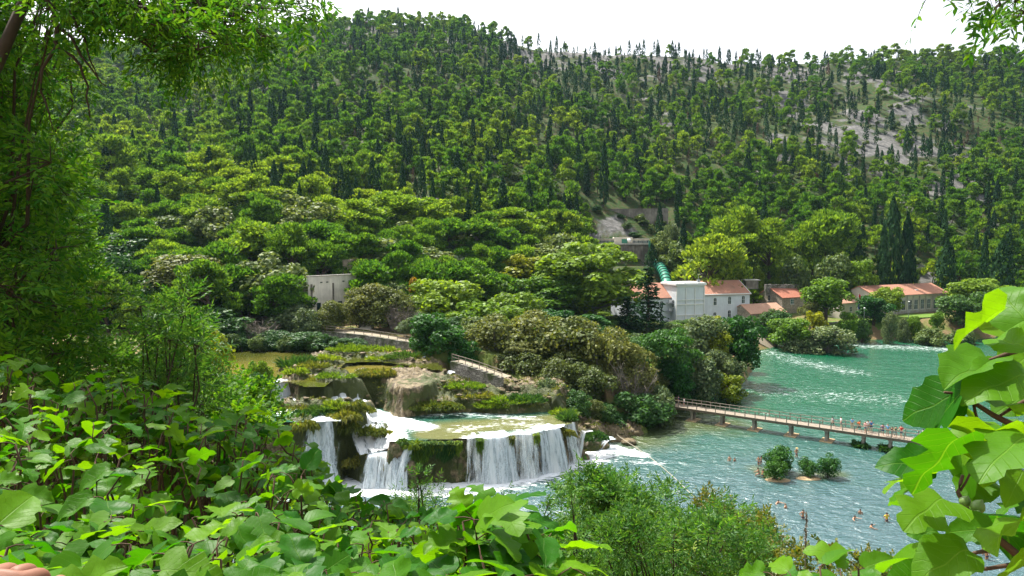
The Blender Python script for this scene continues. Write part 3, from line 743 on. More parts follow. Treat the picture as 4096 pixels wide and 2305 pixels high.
M_BARK = plain_mat('bark', (.085, .065, .048), .9, .4, 4, .1, .03)
M_BARKG = plain_mat('grey_bark', (.17, .155, .14), .9, .35, 4, .1, .03)
M_TWIG = plain_mat('dry_twigs', (.20, .17, .14), .9, .3, 6, .1)
M_PINE = leaf_mat('pine_needles', (.036, .102, .014), (.20, .34, .030), .47, hue=.05, val=.5)
M_CYP = leaf_mat('cypress_foliage', (.008, .032, .012), (.030, .078, .024), .25, (1, 1.1, .7), rough=.8, spec=.08, hue=.03, val=.5)
M_DEAD = leaf_mat('dead_conifer_foliage', (.055, .036, .022), (.14, .085, .048), .2, (1.1, .9, .6), hue=.02, val=.4)
M_MAQ = leaf_mat('maquis_leaves', (.035, .080, .018), (.16, .225, .065), .38, hue=.05, val=.5)
M_DEEP = leaf_mat('deep_green_leaves', (.012, .060, .010), (.045, .16, .015), .38, hue=.03, val=.4)
M_LIME = leaf_mat('fresh_green_leaves', (.06, .135, .010), (.17, .30, .020), .45, hue=.04, val=.4)
M_YEL = leaf_mat('yellow_green_leaves', (.12, .17, .006), (.27, .31, .012), .45, hue=.03, val=.3)
M_OLIV = leaf_mat('olive_brown_leaves', (.046, .072, .016), (.155, .19, .046), .38, hue=.05, val=.5)
M_GREY = leaf_mat('grey_green_leaves', (.045, .090, .034), (.16, .215, .092), .36, hue=.03, val=.4)
M_SHADE = leaf_mat('dark_bush_leaves', (.020, .068, .014), (.065, .155, .028), .36, hue=.04, val=.5)  # dark bushes; also carries the left slope's shade in its leaf colour
M_ORNG = leaf_mat('orange_leaves', (.22, .13, .010), (.36, .24, .02), .4, hue=.01, val=.2)
M_GRASS = leaf_mat('grass_blades', (.07, .15, .012), (.20, .30, .030), .45, hue=.04, val=.4)
M_MOSSG = leaf_mat('moss_and_sedge', (.060, .100, .012), (.21, .23, .040), .42, hue=.05, val=.4)

KIND = {}                                # kind -> list of (crown mesh, trunk mesh, h, w, merged mesh)
def add_kind(key, maker, mat, bark, seeds, **k):
    KIND.setdefault(key, [])
    for s in seeds:
        cr, tr = maker(s, **k)
        mg = MB(); mg.v = cr.v+tr.v; mg.uv = cr.uv+tr.uv; mg.at = cr.at+tr.at; mg.f = cr.f+[(f+cr.n, 1) for f, _ in tr.f]; mg.n = cr.n+tr.n
        V = np.concatenate(cr.v)
        h = np.percentile(V[:, 2], 99.3); w = (np.percentile(V[:, 0], 99)-np.percentile(V[:, 0], 1)+np.percentile(V[:, 1], 99)-np.percentile(V[:, 1], 1))/2
        KIND[key].append((cr.mesh('crown', mat), tr.mesh('trunk', bark), h, w, mg.mesh(key, [mat, bark])))
add_kind('pine', make_pine, M_PINE, M_BARK, range(100, 105), h=10, w=8, n=34, leaves=84, size=.44, base=.26, lean=.8)
add_kind('tallpine', make_pine, M_PINE, M_BARK, range(110, 113), h=13, w=9, n=38, leaves=110, size=.42, base=.30, lean=.9)
add_kind('cypress', make_cypress, M_CYP, M_BARK, range(120, 124), h=12, w=2.5, leaves=620, size=.55)
add_kind('fatcypress', make_cypress, M_CYP, M_BARK, range(124, 126), h=12, w=4.2, leaves=900, size=.6, fat=-.1, ragged=.16)
add_kind('dead', make_cypress, M_DEAD, M_TWIG, range(130, 133), h=9, w=2.4, leaves=380, size=.45, ragged=.25)
add_kind('shrub', make_shrub, M_MAQ, M_BARK, range(140, 144), h=3, w=4.2, n=10, leaves=52, size=.45)
add_kind('olive', make_broadleaf, M_OLIV, M_BARKG, range(150, 154), h=10, w=9, n=40, leaves=150, size=.32, base=.14, rc=.24, up=.7)
add_kind('deep', make_broadleaf, M_DEEP, M_BARK, range(160, 163), h=10, w=8, n=40, leaves=150, size=.38, base=.05, rc=.25)
add_kind('lime', make_broadleaf, M_LIME, M_BARK, range(170, 173), h=10, w=8, n=36, leaves=140, size=.40, base=.10, rc=.25)
add_kind('yellow', make_broadleaf, M_YEL, M_BARK, range(175, 177), h=10, w=8, n=28, leaves=95, size=.42, base=.15, rc=.22)
add_kind('grey', make_broadleaf, M_GREY, M_BARKG, range(180, 183), h=8, w=8, n=40, leaves=140, size=.34, base=.04, rc=.24, droop=.5)
add_kind('shade', make_broadleaf, M_SHADE, M_BARK, range(190, 193), h=8, w=8, n=36, leaves=130, size=.38, base=.05, rc=.25)
add_kind('maquis', make_broadleaf, M_MAQ, M_BARKG, range(195, 198), h=7, w=7, n=34, leaves=125, size=.36, base=.08, rc=.25)
add_kind('plane', make_broadleaf, M_LIME, M_BARKG, range(200, 202), h=18, w=16, n=74, leaves=170, size=.55, base=.08, rc=.17, up=.7)
add_kind('cloud', make_broadleaf, M_DEEP, M_BARK, range(205, 207), h=9, w=9, n=26, leaves=240, size=.30, base=.15, rc=.27, up=1.2, flat=.5)
add_kind('orange', make_broadleaf, M_ORNG, M_BARK, [210], h=6, w=4, n=16, leaves=80, size=.34)
add_kind('fir', make_fir, M_CYP, M_BARK, range(215, 217), h=14, w=7)
add_kind('waterbush', make_broadleaf, M_DEEP, M_BARK, range(225, 228), h=4, w=4.4, n=34, leaves=110, size=.20, base=-.12, rc=.27)
add_kind('bare', make_bare, M_TWIG, M_BARKG, [220, 221])

def place(key, x, y, h, w, name, label, cat, group=None, tint=None, parts=True, z=None, var=None, sink=.25):
    pr = KIND[key][rnd.randrange(len(KIND[key])) if var is None else var % len(KIND[key])]
    z = H(x, y) if z is None else z
    tint = rnd.random() if tint is None else tint
    sc = (w/pr[3], w/pr[3]*(.9+.2*rnd.random()), h/pr[2]); rz = rnd.random()*6.283
    if parts:
        root = thing(name, (x, y, z-sink), label, cat, group, rz); root.scale = sc
        for me, nm in ((pr[0], 'crown'), (pr[1], 'trunk')):
            o = link(nm, me, root); o.color = (tint, 0, 0, 1)
        return root
    o = link(name, pr[4]); o.location = (x, y, z-sink); o.rotation_euler = (0, 0, rz); o.scale = sc; o.color = (tint, 0, 0, 1)
    return tag(o, label, cat, group)
def tree_at(key, px, top, d, wpx, label, name=None, cat='tree', group=None, tint=None, hmin=1.5, var=None, bot=None, z=None):
    """a tree standing d metres ahead; its top and width as measured"""
    p = PY(px, top, d); zg = H(p[0], d) if z is None else z
    if bot is not None: zg = max(min(zg, PY(px, bot, d)[2]), -2.0)
    h = max(hmin, p[2]-zg)
    nm = name or {'shrub': 'shrub', 'fir': 'fir_tree', 'pine': 'pine_tree', 'tallpine': 'pine_tree', 'cypress': 'cypress_tree', 'fatcypress': 'cypress_tree'}.get(key, 'broadleaf_tree')
    return place(key, p[0], d, h, wpx/F*d, nm, label, cat, group, tint, True, zg, var)
# ---------------------------------------------------------------- the wooded hillside
def scatter():
    rng = np.random.default_rng(5); pts = []
    y = 132.0
    while y < 612:
        st = 5.0+y*.0029; xs = np.arange(-.86*y-20, .86*y+20, st)
        pts.append(np.stack([xs+rng.normal(size=len(xs))*st*.36, y+rng.normal(size=len(xs))*st*.36], 1)); y += st*.95
    return np.concatenate(pts)
KEEP_OUT = []                            # x, y, radius: buildings, walls, scree
for (px, py, d, r) in [(626,246,270,15),(640,262,262,10),(625,222,292,14),(600,215,294,10),(660,218,294,8),(634,266,252,10),(622,268,248,7),(625,262,240,9),(640,262,230,8),(612,255,232,8),(160,214,244,13),(663,275,250,7),(661,270,240,5),(664,280,228,5)]:
    q = PY(px, py, d); KEEP_OUT.append((q[0], q[1], r))
for k_, r_ in ((136, 7), (143, 8), (150, 9), (156, 9)): KEEP_OUT.append((PY(331, 285, k_)[0], k_, r_))
for (px, py, zz, r) in [(690,329,3.9,16),(660,329,3.9,14),(725,327,4.2,16),(765,327,4.2,8),(800,313,6.4,12),(870,313,5.8,14),(905,313,5.8,16),(935,313,5.8,12)]:
    q = PZ(px, py, zz); KEEP_OUT.append((q[0]*1.02, q[1]+7, r))
PTS = scatter()
yf, _zr = foot_ridge(PTS[:, 0], PTS[:, 1])
sel = (PTS[:, 1] > yf-4)
for (x0, y0, r) in KEEP_OUT: sel &= np.hypot(PTS[:, 0]-x0, PTS[:, 1]-y0) > r
PTS = PTS[sel]; yf = yf[sel]
X, Y = PTS.T; Z = Harr(X, Y)
t = np.clip((Y-yf)/(Y_RIDGE-yf), 0, 1.1); PXX = 512+F*X/Y
SCR = np.zeros(len(X))
for (px, py, d, r, v) in [(865,115,430,34,1),(905,100,470,40,.8),(812,75,560,40,.8),(700,66,570,45,.9),(560,52,565,34,.9),(905,235,262,16,.8),(862,250,262,14,.6),(610,232,285,18,.8),(575,225,280,14,.6),(160,232,222,8,.7),(370,40,560,25,.6),(190,175,300,12,.6),(770,285,245,16,.9),(640,60,582,90,.35)]:
    q = PY(px, py, d); SCR = np.maximum(SCR, v*np.exp(-((X-q[0])**2+(Y-q[1])**2)/(2*r*r)))
rng = np.random.default_rng(17)
clump = fbm(X/38, Y/38, 55, 3); clump2 = fbm(X/25+9, Y/25, 66, 3)
u = rng.random(len(X))
# cypresses gather on the middle and right of the hill, brown dead ones mostly on the right
cyp_p = .11+.36*sstep(.47, .62, clump)+.20*sstep(250, 420, PXX)*sstep(.30, .55, t)+.10*(SCR > .35)
dead_p = (.02+.16*sstep(.5, .62, clump2)*sstep(600, 800, PXX)+.05*sstep(.52, .6, clump2))*sstep(.12, .3, t)*sstep(1.0, .85, t)
cyp_p = cyp_p*sstep(.04, .16, t); cyp_p = np.where(PXX < 230, cyp_p*.5, cyp_p)*(1-.75*sstep(.85, .97, t)*((PXX < 470) | (PXX > 770)))
shr_p = .20+.30*SCR
keep = rng.random(len(X)) > SCR*.5
kind = np.where(u < cyp_p, 1, np.where(u < cyp_p+dead_p, 2, np.where(u < cyp_p+dead_p+shr_p, 3, 0)))
kind = np.where(keep, kind, -1)
def band(tt): return 'on the stony crest' if tt > .88 else 'high uphill' if tt > .62 else 'halfway uphill' if tt > .36 else 'low on the hill' if tt > .15 else 'at the hill foot'
def over(px):
    for lim, s in ((215, 'above the stone lookout'), (360, 'above the ruined white wall'), (480, 'above the wooden path fence'), (590, 'above the bright plane tree'), (680, 'above the valve house'), (770, 'above the white building'), (850, 'above the stone houses'), (960, 'above the long tiled hall')):
        if px < lim: return s
    return 'above the fig branch'
SIZE = {0: ('pine', 'pine_tree', 'pine', 'pines on the hillside'), 1: ('cypress', 'cypress_tree', 'cypress', 'cypresses on the hillside'), 2: ('dead', 'dead_cypress', 'dead cypress', 'dead brown cypresses on the hillside'), 3: ('shrub', 'shrub', 'shrub', 'shrubs on the hillside')}
FORM = {0: ['broad round', 'open layered', 'leaning', 'dense', 'flat topped'], 1: ['pencil thin', 'slim', 'ragged', 'even'], 2: ['rusty brown', 'grey brown', 'reddish'], 3: ['low rounded', 'pale loose', 'spreading', 'small']}
NIND = {0: 300, 1: 300, 2: 120, 3: 300}
inframe = (PXX > -25) & (PXX < 1050)
for k in (0, 1, 2, 3):
    ii = np.where((kind == k) & inframe)[0]; ii = ii[np.argsort(Y[ii])]
    key, nm, cat, grp = SIZE[k]
    for c, i in enumerate(ii[:NIND[k]]):
        sm = (.66+.68*rng.random()**1.2)*(1-.12*t[i])
        vi = rng.integers(0, 100)
        if k == 0: h, w = 11.2*sm, 9.6*(1-.2*t[i])*sm*(.8+.4*rng.random())
        elif k == 1: h = 13.5*sm*(1.15-.2*t[i]); w = h*(.15+.09*rng.random())
        elif k == 2: h = 7*sm; w = h*.26
        else: h, w = 2.9*sm, 4.6*sm
        tint = float(np.clip(.5+(clump[i]-.47)*2.2+rng.normal()*.22-.25*t[i], 0, 1))
        col = 'yellow green' if tint > .66 else 'mid green' if tint > .33 else 'deep green'
        if k == 1: col = 'blackish green' if tint < .5 else 'dark green'
        if k == 2: col = 'dried'
        size = 'tall' if sm > 1.0 else 'middling' if sm > .84 else 'short'
        lab = f"{size} {col} {FORM[k][vi % len(FORM[k])]} {cat} {band(t[i])} {over(PXX[i])}"
        place(key, X[i], Y[i], h, w, nm, lab, cat, grp, tint, False, Z[i], vi)
    # what is left of each kind, far up the slope, reads as one mass
    rest = np.concatenate([ii[NIND[k]:], np.where((kind == k) & ~inframe)[0]])
    if len(rest) < 4: continue
    mb = MB()
    base = {0: lambda s: make_pine(s, h=10.6, w=8.2, n=17, leaves=40, size=.82, base=.13, lean=.6)[0], 1: lambda s: make_cypress(s, h=11, w=2.6, leaves=170, size=.85)[0],
            2: lambda s: make_cypress(s, h=7, w=2, leaves=110, size=.8, ragged=.25)[0], 3: lambda s: make_shrub(s, h=2.8, w=4.6, n=6, leaves=24, size=.8)[0]}[k]
    protos = [(np.concatenate(m.v), np.concatenate([f for f, _ in m.f])) for m in (base(s) for s in range(300+k*10, 306+k*10))]
    tr_ = MB(); tr_.tube([(0, 0, 0), (0, 0, 5.2)], [.22, .12], 4, cap=False); tv, tf = tr_.v[0], tr_.f[0][0]
    for i in rest:
        V, Fc = protos[rng.integers(0, 6)]
        sm = .62+.7*rng.random(); a = rng.random()*6.283; ca, sa = math.cos(a)*sm, math.sin(a)*sm
        W = np.stack([V[:, 0]*ca-V[:, 1]*sa+X[i], V[:, 0]*sa+V[:, 1]*ca+Y[i], V[:, 2]*sm*(.85+.3*rng.random())+Z[i]-.3], 1)
        tint = float(np.clip(.5+(clump[i]-.47)*2.2+rng.normal()*.22-.25*t[i], 0, 1))
        mb.add(W, [Fc], 0, at=tint)
        if k == 0: mb.add(tv+np.array([X[i], Y[i], Z[i]-.4]), [tf], 1)
    nm2, lb2, ct2 = {0: ('pine_forest', 'pine forest covering the upper hillside up to the crest', 'forest'), 1: ('cypress_stand', 'far dark cypresses scattered over the upper hill', 'forest'), 2: ('dead_trees', 'far brown dead cypresses', 'forest'), 3: ('undergrowth', 'pale green maquis undergrowth between the trees of the upper hill', 'undergrowth')}[k]
    o = mb.build(nm2, [{0: M_PINE, 1: M_CYP, 2: M_DEAD, 3: M_MAQ}[k], M_BARK], at='tint'); o.color = (0, 0, 0, 1)
    tag(o, lb2, ct2, kind='stuff')
print('hill trees', [(int(((kind == k) & inframe).sum())) for k in range(4)])
# ---------------------------------------------------------------- trees one can tell apart, nearer than the hillside
K = 1/2.5156                             # measured in a 2576 pixel wide view
def T(key, cx, top, bot, w, d, label, **k):
    return tree_at(key, cx*K, top*K, d, w*K, label, bot=bot*K, **k)
# big trees of the middle ground
T('plane', 1480, 612, 815, 270, 186, 'huge bright green plane tree with glossy sunlit top left of the white building', tint=.8, var=0)
T('plane', 1392, 690, 800, 170, 180, 'dark lower shoulder of broad green tree beside the huge plane tree', tint=.1, var=1)
T('fir', 1632, 672, 885, 105, 168, 'tall dark pointed fir standing in front of the white building', tint=.3)
T('fir', 1578, 745, 860, 80, 172, 'short dark fir crowded between the plane tree and the tall fir', tint=.2)
T('yellow', 1290, 640, 780, 150, 196, 'bright yellow tree behind the lime green trees', tint=.8)
T('yellow', 1350, 690, 800, 90, 192, 'small yellowish tree between the bright yellow tree and the plane tree', tint=.3)
T('lime', 1215, 688, 800, 115, 176, 'round fresh green tree left of the bright yellow tree', tint=.35)
T('lime', 1110, 705, 870, 190, 148, 'broad light green tree above the end of the wooden path fence', tint=.9, var=0)
T('lime', 1300, 735, 860, 130, 165, 'light green tree below the bright yellow tree', tint=.7, var=1)
T('lime', 1190, 755, 900, 150, 140, 'leafy mid green tree behind the olive brown grove', tint=.5, var=2)
T('deep', 1098, 790, 925, 128, 121, 'dense deep green tree hanging over the upper cascades', tint=.6, var=0)
T('deep', 1165, 850, 945, 80, 118, 'dark green tree beside the stone steps wall', tint=.3, var=1)
for cx, top, bot, w, d, lab, tn in [
    (1250,795,985,170,124,'olive brown tree at the left end of the grove over the stone wall',.7),
    (1345,785,1000,180,126,'tall olive brown tree in the middle of the grove',.9),
    (1430,800,1020,180,124,'rounded olive green tree in the grove behind the rock bank',.4),
    (1515,815,1050,170,122,'brownish tree at the right of the grove above the bridge bank',.95),
    (1585,860,1060,130,120,'rust tinted sparse tree beside the cloud shaped green tree',1.0),
    (1310,880,1010,130,117,'grey olive tree low over the rocks of the bank',.2),
    (1400,900,1035,130,115,'shaded olive tree over the grassy rock bank',.3),
    (1480,915,1065,130,113,'grey green olive tree leaning over the water by the bridge',.1),
    (1210,820,940,110,130,'small olive tree behind the dark green cascade tree',.5)]:
    T('olive', cx, top, bot, w, d, lab, tint=tn)
T('bare', 1590, 905, 1070, 110, 116, 'thin bare greyish tree between the grove and the bridge', name='bare_tree')
T('bare', 1330, 940, 1030, 70, 114.5, 'dead pale twigs hanging over the rock bank', name='bare_tree')
T('shade', 1610, 985, 1095, 150, 112, 'dark bush overhanging the water at the bridge end', tint=.3)
T('shade', 1520, 1010, 1090, 110, 109, 'dark bush at the foot of the grove beside the ledge', tint=.2)
T('grey', 1660, 975, 1085, 90, 114, 'grey green bush beside the bridge end', tint=.3)
T('cloud', 1690, 825, 960, 150, 127, 'bright cloud layered green tree behind the bridge end', tint=.9, var=0)
T('deep', 1700, 900, 1010, 90, 124, 'dark green tree under the cloud layered tree', tint=.1)
T('grey', 1770, 795, 930, 120, 140, 'soft grey green willow in front of the white building', tint=.5, var=0)
T('grey', 1755, 900, 1005, 120, 128, 'grey green willow hanging to the water', tint=.3, var=1)
T('grey', 1820, 880, 990, 90, 134, 'pale willow between the yellow spire and the dark tree', tint=.8, var=2)
T('yellow', 1808, 828, 945, 60, 138, 'narrow yellow green tree between the willows', tint=.3, var=0)
T('deep', 1862, 795, 950, 100, 146, 'dark green tree at the water corner below the white building', tint=.4, var=2)
T('yellow', 1832, 940, 1005, 75, 129, 'yellow green bush touching the river', tint=.0, var=1)
T('shade', 1720, 950, 1010, 90, 126, 'shaded bush behind the bridge', tint=.1)
T('yellow', 1788, 793, 830, 60, 168, 'pale golden flowering crown against the white building', tint=1.0)
# left: walk, shadowed slope (shade put in as darker leaf kinds), ruin
T('maquis', 668, 640, 800, 180, 150, 'rounded sunlit olive green tree left of the ruined wall', tint=.75, var=0)
T('grey', 730, 765, 870, 110, 142, 'pale grey green tree in front of the ruined wall', tint=.5)
T('bare', 645, 800, 885, 110, 134, 'grey twiggy leafless bush at the brown pool edge', name='bare_bush', cat='bush')
for cx, top, bot, w, d, lab, tn, ky in [
    (610,835,880,80,133,'dark bush overhanging the far edge of the brown pool',.2,'shade'),(660,842,882,70,132.5,'low dark bush on the far bank of the brown pool',.3,'shade'),(735,838,884,80,131,'dark bush below the wooden fence end',.25,'shade'),(830,755,850,80,140,'thin olive tree in front of the white ruined wall',.6,'olive'),(905,722,850,80,144,'slender olive tree right of the ruined wall',.8,'olive'),
    (935,712,845,110,144,'brown olive tree above the middle of the wooden fence',.9,'olive'),(985,722,850,100,142,'olive tree behind the bare grey tree',.5,'olive'),
    (775,775,860,70,138,'sparse grey tree below the ruined wall',.4,'grey'),
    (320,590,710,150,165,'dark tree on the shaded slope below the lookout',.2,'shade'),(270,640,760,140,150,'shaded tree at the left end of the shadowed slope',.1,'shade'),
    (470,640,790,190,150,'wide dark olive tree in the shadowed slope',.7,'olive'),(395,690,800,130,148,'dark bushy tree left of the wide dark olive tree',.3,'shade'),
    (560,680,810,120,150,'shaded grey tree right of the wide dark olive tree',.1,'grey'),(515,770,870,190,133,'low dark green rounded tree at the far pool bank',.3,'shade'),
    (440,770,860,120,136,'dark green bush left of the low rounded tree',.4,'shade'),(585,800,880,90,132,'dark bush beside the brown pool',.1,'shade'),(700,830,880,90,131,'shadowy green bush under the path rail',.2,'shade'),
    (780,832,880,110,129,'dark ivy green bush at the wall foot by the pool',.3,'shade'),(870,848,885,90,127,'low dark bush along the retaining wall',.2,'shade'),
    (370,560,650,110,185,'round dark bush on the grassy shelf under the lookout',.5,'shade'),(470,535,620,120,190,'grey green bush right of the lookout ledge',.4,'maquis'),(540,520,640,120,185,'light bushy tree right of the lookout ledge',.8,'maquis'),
    (250,560,660,120,190,'pale bush left of the lookout wall',.5,'maquis'),
    (770,500,600,130,190,'pale yellowish round tree on the lower slope',.9,'maquis'),(720,480,560,120,205,'light green round tree on the lower slope',.8,'maquis'),(800,590,690,110,175,'olive green tree above the ruined wall',.5,'olive'),(765,590,700,90,172,'pale tree behind the left end of the ruined wall',.6,'maquis'),
    (960,600,700,170,180,'broad pale green tree behind the olive row',.8,'maquis'),(1060,620,710,160,185,'pale yellowish green tree behind the orange tree',1.0,'maquis'),(1150,640,720,130,190,'bluish green tree in the pale thicket',.1,'grey'),(1010,560,660,150,200,'light green tree on the lower middle slope',.7,'maquis'),
    (1130,580,670,160,205,'olive green tree on the lower middle slope',.6,'olive'),(1240,600,680,140,210,'bluish grey tree left of the valve house',.2,'grey'),(1330,610,700,140,212,'yellowish tree below the valve house',.9,'maquis'),(1420,590,690,120,215,'light tree just left of the concrete wall',.8,'maquis'),
    (1080,690,770,120,168,'pale tree over the orange tree',.7,'maquis'),(900,640,720,110,172,'olive tree behind the stone pillar',.6,'olive'),
    (1000,700,790,100,160,'soft green tree between the fence and the lime trees',.5,'maquis'),(1390,780,850,120,160,'dark green tree at the foot of the plane tree',.1,'deep'),(1490,790,850,120,160,'green undergrowth tree below the plane tree',.4,'deep'),(1270,770,850,110,150,'light tree between the lime trees and the olive grove',.6,'lime')]:
    T(ky, cx, top, bot, w, d, lab, tint=tn)
T('orange', 1050, 696, 745, 46, 158, 'small orange leaved tree among the green ones', tint=.5)
T('bare', 1012, 760, 870, 75, 137, 'bare grey tree behind the wooden fence', name='bare_tree')
# individual pines of the left and middle slope
for cx, top, bot, w, d, lab, tn in [
    (635,440,575,150,198,'big spreading pine right of the lookout with its trunk fork showing',.75),(410,380,545,140,225,'big dark umbrella pine rising from the lookout terrace',.15),(282,338,540,130,228,'tall pine with long bare trunk left of the lookout',.5),
    (345,440,540,70,232,'slim pine in front of the red roofed cottage',.4),(520,365,520,120,232,'yellow green pine with two slim trunks right of the lookout',.8),(590,420,520,90,226,'bright pine behind the big spreading pine',.9),
    (610,560,700,170,165,'dense bright green pine above the ruined wall clearing',.65),(735,560,690,120,162,'dark rounded pine right of the dense bright pine',.35),
    (690,390,500,150,236,'rounded lemon green pine on the middle slope',.8),(870,500,620,150,195,'bright pine above the ruined white wall',.7),(860,590,690,120,178,'deep green pine behind the ruined wall',.35),(980,480,600,150,212,'tall mid green pine on the lower middle slope',.6),
    (1110,500,610,150,222,'lemon green pine left of the upper concrete wall',.85),(1290,520,620,130,228,'grey green pine below the upper concrete wall',.6),(1200,540,640,110,222,'slim pine above the bright yellow tree',.6),
    (1790,590,715,160,226,'sunny yellow green pine beside the green pipe',1.0),(1850,600,700,100,232,'pale pine right of the sunny pine',.9),(1870,520,640,140,250,'tall pine grove edge behind the white building',.7),(1940,550,660,120,252,'feathery pine above the stone house',.75),
    (2090,530,650,150,262,'layered pine over the dry grass clearing',.5),(2050,560,650,90,258,'slim pine beside the dry grass clearing',.6),(1915,672,708,30,243,'tiny bright young pine on the bare slope',.9),(1965,672,708,30,244,'second tiny young pine right of the first on the bare slope',.9)]:
    T('tallpine' if w > 60 else 'pine', cx, top, bot, w, d, lab, tint=tn)
for cx, top, bot, w, d, lab, ky in [
    (2225,560,705,26,248,'slim dark cypress left of the twin fat cypresses','cypress'),(2160,545,645,30,262,'dark cypress beside the dry grass clearing','cypress'),(2248,495,690,62,252,'very tall fat dark cypress above the tiled hall','fatcypress'),(2285,535,680,44,251,'tall dark cypress touching the fat one','fatcypress'),
    (2290,620,712,40,246,'short fat cypress directly behind the tiled hall','fatcypress'),(2225,635,715,40,246,'short cypress at the left of the hall roof','fatcypress'),(2480,585,705,24,246,'lone slender cypress near the fig branch','cypress'),(2385,600,700,50,250,'ragged dark conifer right of the hall','fatcypress'),
    (2525,600,710,60,252,'wide dark conifer half hidden by the fig branch','fatcypress'),(1385,465,560,22,262,'thin cypress left of the upper concrete wall','cypress'),(1190,395,520,26,285,'tall cypress in the middle of the slope','cypress'),(1225,385,510,24,290,'tall narrow cypress beside another in mid slope','cypress'),
    (740,350,470,34,262,'green ivy covered column tree on the left slope','fatcypress'),(868,310,400,22,330,'dark cypress pair member on the left slope','cypress'),(838,300,400,22,332,'left one of a dark cypress pair on the left slope','cypress'),(1520,350,460,24,300,'cypress on the slope above the valve house','cypress'),
    (1275,545,600,44,236,'dark pointed conifer left of the valve house','fatcypress'),(1390,570,620,40,240,'small dark round conifer near the lamp left of the valve house','fatcypress'),(1640,610,700,34,250,'dark cypress in front of the concrete wall','fatcypress'),(1720,555,690,30,248,'slender cypress right of the concrete wall','cypress')]:
    T(ky, cx, top, bot, w, d, lab)
for cx, top, bot, w, d, lab, ky, tn in [
    (2085,820,892,120,187,'pale green dome shaped willow bush standing in the river','grey',1.0),(2015,845,890,70,188,'silvery bush left of the dome shaped willow','grey',.9),(1990,800,885,100,192,'bright green bushes in front of the stone annexe','lime',.3),(1955,780,850,80,200,'dark green bush before the stone annexe','shade',.4),
    (2048,782,845,58,196,'golden round flowering tree on the quay','yellow',1.0),(1935,778,845,60,203,'grey green olive tree beside the stone annexe','grey',.4),(2080,700,810,110,214,'big yellow crowned dark tree right of the stone house','lime',.4),(2040,758,815,54,212,'olive tinted tree in front of the stone house','olive',.6),
    (2135,785,828,46,206,'small round green tree on the lawn','lime',.2),(2200,745,812,78,217,'dark round oak in front of the hall','deep',.2),(2235,722,790,70,222,'golden green tree behind the dark oak','lime',.9),(2240,785,858,36,203,'leaning ivy clad tree at the bank','grey',.8),
    (2300,795,835,36,209,'light green garden tree before the hall windows','lime',.5),(2272,800,838,34,207,'pale tree beside the leaning ivy tree','grey',.9),(2360,785,825,34,212,'small shrub tree on the terrace','lime',.3),(2432,735,830,110,215,'dense dark green round tree right of the hall','shade',.8),
    (2460,700,780,130,228,'bright green tree crown behind the dense round tree','lime',.8),(2540,720,800,120,222,'bright leafy tree partly behind the fig leaves','lime',.6),(2100,640,720,90,238,'mid green tree above the stone house','maquis',.5),(2160,655,725,80,238,'light tree left of the hall roof','lime',.6),(2000,645,705,60,240,'grey bush on the bare slope','maquis',.4),
    (2345,825,870,70,201,'scrubby bush on the river edge below the hall','maquis',.6),(2170,800,832,40,205,'low bush on the lower lawn','shade',.8),(2420,830,870,60,203,'reedy green bush at the right bank','maquis',.4),(1690,560,615,50,258,'rounded pale shrub tree right of the valve house','grey',.7),(1660,585,640,60,256,'bright round shrub at the right end of the valve house','maquis',.8),(1700,610,690,80,250,'leafy bush beside the concrete wall','maquis',.5)]:
    T(ky, cx, top, bot, w, d, lab, tint=tn)

for i, px in enumerate(range(232, 336, 9)):
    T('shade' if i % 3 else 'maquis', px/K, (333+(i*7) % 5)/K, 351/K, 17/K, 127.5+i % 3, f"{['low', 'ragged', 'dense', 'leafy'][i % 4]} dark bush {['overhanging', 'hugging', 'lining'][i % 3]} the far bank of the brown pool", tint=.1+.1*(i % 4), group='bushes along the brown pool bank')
for i, (px, top, w) in enumerate([(532,392,22),(546,378,26),(562,384,24),(578,390,26),(592,398,24),(606,404,22),(556,400,18)]):
    T(['shade', 'grey', 'maquis', 'shade', 'olive', 'shade', 'maquis'][i], px/K, top/K, 418/K, w/K, 104.5+(i % 3), f"{['dark', 'grey green', 'pale', 'dense', 'olive', 'shadowy', 'low'][i]} bush on the bank above the right end of the main fall", tint=.15+.1*i)
rq = np.random.default_rng(12)
for i in range(26):
    px, d = rq.uniform(575, 672), rq.uniform(272, 296); p = PY(px, 230, d)
    place(['maquis', 'shade', 'shrub'][i % 3], p[0], d, rq.uniform(1.8, 4.0), rq.uniform(3, 5), 'shrub', f"{['pale', 'dark', 'grey green'][i % 3]} shrub on the rocks between the valve house and the upper concrete wall", 'shrub', 'shrubs above the valve house', None, False)
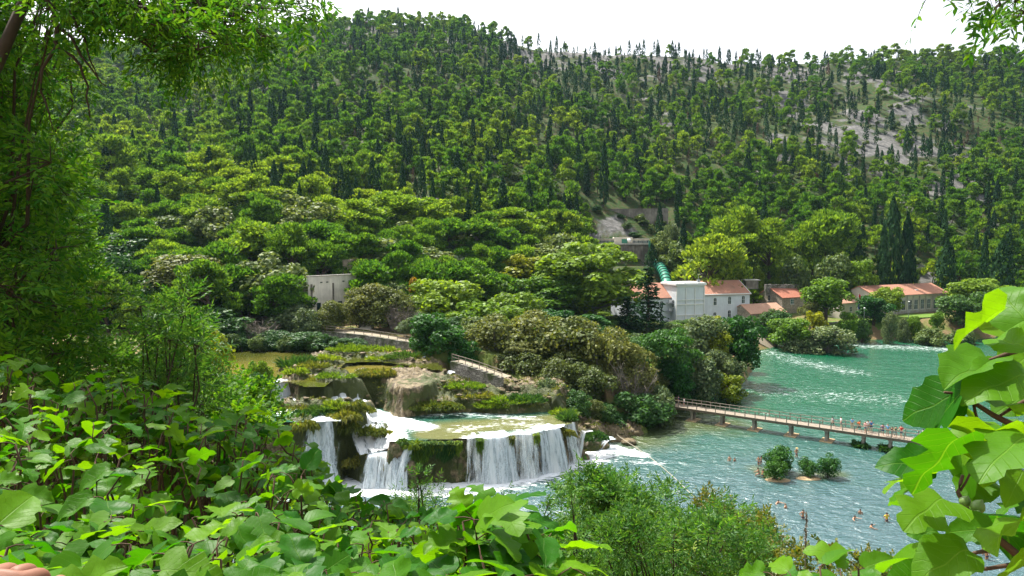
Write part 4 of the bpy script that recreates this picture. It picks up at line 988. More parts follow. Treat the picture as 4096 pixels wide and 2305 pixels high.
# low cover on the valley floor: bushes between the trees
rng = np.random.default_rng(77); n_ = 0
cand = np.stack([rng.uniform(-75, 60, 900), rng.uniform(117, 235, 900)], 1)
fd = sdpoly(FOREST, cand[:, 0], cand[:, 1]); yv, _ = foot_ridge(cand[:, 0], cand[:, 1]); sr = sdpoly(RIVER, cand[:, 0], cand[:, 1])
ok = (sr > 3) & (cand[:, 1] < yv+6) & ((fd < -1) | (cand[:, 1] > 147))
bush_no = 0
for (x, y) in cand[ok]:
    if bush_no >= 230: break
    if any(math.hypot(x-a, y-b) < r*.72 for a, b, r in KEEP_OUT): continue
    key = rnd.choice(['shade', 'maquis', 'maquis', 'olive', 'grey', 'lime'])
    px = 512+F*x/y
    where = 'in the thicket above the brown pool' if px < 320 else 'in the thicket behind the wooden fence' if px < 430 else 'under the olive grove' if px < 600 else 'at the foot of the white building'
    far = 'at the hill foot' if y > 185 else 'midway back' if y > 155 else 'near the water'
    colr = {'shade': 'dark green', 'maquis': 'pale green', 'olive': 'olive brown', 'grey': 'grey green', 'lime': 'fresh green'}[key]
    hh = rnd.uniform(2.2, 5.0)
    place(key, x, y, hh, hh*rnd.uniform(1.1, 1.6), 'bush', f"{'tall' if hh > 3.6 else 'low'} {colr} bush {where} {far}", 'bush', 'bushes of the valley floor', None, False); bush_no += 1
# ---------------------------------------------------------------- buildings
def wall_mat(name, col, stain=.25, scale=.5, bmp=.01):
    m, nt, out = new_mat(name); p = coords(nt)
    n1 = noise(nt, p, scale, 5, .6); n2 = noise(nt, coords(nt, scale=(2, 2, .25)), 1.2, 4, .6)
    c = mixc(nt, mrange(nt, mathn(nt, 'ADD', n1, mathn(nt, 'MULTIPLY', n2, .6)), .6, 1.05), tuple(x*(1-stain) for x in col), col)
    principled(nt, out, c, .85, .15, bump(nt, noise(nt, p, 8, 3), .5, bmp)); return m
def stone_mat(name, c0, c1, scale=(2.2, 2.2, 3.6), mortar=(.20, .18, .15), moss=0.0):
    m, nt, out = new_mat(name); p = coords(nt, scale=scale)
    v = nt.nodes.new('ShaderNodeTexVoronoi'); v.feature = 'F1'; v.inputs['Scale'].default_value = 1; L(nt, p, v.inputs['Vector'])
    e = nt.nodes.new('ShaderNodeTexVoronoi'); e.feature = 'DISTANCE_TO_EDGE'; e.inputs['Scale'].default_value = 1; L(nt, p, e.inputs['Vector'])
    sp = nt.nodes.new('ShaderNodeSeparateColor'); L(nt, v.outputs['Color'], sp.inputs[0])
    c = mixc(nt, sp.outputs[0], c0, c1)
    n = noise(nt, coords(nt), .6, 4)
    c = mixc(nt, mrange(nt, n, .35, .7, 0, .45), c, tuple(x*.5 for x in c0))
    if moss: c = mixc(nt, mrange(nt, noise(nt, coords(nt), .35, 5), .5-moss*.1, .65), c, (.05, .07, .02))
    c = mixc(nt, mrange(nt, e.outputs['Distance'], .02, .09), mortar, c)
    principled(nt, out, c, .9, .15, bump(nt, mrange(nt, e.outputs['Distance'], .0, .16), .8, .05)); return m
def tile_mat(name, c0, c1):
    m, nt, out = new_mat(name); p = coords(nt)
    w = nt.nodes.new('ShaderNodeTexWave'); w.bands_direction = 'X'; w.inputs['Scale'].default_value = 1.25; w.inputs['Distortion'].default_value = .3; L(nt, p, w.inputs['Vector'])
    b = nt.nodes.new('ShaderNodeTexBrick'); b.inputs['Scale'].default_value = 2.2; b.offset = .5
    b.inputs['Color1'].default_value = (.2, .2, .2, 1); b.inputs['Color2'].default_value = (.9, .9, .9, 1); b.inputs['Mortar'].default_value = (.0, .0, .0, 1); b.inputs['Mortar Size'].default_value = .03
    L(nt, p, b.inputs['Vector'])
    sp = nt.nodes.new('ShaderNodeSeparateColor'); L(nt, b.outputs[0], sp.inputs[0])
    n = noise(nt, p, .7, 5, .65)
    c = mixc(nt, mathn(nt, 'MULTIPLY_ADD', sp.outputs[0], .5, mathn(nt, 'MULTIPLY', n, .6)), c0, c1)
    c = mixc(nt, mrange(nt, noise(nt, p, .35, 4), .55, .75, 0, .5), c, (.16, .12, .09))
    principled(nt, out, c, .85, .2, bump(nt, w.outputs['Fac'], .9, .06)); return m
M_WHITE = wall_mat('white_render', (.60, .65, .69), .14); M_WTRIM = wall_mat('white_trim', (.68, .69, .68), .08)
M_RUIN = wall_mat('weathered_plaster', (.82, .77, .69), .28, .35); M_CONC = wall_mat('stained_concrete', (.30, .27, .23), .6, .25)
M_CONCL = wall_mat('pale_concrete', (.50, .48, .43), .35); M_BEIGE = wall_mat('beige_render', (.58, .54, .45), .18)
M_STONE = stone_mat('rubble_stone', (.30, .25, .19), (.50, .44, .35)); M_STONEG = stone_mat('grey_wall_stone', (.20, .19, .17), (.38, .36, .32), (1.5, 1.5, 2.4), (.10, .09, .08), .6)
M_TILE = tile_mat('terracotta_tiles', (.29, .13, .085), (.46, .245, .17)); M_TILEP = tile_mat('faded_tiles', (.38, .20, .13), (.55, .35, .25)); M_TILEO = tile_mat('old_red_tiles', (.26, .085, .055), (.46, .20, .13))
M_GLASS, _nt, _o = new_mat('dark_glass'); principled(_nt, _o, (.015, .035, .035), .08, .6)
M_TEAL = plain_mat('teal_shutter', (.02, .10, .085), .5, .2); M_GREEN = plain_mat('green_paint', (.012, .16, .10), .35, .18, 1.5, .5); M_DGREEN = plain_mat('dark_green_door', (.01, .055, .035), .5, .2)
M_STEEL = plain_mat('grey_steel', (.20, .22, .24), .5, .2, 2, .5); M_WPAINT = plain_mat('white_paint', (.80, .80, .80), .4, .05)
M_WOODG = plain_mat('weathered_wood', (.24, .205, .165), .85, .35, 2.5, .15, .01); M_WOODD = plain_mat('dark_weathered_wood', (.14, .11, .08), .85, .35, 2.5, .15, .01)
M_PIER = wall_mat('pier_concrete', (.33, .30, .26), .5, .9); M_ROCKY = plain_mat('tan_rock', (.36, .27, .16), .9, .4, 3, .1, .05)

def solve_u(p0, rz, px, z):
    lo, hi = -80.0, 80.0
    for _ in range(60):
        u = (lo+hi)/2
        if to_px(p0[0]+u*math.cos(rz), p0[1]+u*math.sin(rz), z)[0] < px: lo = u
        else: hi = u
    return u
def gable(mb, x0, x1, y0, y1, ze, zr, ov=.45, th=.18, mat=0, ends=.25):
    ym = (y0+y1)/2; k = (zr-ze)/(ym-y0)
    for s, ya in ((1, y0-ov), (-1, y1+ov)):
        za = ze-ov*k
        P = [(x0-ends, ya, za), (x1+ends, ya, za), (x1+ends, ym+s*.0, zr), (x0-ends, ym+s*.0, zr)]
        mb.prism(P if s > 0 else P[::-1], (0, 0, th), mat)
def gable_walls(mb, x0, x1, y0, y1, ze, zr, mat=0, z0=-1.5):
    ym = (y0+y1)/2
    mb.prism([(x0, y0, z0), (x0, y1, z0), (x0, y1, ze), (x0, ym, zr), (x0, y0, ze)], (x1-x0, 0, 0), mat)
def arch_pts(w, h, n=7, flat=.7):
    r = w/2; pts = [(-r, 0), (r, 0)]
    for i in range(n): 
        a = math.pi*i/(n-1); pts.append((math.cos(a)*r, h-r*flat+math.sin(a)*r*flat))
    return pts
def window(root, x, y, z, w, h, arch=False, frame=M_WTRIM, glass=M_GLASS, side=0, fw=.12, mull=1, name='window'):
    """a window on the front wall (side 0) or the left end wall (side 1); its pane, bars and sill are sub-parts"""
    prof = arch_pts(w+2*fw, h+2*fw) if arch else [(-w/2-fw, 0), (w/2+fw, 0), (w/2+fw, h+2*fw), (-w/2-fw, h+2*fw)]
    prof2 = arch_pts(w, h) if arch else [(-w/2, 0), (w/2, 0), (w/2, h), (-w/2, h)]
    def W(p, off, dz=0): return (x+p[0], y-off, z+p[1]+dz) if side == 0 else (x-off, y-p[0], z+p[1]+dz)
    dirv = (0, .06, 0) if side == 0 else (.06, 0, 0)
    m = MB(); m.prism([W(p, .05, -fw) for p in prof], dirv); f = m.build(name, frame, root)
    m = MB(); m.prism([W(p, .085) for p in prof2], dirv); m.build('pane', glass, f)
    m = MB()
    for i in range(mull):
        cx = (-w/2+w*(i+1)/(mull+1))
        c = W((cx, h*.5), .10); m.box(c, (.06, .05, h*.96) if side == 0 else (.05, .06, h*.96))
    c = W((0, h*.52), .102); m.box(c, (w, .05, .06) if side == 0 else (.05, w, .06)); m.build('glazing_bars', frame, f)
    m = MB(); c = W((0, -fw-.05), .12); m.box(c, (w+.5, .25, .10) if side == 0 else (.25, w+.5, .10)); m.build('sill', frame, f)
    return f

# --- white power house
rzA = math.radians(18); A = PZ(675.6, 330.5, 3.9)
wb = thing('white_building', tuple(A), 'white three storey riverside building with red tiled roof and plain panelled tower', 'building', None, rzA)
uT = solve_u(A, rzA, 704, 10); uR = solve_u(A+np.array([-3*math.sin(rzA), 3*math.cos(rzA), 0]), rzA, 749.5, 10)
HT = 13.6; zeR, zeL, zrR = 10.3, 9.9, 14.1
m = MB(); m.box((uT/2, 4.0, HT/2-.5), (uT, 8.0, HT+1)); tow = m.build('tower', M_WHITE, wb)
m = MB(); m.box((uT/2, 4.0, HT+.28), (uT+.9, 9.0, .5)); m.box((uT/2, 4.0, HT+.62), (uT+.5, 8.6, .16)); m.build('roof_slab', M_WTRIM, tow)
m = MB()
for i in range(4): m.box((.12+(uT-.24)*i/3, -.05, HT*.5-.4), (.26, .34, HT-.8))
for zz in (1.4, 4.6, 7.8, 9.2, HT-.25): m.box((uT/2, -.115, zz), (uT-.02, .31, .30))
m.build('facade_ribs', M_WTRIM, tow)
for k in range(7):
    m = MB(); m.box((uT*.12+uT*.76*k/6, 1.2+(k % 2)*.8, HT+.85), (.3, .3, .3)); m.build('roof_vent', M_WPAINT, tow)
m = MB(); m.tube([(uT*.86, 1.2, HT+.7), (uT*.86, 1.2, HT+3.2)], [.09, .05], 6); m.bar((uT*.86, 1.2, HT+3.0), (uT*.86+1.3, 1.2, HT+3.4), .07, .07); m.bar((uT*.86-.6, 1.2, HT+1.7), (uT*.86+.6, 1.2, HT+1.7), .06, .06); m.box((uT*.86, 1.2, HT+1.2), (.9, .7, .7)); m.build('antenna', M_STEEL, tow)
m = MB(); gable_walls(m, uT-.3, uR, 3, 15, zeR, zrR); m.build('wall', M_WHITE, wb)
m = MB(); gable(m, uT+.02, uR, 3, 15, zeR, zrR, .5); rr = m.build('tiled_roof', M_TILE, wb)
m = MB(); m.box(((uT+uR)/2+.1, 2.72, zeR-.02), (uR-uT+.1, .5, .32)); m.bar((uR+.28, 2.6, zeR-.15), (uR+.28, 9, zrR+.05), .16, .3); m.build('cornice', M_WTRIM, wb)
uL = solve_u(A+np.array([-3*math.sin(rzA), 3*math.cos(rzA), 0]), rzA, 629, 12)
m = MB(); gable_walls(m, uL, .3, 3, 15, zeL, zrR-.3); m.build('wall', M_WHITE, wb)
m = MB(); gable(m, uL, -.02, 3, 15, zeL, zrR-.3, .5); m.build('tiled_roof', M_TILE, wb)
for px_, zz, ww, hh in ((725.7,7.0,1.0,2.2),(740.2,7.2,1.0,2.3),(753.3,0,0,0),(725.7,3.7,1.0,1.0),(740.2,2.9,1.0,2.3)):
    if ww: window(wb, solve_u(A+np.array([-3*math.sin(rzA), 3*math.cos(rzA), 0]), rzA, px_-11, 8), 3, zz, ww, hh, True)
for dx, zz, hh in ((12.35,7.3,2.3),(12.35,3.0,2.3)): 
    window(wb, uT+dx*(uR-uT)/14.2, 3, zz, 1.0, hh, True)
for uu in (uL+3, uL+7, uL+11):
    for zz in (6.6, 2.6): window(wb, uu, 3, zz, 1.0, 2.1, True)
window(wb, 0, 1.6, 7.0, 1.0, 2.1, True, side=1)
for lv in (2.2, 5.6, 8.2):               # stair landings and cooling units in the corner left of the tower
    m = MB(); m.box((-1.0, 1.9, lv), (1.9, 1.5, .10))
    for s in (-1.9, -1.0, -.1): m.tube([(s, 1.2, lv), (s, 1.2, lv+1.1)], .035, 5)
    m.bar((-1.9, 1.2, lv+1.1), (-.1, 1.2, lv+1.1), .05, .05); m.bar((-1.9, 1.2, lv+.6), (-.1, 1.2, lv+.6), .04, .04); b_ = m.build('balcony', M_STEEL, wb)
    m = MB(); m.box((-.6, 2.2, lv+.5), (.9, .4, .7)); m.build('cooling_unit', M_WPAINT, b_)
# --- penstock behind it
pen = thing('penstock', tuple(PY(657, 262, 252)), 'fat green ribbed water pipe curving down to the white building', 'pipe')
pl = [PY(656.5, 263.5, 253), PY(659.5, 266, 249), PY(662.5, 270.5, 243), PY(665, 276, 236), PY(667, 284, 229), PY(668, 292, 225)]
pl = [p-np.array(pen.location) for p in pl]; pr_, _ = resample(np.array(pl), 1.0)
m = MB(); m.tube(pr_, 1.75, 18); m.build('pipe', M_GREEN, pen, smooth=True)
for i in range(2, len(pr_)-2, 3):
    m = MB(); d = unit(pr_[i+1]-pr_[i-1]); m.tube([pr_[i]-d*.16, pr_[i]+d*.16], 1.98, 18); m.build('ring', M_DGREEN, pen)
# --- valve house on its wall
V0 = PY(594, 244.5, 268); V1 = PY(657, 243.6, 268); LV = V1[0]-V0[0]
vh = thing('valve_house', tuple(V0), 'long low concrete valve house with a strip of windows and a green door', 'building')
m = MB(); m.box((LV/2, 3, 1.0), (LV, 6, 2.1)); m.build('wall', M_BEIGE, vh)
m = MB(); m.box((LV/2, 3, 2.22), (LV+.8, 7.0, .28)); m.build('roof_slab', M_CONCL, vh)
m = MB(); m.box((LV*.46, 1.3, 1.45), (7.2, 4.0, 2.95)); cb = m.build('entrance_block', M_BEIGE, vh)
m = MB(); m.box((LV*.48, -.74, 1.1), (2.3, .10, 2.0)); m.build('door', M_GREEN, cb)
for i, fx_ in enumerate([.07, .13, .19, .25, .31, .60, .67, .74, .81, .88, .95]):
    window(vh, LV*fx_, 0, .75, 1.9, .8, False, M_WTRIM, M_GLASS, 0, .08, 3)
m = MB(); m.lathe((0, 0, 0), [(.05, 0), (.5, .10), (.85, .28)], 14); ds = m.build('satellite_dish', M_WPAINT, vh, smooth=True); ds.location = (LV*.545, -1.1, 1.6); ds.rotation_euler = (math.radians(78), 0, math.radians(15))
W0 = PY(604, 246.5, 264); W1 = PY(663, 245.5, 264)
cw = thing('concrete_wall', tuple(W0), 'tall stained concrete retaining wall below the valve house with two green pipes', 'wall')
m = MB(); m.box(((W1[0]-W0[0])/2, 1.5, -5.0), (W1[0]-W0[0], 3.2, 11.5)); m.build('wall', M_CONC, cw)
m = MB(); m.box(((W1[0]-W0[0])/2, 1.3, .95), (W1[0]-W0[0]+1.5, 4.4, .5)); m.build('coping', M_CONCL, cw)
m = MB()
for k in range(7): m.box(((W1[0]-W0[0])*(k+.5)/7, -.3, -5.2), (.7, .6, 11.0))
m.build('buttresses', M_CONC, cw)
for px_, t_, b_, r_ in ((611.5, 242, 256, .95), (651.5, 240.5, 252, .95)):
    p = PY(px_, t_, 262)-np.array(cw.location); q = PY(px_, b_, 262)-np.array(cw.location)
    m = MB(); m.tube([(p[0], -1.3, p[2]), (p[0], -1.3, q[2])], r_, 16); m.tube([(p[0], -1.3, p[2]-.1), (p[0], -1.3, p[2]+.12)], r_+.15, 16); m.build('surge_pipe', M_GREEN, cw, smooth=False)
def plain_wall(name, P, Q, h, th, mat, label, deep=2.0, cap=None, cat='wall', butt=0):
    P = np.array(P, float); Q = np.array(Q, float); root = thing(name, tuple(P), label, cat)
    m = MB(); d = Q-P; n = max(2, int(np.linalg.norm(d)/3))
    for i in range(n):
        a = d*i/n; b = d*(i+1)/n; c = (a+b)/2; L_ = np.linalg.norm((b-a)[:2])
        m.box((c[0], c[1], c[2]+(h-deep)/2), (L_+.02, th+.004*(i % 2), h+deep+.01*(i % 2)), math.atan2(d[1], d[0]))
    m.build('wall', mat, root)
    m = MB()
    for i in range(n):
        a = d*i/n; b = d*(i+1)/n; c = (a+b)/2
        m.box((c[0], c[1], c[2]+h+.07), (np.linalg.norm((b-a)[:2])-.05, th+.16, .14), math.atan2(d[1], d[0]))
    m.build('coping', cap or mat, root)
    return root
plain_wall('concrete_wall', PY(588, 222, 300), PY(668, 221, 296), 5.4, 1.0, M_CONC, 'upper stained concrete wall on the hill above the valve house', 3)
plain_wall('stone_wall', PY(664, 279, 236), PY(705, 279, 236), 1.6, .8, M_STONEG, 'low rubble wall right of the green pipe on the slope', 2)
plain_wall('stone_wall', PY(765, 290, 232), PY(815, 290, 240), 1.8, .8, M_STONEG, 'terrace wall on the bare slope behind the stone houses', 2)
m_ = thing('concrete_hut', tuple(PY(752, 287, 226)), 'small square concrete hut on the bare slope behind the white building', 'hut')
m = MB(); m.box((0, 1.5, .8), (4.2, 3, 2.8)); m.build('wall', M_CONC, m_); m = MB(); m.box((0, 1.5, 2.3), (5.2, 4, .3)); m.build('roof_slab', M_CONCL, m_)
# --- stone houses
rzS = math.radians(26)
S = PZ(782, 313.5, 6.5)
sh = thing('stone_house', tuple(S), 'rubble stone house with weathered red gable roof and a teal window', 'house', None, rzS)
w_ = solve_u(S, rzS, 814, 10)
m = MB(); gable_walls(m, 0, w_, 0, 11.5, 5.3, 8.3); m.build('wall', M_STONE, sh)
m = MB(); gable(m, 0, w_, 0, 11.5, 5.3, 8.3, .35); m.build('tiled_roof', M_TILEO, sh)
window(sh, w_*.30, 0, 3.1, 1.35, 1.5, False, M_WTRIM, M_TEAL); window(sh, w_*.72, 0, 3.1, 1.2, 1.5, False, M_WTRIM, M_GLASS); window(sh, 0, 5.7, 4.0, .8, 1.7, False, M_CONCL, M_GLASS, 1)
m = MB(); m.box((w_*.62, -.02, 1.0), (1.6, .12, 2.1)); m.build('door', M_WOODD, sh)
S2 = PZ(750.5, 328, 4.0)
an = thing('stone_annexe', tuple(S2), 'low stone annexe with faded tile roof joined to the white building', 'house', None, rzS)
w2 = solve_u(S2, rzS, 786, 8)
m = MB(); gable_walls(m, 0, w2, 0, 8.5, 4.4, 6.8); m.build('wall', M_STONE, an)
m = MB(); gable(m, 0, w2, 0, 8.5, 4.4, 6.8, .35); m.build('tiled_roof', M_TILEP, an)
window(an, 1.6, 0, 1.0, 1.0, 1.7, True, M_CONCL, M_GLASS); window(an, w2*.6, 0, 1.0, 1.0, 1.7, True, M_CONCL, M_GLASS)
# --- tiled hall
S3 = PZ(874, 315.4, 6.0); rzH = math.radians(26)
ha = thing('tiled_hall', tuple(S3), 'long hall with terracotta roof, white pilasters and five tall dark windows', 'building', None, rzH)
w3 = solve_u(S3, rzH, 946.5, 8); D3 = 12.0; ze3, zr3 = 6.5, 9.3
m = MB(); gable_walls(m, 0, w3, 0, D3, ze3, zr3); m.build('wall', M_BEIGE, ha)
m = MB(); gable(m, 0, w3, 0, D3, ze3, zr3, .7, .22); m.build('tiled_roof', M_TILE, ha)
m = MB(); m.box((w3/2, -.5, ze3-.42), (w3+.6, .3, .22)); m.build('gutter', M_CONCL, ha)
def uh(px_): return solve_u(S3, rzH, px_, 9)
m = MB()
for zx in (1420, 1460, 1515, 1564, 1618, 1670, 1724, 1772): m.box((uh((2896+zx/2.0717)/4), -.16, ze3/2-.2), (.42, .32, ze3-.4))
m.build('pilasters', M_CONCL, ha)
m = MB(); m.box((w3*.62, -.10, 4.65), (w3*.62, .2, .25)); m.box((w3*.62, -.12, .55), (w3*.62, .24, .9)); m.build('bands', M_CONCL, ha)
for zx in (1440, 1487, 1540, 1590, 1643, 1696): window(ha, uh((2896+zx/2.0717)/4), 0, 1.15, 1.75, 3.2, False, M_WTRIM, M_GLASS, 0, .08, 2)
m = MB(); m.box((uh((2896+1750/2.0717)/4), -.05, 1.3), (1.6, .16, 2.7)); dr = m.build('door', M_DGREEN, ha); m = MB(); m.box((uh((2896+1750/2.0717)/4), -.06, 3.4), (1.7, .14, 1.3)); m.build('fanlight', M_GLASS, dr)
m = MB(); m.box((uh(942.8), -.07, 2.9), (2.2*.9, .14, 6.0)); m.build('stone_bay', M_STONE, ha)
window(ha, 0, 5.0, 4.6, .8, 1.4, False, M_CONCL, M_DGREEN, 1)
m = MB(); m.box((w3*.63, 2.0, 7.65), (1.2, .8, .35)); m.build('skylight', M_WPAINT, ha)
S4 = PZ(844, 316.5, 5.8); lo = thing('low_tiled_house', tuple(S4), 'low house with pale tiled roof joined to the left of the long hall', 'house', None, rzH)
w4 = solve_u(S4, rzH, 874, 8)
m = MB(); gable_walls(m, 0, w4-.3, 1, 10, 4.4, 7.2); m.build('wall', M_BEIGE, lo)
m = MB(); gable(m, 0, w4-.35, 1, 10, 4.4, 7.2, .4); m.build('tiled_roof', M_TILEP, lo)
window(lo, w4*.3, 1, 1.4, 1.1, 1.5); window(lo, w4*.7, 1, 1.4, 1.1, 1.5)
m = MB()
for fx_ in (.35, .75): m.box((w4*fx_, 3.2, 6.0), (.8, .7, .3))
m.build('roof_lights', M_WOODD, lo)
# --- terraces, quay and lawn of the right bank
plain_wall('stone_wall', PZ(815, 327, 4.0), PZ(871, 322, 4.0), .9, .6, M_STONEG, 'upper low stone terrace wall across the lawn', 1.5)
plain_wall('stone_wall', PZ(822, 336, 1.6), PZ(872, 330.5, 1.6), 1.2, .7, M_STONEG, 'lower stone quay wall with a small arch at the river', 2.5)
plain_wall('stone_wall', PZ(872, 331, 1.8), PZ(945, 324, 1.8), 1.0, .6, M_STONEG, 'stone quay wall running right along the river', 2.5)
plain_wall('stone_wall', PZ(880, 318.5, 5.0), PZ(950, 316, 5.0), .5, .5, M_CONCL, 'low kerb wall in front of the long hall', 1.2)
plain_wall('concrete_wall', PZ(757, 340, 1.2), PZ(775, 340.5, 1.2), 1.1, 1.0, M_CONCL, 'short pale concrete quay left of the willow bushes', 2.5)
m = MB(); q = PZ(854, 334.6, .9)
pa = [(-1.1, 0), (1.1, 0)]+[(math.cos(a)*1.1, .5+math.sin(a)*.9) for a in np.linspace(0, math.pi, 9)]
m.prism([(x_, -.45, z_) for x_, z_ in pa], (0, .2, 0)); o = m.build('arch_opening', M_GLASS); o.location = tuple(q); tag(o, 'dark arched culvert mouth in the lower quay wall', 'culvert')  # solid dark plate: the shade inside the culvert is its colour
# lawn
def sheet_over(name, P, mat, label, lift=.12, n=26, kind='structure'):
    P = np.array(P); u_ = np.linspace(0, 1, n); V = []
    for a in u_:
        for b in u_: V.append((P[0]*(1-a)+P[1]*a)*(1-b)+(P[3]*(1-a)+P[2]*a)*b)
    V = np.array(V); V[:, 2] = Harr(V[:, 0], V[:, 1])+lift
    i = np.arange(n-1)[:, None]*n; j = np.arange(n-1)[None]
    mb = MB(); mb.add(V, [np.stack([i+j, i+n+j, i+n+j+1, i+j+1], -1).reshape(-1, 4)])
    return struct(mb.build(name, mat, smooth=True), label, name.replace('_', ' '), kind)
M_LAWN = plain_mat('lawn_grass', (.10, .17, .03), .95, .4, 1.2, .1, .05); M_GRAVEL = plain_mat('pale_gravel', (.26, .225, .17), .95, .25, 2.5, .1, .02)
sheet_over('lawn', [PZ(812, 331, 3.2), PZ(942, 325, 3.2), PZ(948, 314, 5.5), PZ(815, 320, 5)], M_LAWN, 'sunny strip of lawn in front of the hall', .15)
sheet_over('footpath', [PZ(752, 338, 3), PZ(775, 338, 3), PZ(772, 331.5, 4), PZ(750, 331.5, 4)], M_GRAVEL, 'pale paved strip in front of the stone annexe', .15, 10)
# --- flag, lamps, chimney on the skyline
fp = thing('flagpole', tuple(PZ(857.5, 321, 5)), 'thin flagpole with a hanging red white blue flag on the lawn', 'flag')
m = MB(); m.tube([(0, 0, 0), (0, 0, 9)], [.07, .04], 6); m.build('pole', M_WPAINT, fp)
M_RED = plain_mat('red_cloth', (.55, .02, .03), .8, .1); M_WCL = plain_mat('white_cloth', (.8, .8, .8), .8, .05); M_BCL = plain_mat('blue_cloth', (.03, .07, .40), .8, .1)
m = MB()
for k, (zz) in enumerate((8.8, 7.2, 5.6)):
    xs = np.linspace(0.05, .85, 7); top = [(x_, .14*math.sin(x_*9+k), zz-x_*.5) for x_ in xs]; bot = [(x_*.8, .16*math.sin(x_*8+k), zz-1.6-x_*.5) for x_ in xs]
    V = top+bot; m.add(V, [[[i, i+1, i+8, i+7] for i in range(6)]], k)
m.build('flag', [M_RED, M_WCL, M_BCL], fp)
def lamp(px_, b, d, top, label, arms=2):
    p = PY(px_, b, d); h = PY(px_, top, d)[2]-p[2]
    r = thing('street_lamp', tuple(p), label, 'lamp')
    m = MB(); m.tube([(0, 0, -.5), (0, 0, h)], [.09, .05], 6); m.build('pole', M_STEEL, r)
    for s in ([-1, 1] if arms == 2 else [1]):
        m = MB(); m.bar((0, 0, h), (s*.9*(arms > 1), 0, h+.15), .06, .06); m.ball((s*.9*(arms > 1), 0, h+.12), (.32, .32, .2), 8); m.build('lamp_head', M_WPAINT, r, smooth=True)
    return r
lamp(673, 245, 262, 229, 'white twin headed lamp right of the valve house'); lamp(571, 252, 258, 234, 'white twin headed lamp left of the valve house')
lamp(908.5, 318, 222, 302, 'white globe lamp before the hall windows', 1); lamp(864, 322, 210, 308.5, 'thin garden lamp beside the flagpole', 1); lamp(596, 243, 262, 236, 'grey lamp behind the left end of the valve house', 1)
p = PY(739.5, 66, 584); sk = thing('chimney_stack', tuple(p), 'lone square brick chimney standing on the skyline', 'chimney')
hC = PY(739.5, 57, 584)[2]-p[2]
m = MB(); m.box((0, 0, hC/2-2), (1.15, 1.15, hC+4)); m.build('shaft', M_TILEO, sk); m = MB(); m.box((0, 0, hC+.1), (1.5, 1.5, .5)); m.build('cap', M_TILEO, sk)
# --- ruined white wall
R0 = PY(308, 277, 150); R1 = PY(356, 272.5, 160); gz = min(H(R0[0], R0[1]), H(R1[0], R1[1])); hR = R0[2]-gz
ru = thing('ruined_wall', (R0[0], R0[1], gz), 'roofless whitewashed ruin wall with small slots and bare openings', 'ruin', None, math.atan2(R1[1]-R0[1], R1[0]-R0[0]))
LR = math.hypot(R1[0]-R0[0], R1[1]-R0[1])
m = MB(); m.box((LR/2, .3, hR/2-.5), (LR, .6, hR+1)); m.box((LR-.32, 3.3, hR/2-.3), (.6, 5.4, hR+.2)); m.box((.3, 3.3, hR/2-1.4), (.6, 5.4, hR-1.5)); m.build('wall', M_RUIN, ru)
m = MB(); m.box((LR/2, .3, hR+.12), (LR+.3, .8, .22)); m.build('coping', M_CONCL, ru)
m = MB()
for fx_ in (.06, .50, .93): m.box((LR*fx_, -.10, hR*.62), (.35, .2, hR*.42))
m.build('pilasters', M_CONC, ru)
m = MB()
for fx_ in (.26, .38, .72, .85): m.box((LR*fx_, -.03, hR-1.35), (.55, .12, .22))
for fx_ in (.2, .42, .64, .86): m.box((LR*fx_, -.04, hR*.28), (1.0, .12, 2.0))
m.build('openings', M_GLASS, ru)  # dark panels on the uncut wall: shade of the openings painted
p = PY(348, 273, 166); pi = thing('stone_pillar', (p[0], p[1], H(p[0], p[1])), 'square rubble stone pillar standing behind the ruined wall', 'pillar')
hp = PY(348, 260.5, 166)[2]-pi.location.z; m = MB(); m.box((0, 0, hp/2-.5), (2.2, 1.6, hp+1)); m.build('pillar_body', M_STONE, pi); m = MB(); m.box((0, 0, hp+.1), (2.5, 1.9, .2)); m.build('cap', M_STONE, pi)
# --- lookout on the left
plain_wall('stone_wall', PY(134, 216, 234), PY(190, 213.5, 236), 1.2, .6, M_STONE, 'pale dry stone parapet of the lookout under the pines', 2.5)
p = PY(139, 214, 246); ck = thing('stone_cottage', tuple(p), 'small stone cottage with orange red roof behind the lookout parapet', 'house', None, math.radians(6))
m = MB(); gable_walls(m, 0, 10, 0, 7, 2.6, 4.6); m.build('wall', M_STONE, ck); m = MB(); gable(m, 0, 10, 0, 7, 2.6, 4.6, .5); m.build('tiled_roof', M_TILE, ck)
window(ck, 2.5, 0, .9, .9, 1.2); window(ck, 7, 0, .9, .9, 1.2); m = MB(); m.box((4.8, -.03, 1.0), (1.0, .12, 2.0)); m.build('door', M_WOODD, ck)
# ---------------------------------------------------------------- walkways, bridge
def rail_fence(name, P, h, label, gap=2.0, th=.10, mat=None, rails=(.97, .55), side=0.0):
    """wooden post and rail fence along a 3D polyline; each post a part"""
    P, u = resample(np.array(P, float), .25); root = thing(name, tuple(P[0]), label, 'fence'); O = P[0]; mat = mat or M_WOODG
    mb = MB(); n = max(2, int(round(u[-1]/gap))); st = [np.array([np.interp(u[-1]*i/n, u, P[:, k]) for k in range(3)])-O for i in range(n+1)]
    for f in rails:
        mr = MB()
        for a, b in zip(st[:-1], st[1:]):
            d = unit(b-a)*.01; mr.bar(a+np.array([0, 0, h*f])+d, b+np.array([0, 0, h*f])-d, .06, .13)
        mr.build('rail', mat, root)
    m0 = MB(); m0.box((0, 0, h*.46), (th, th, h*1.12)); me = m0.mesh('post', mat)
    for s in st: o = link('post', me, root); o.location = tuple(s+np.array([.0, -.09, 0]))
    return root
w0, w1, w2 = PY(318, 331.5, 138), PY(365, 336, 133), PY(415, 344, 125)
pth = [w0, w1, w2]
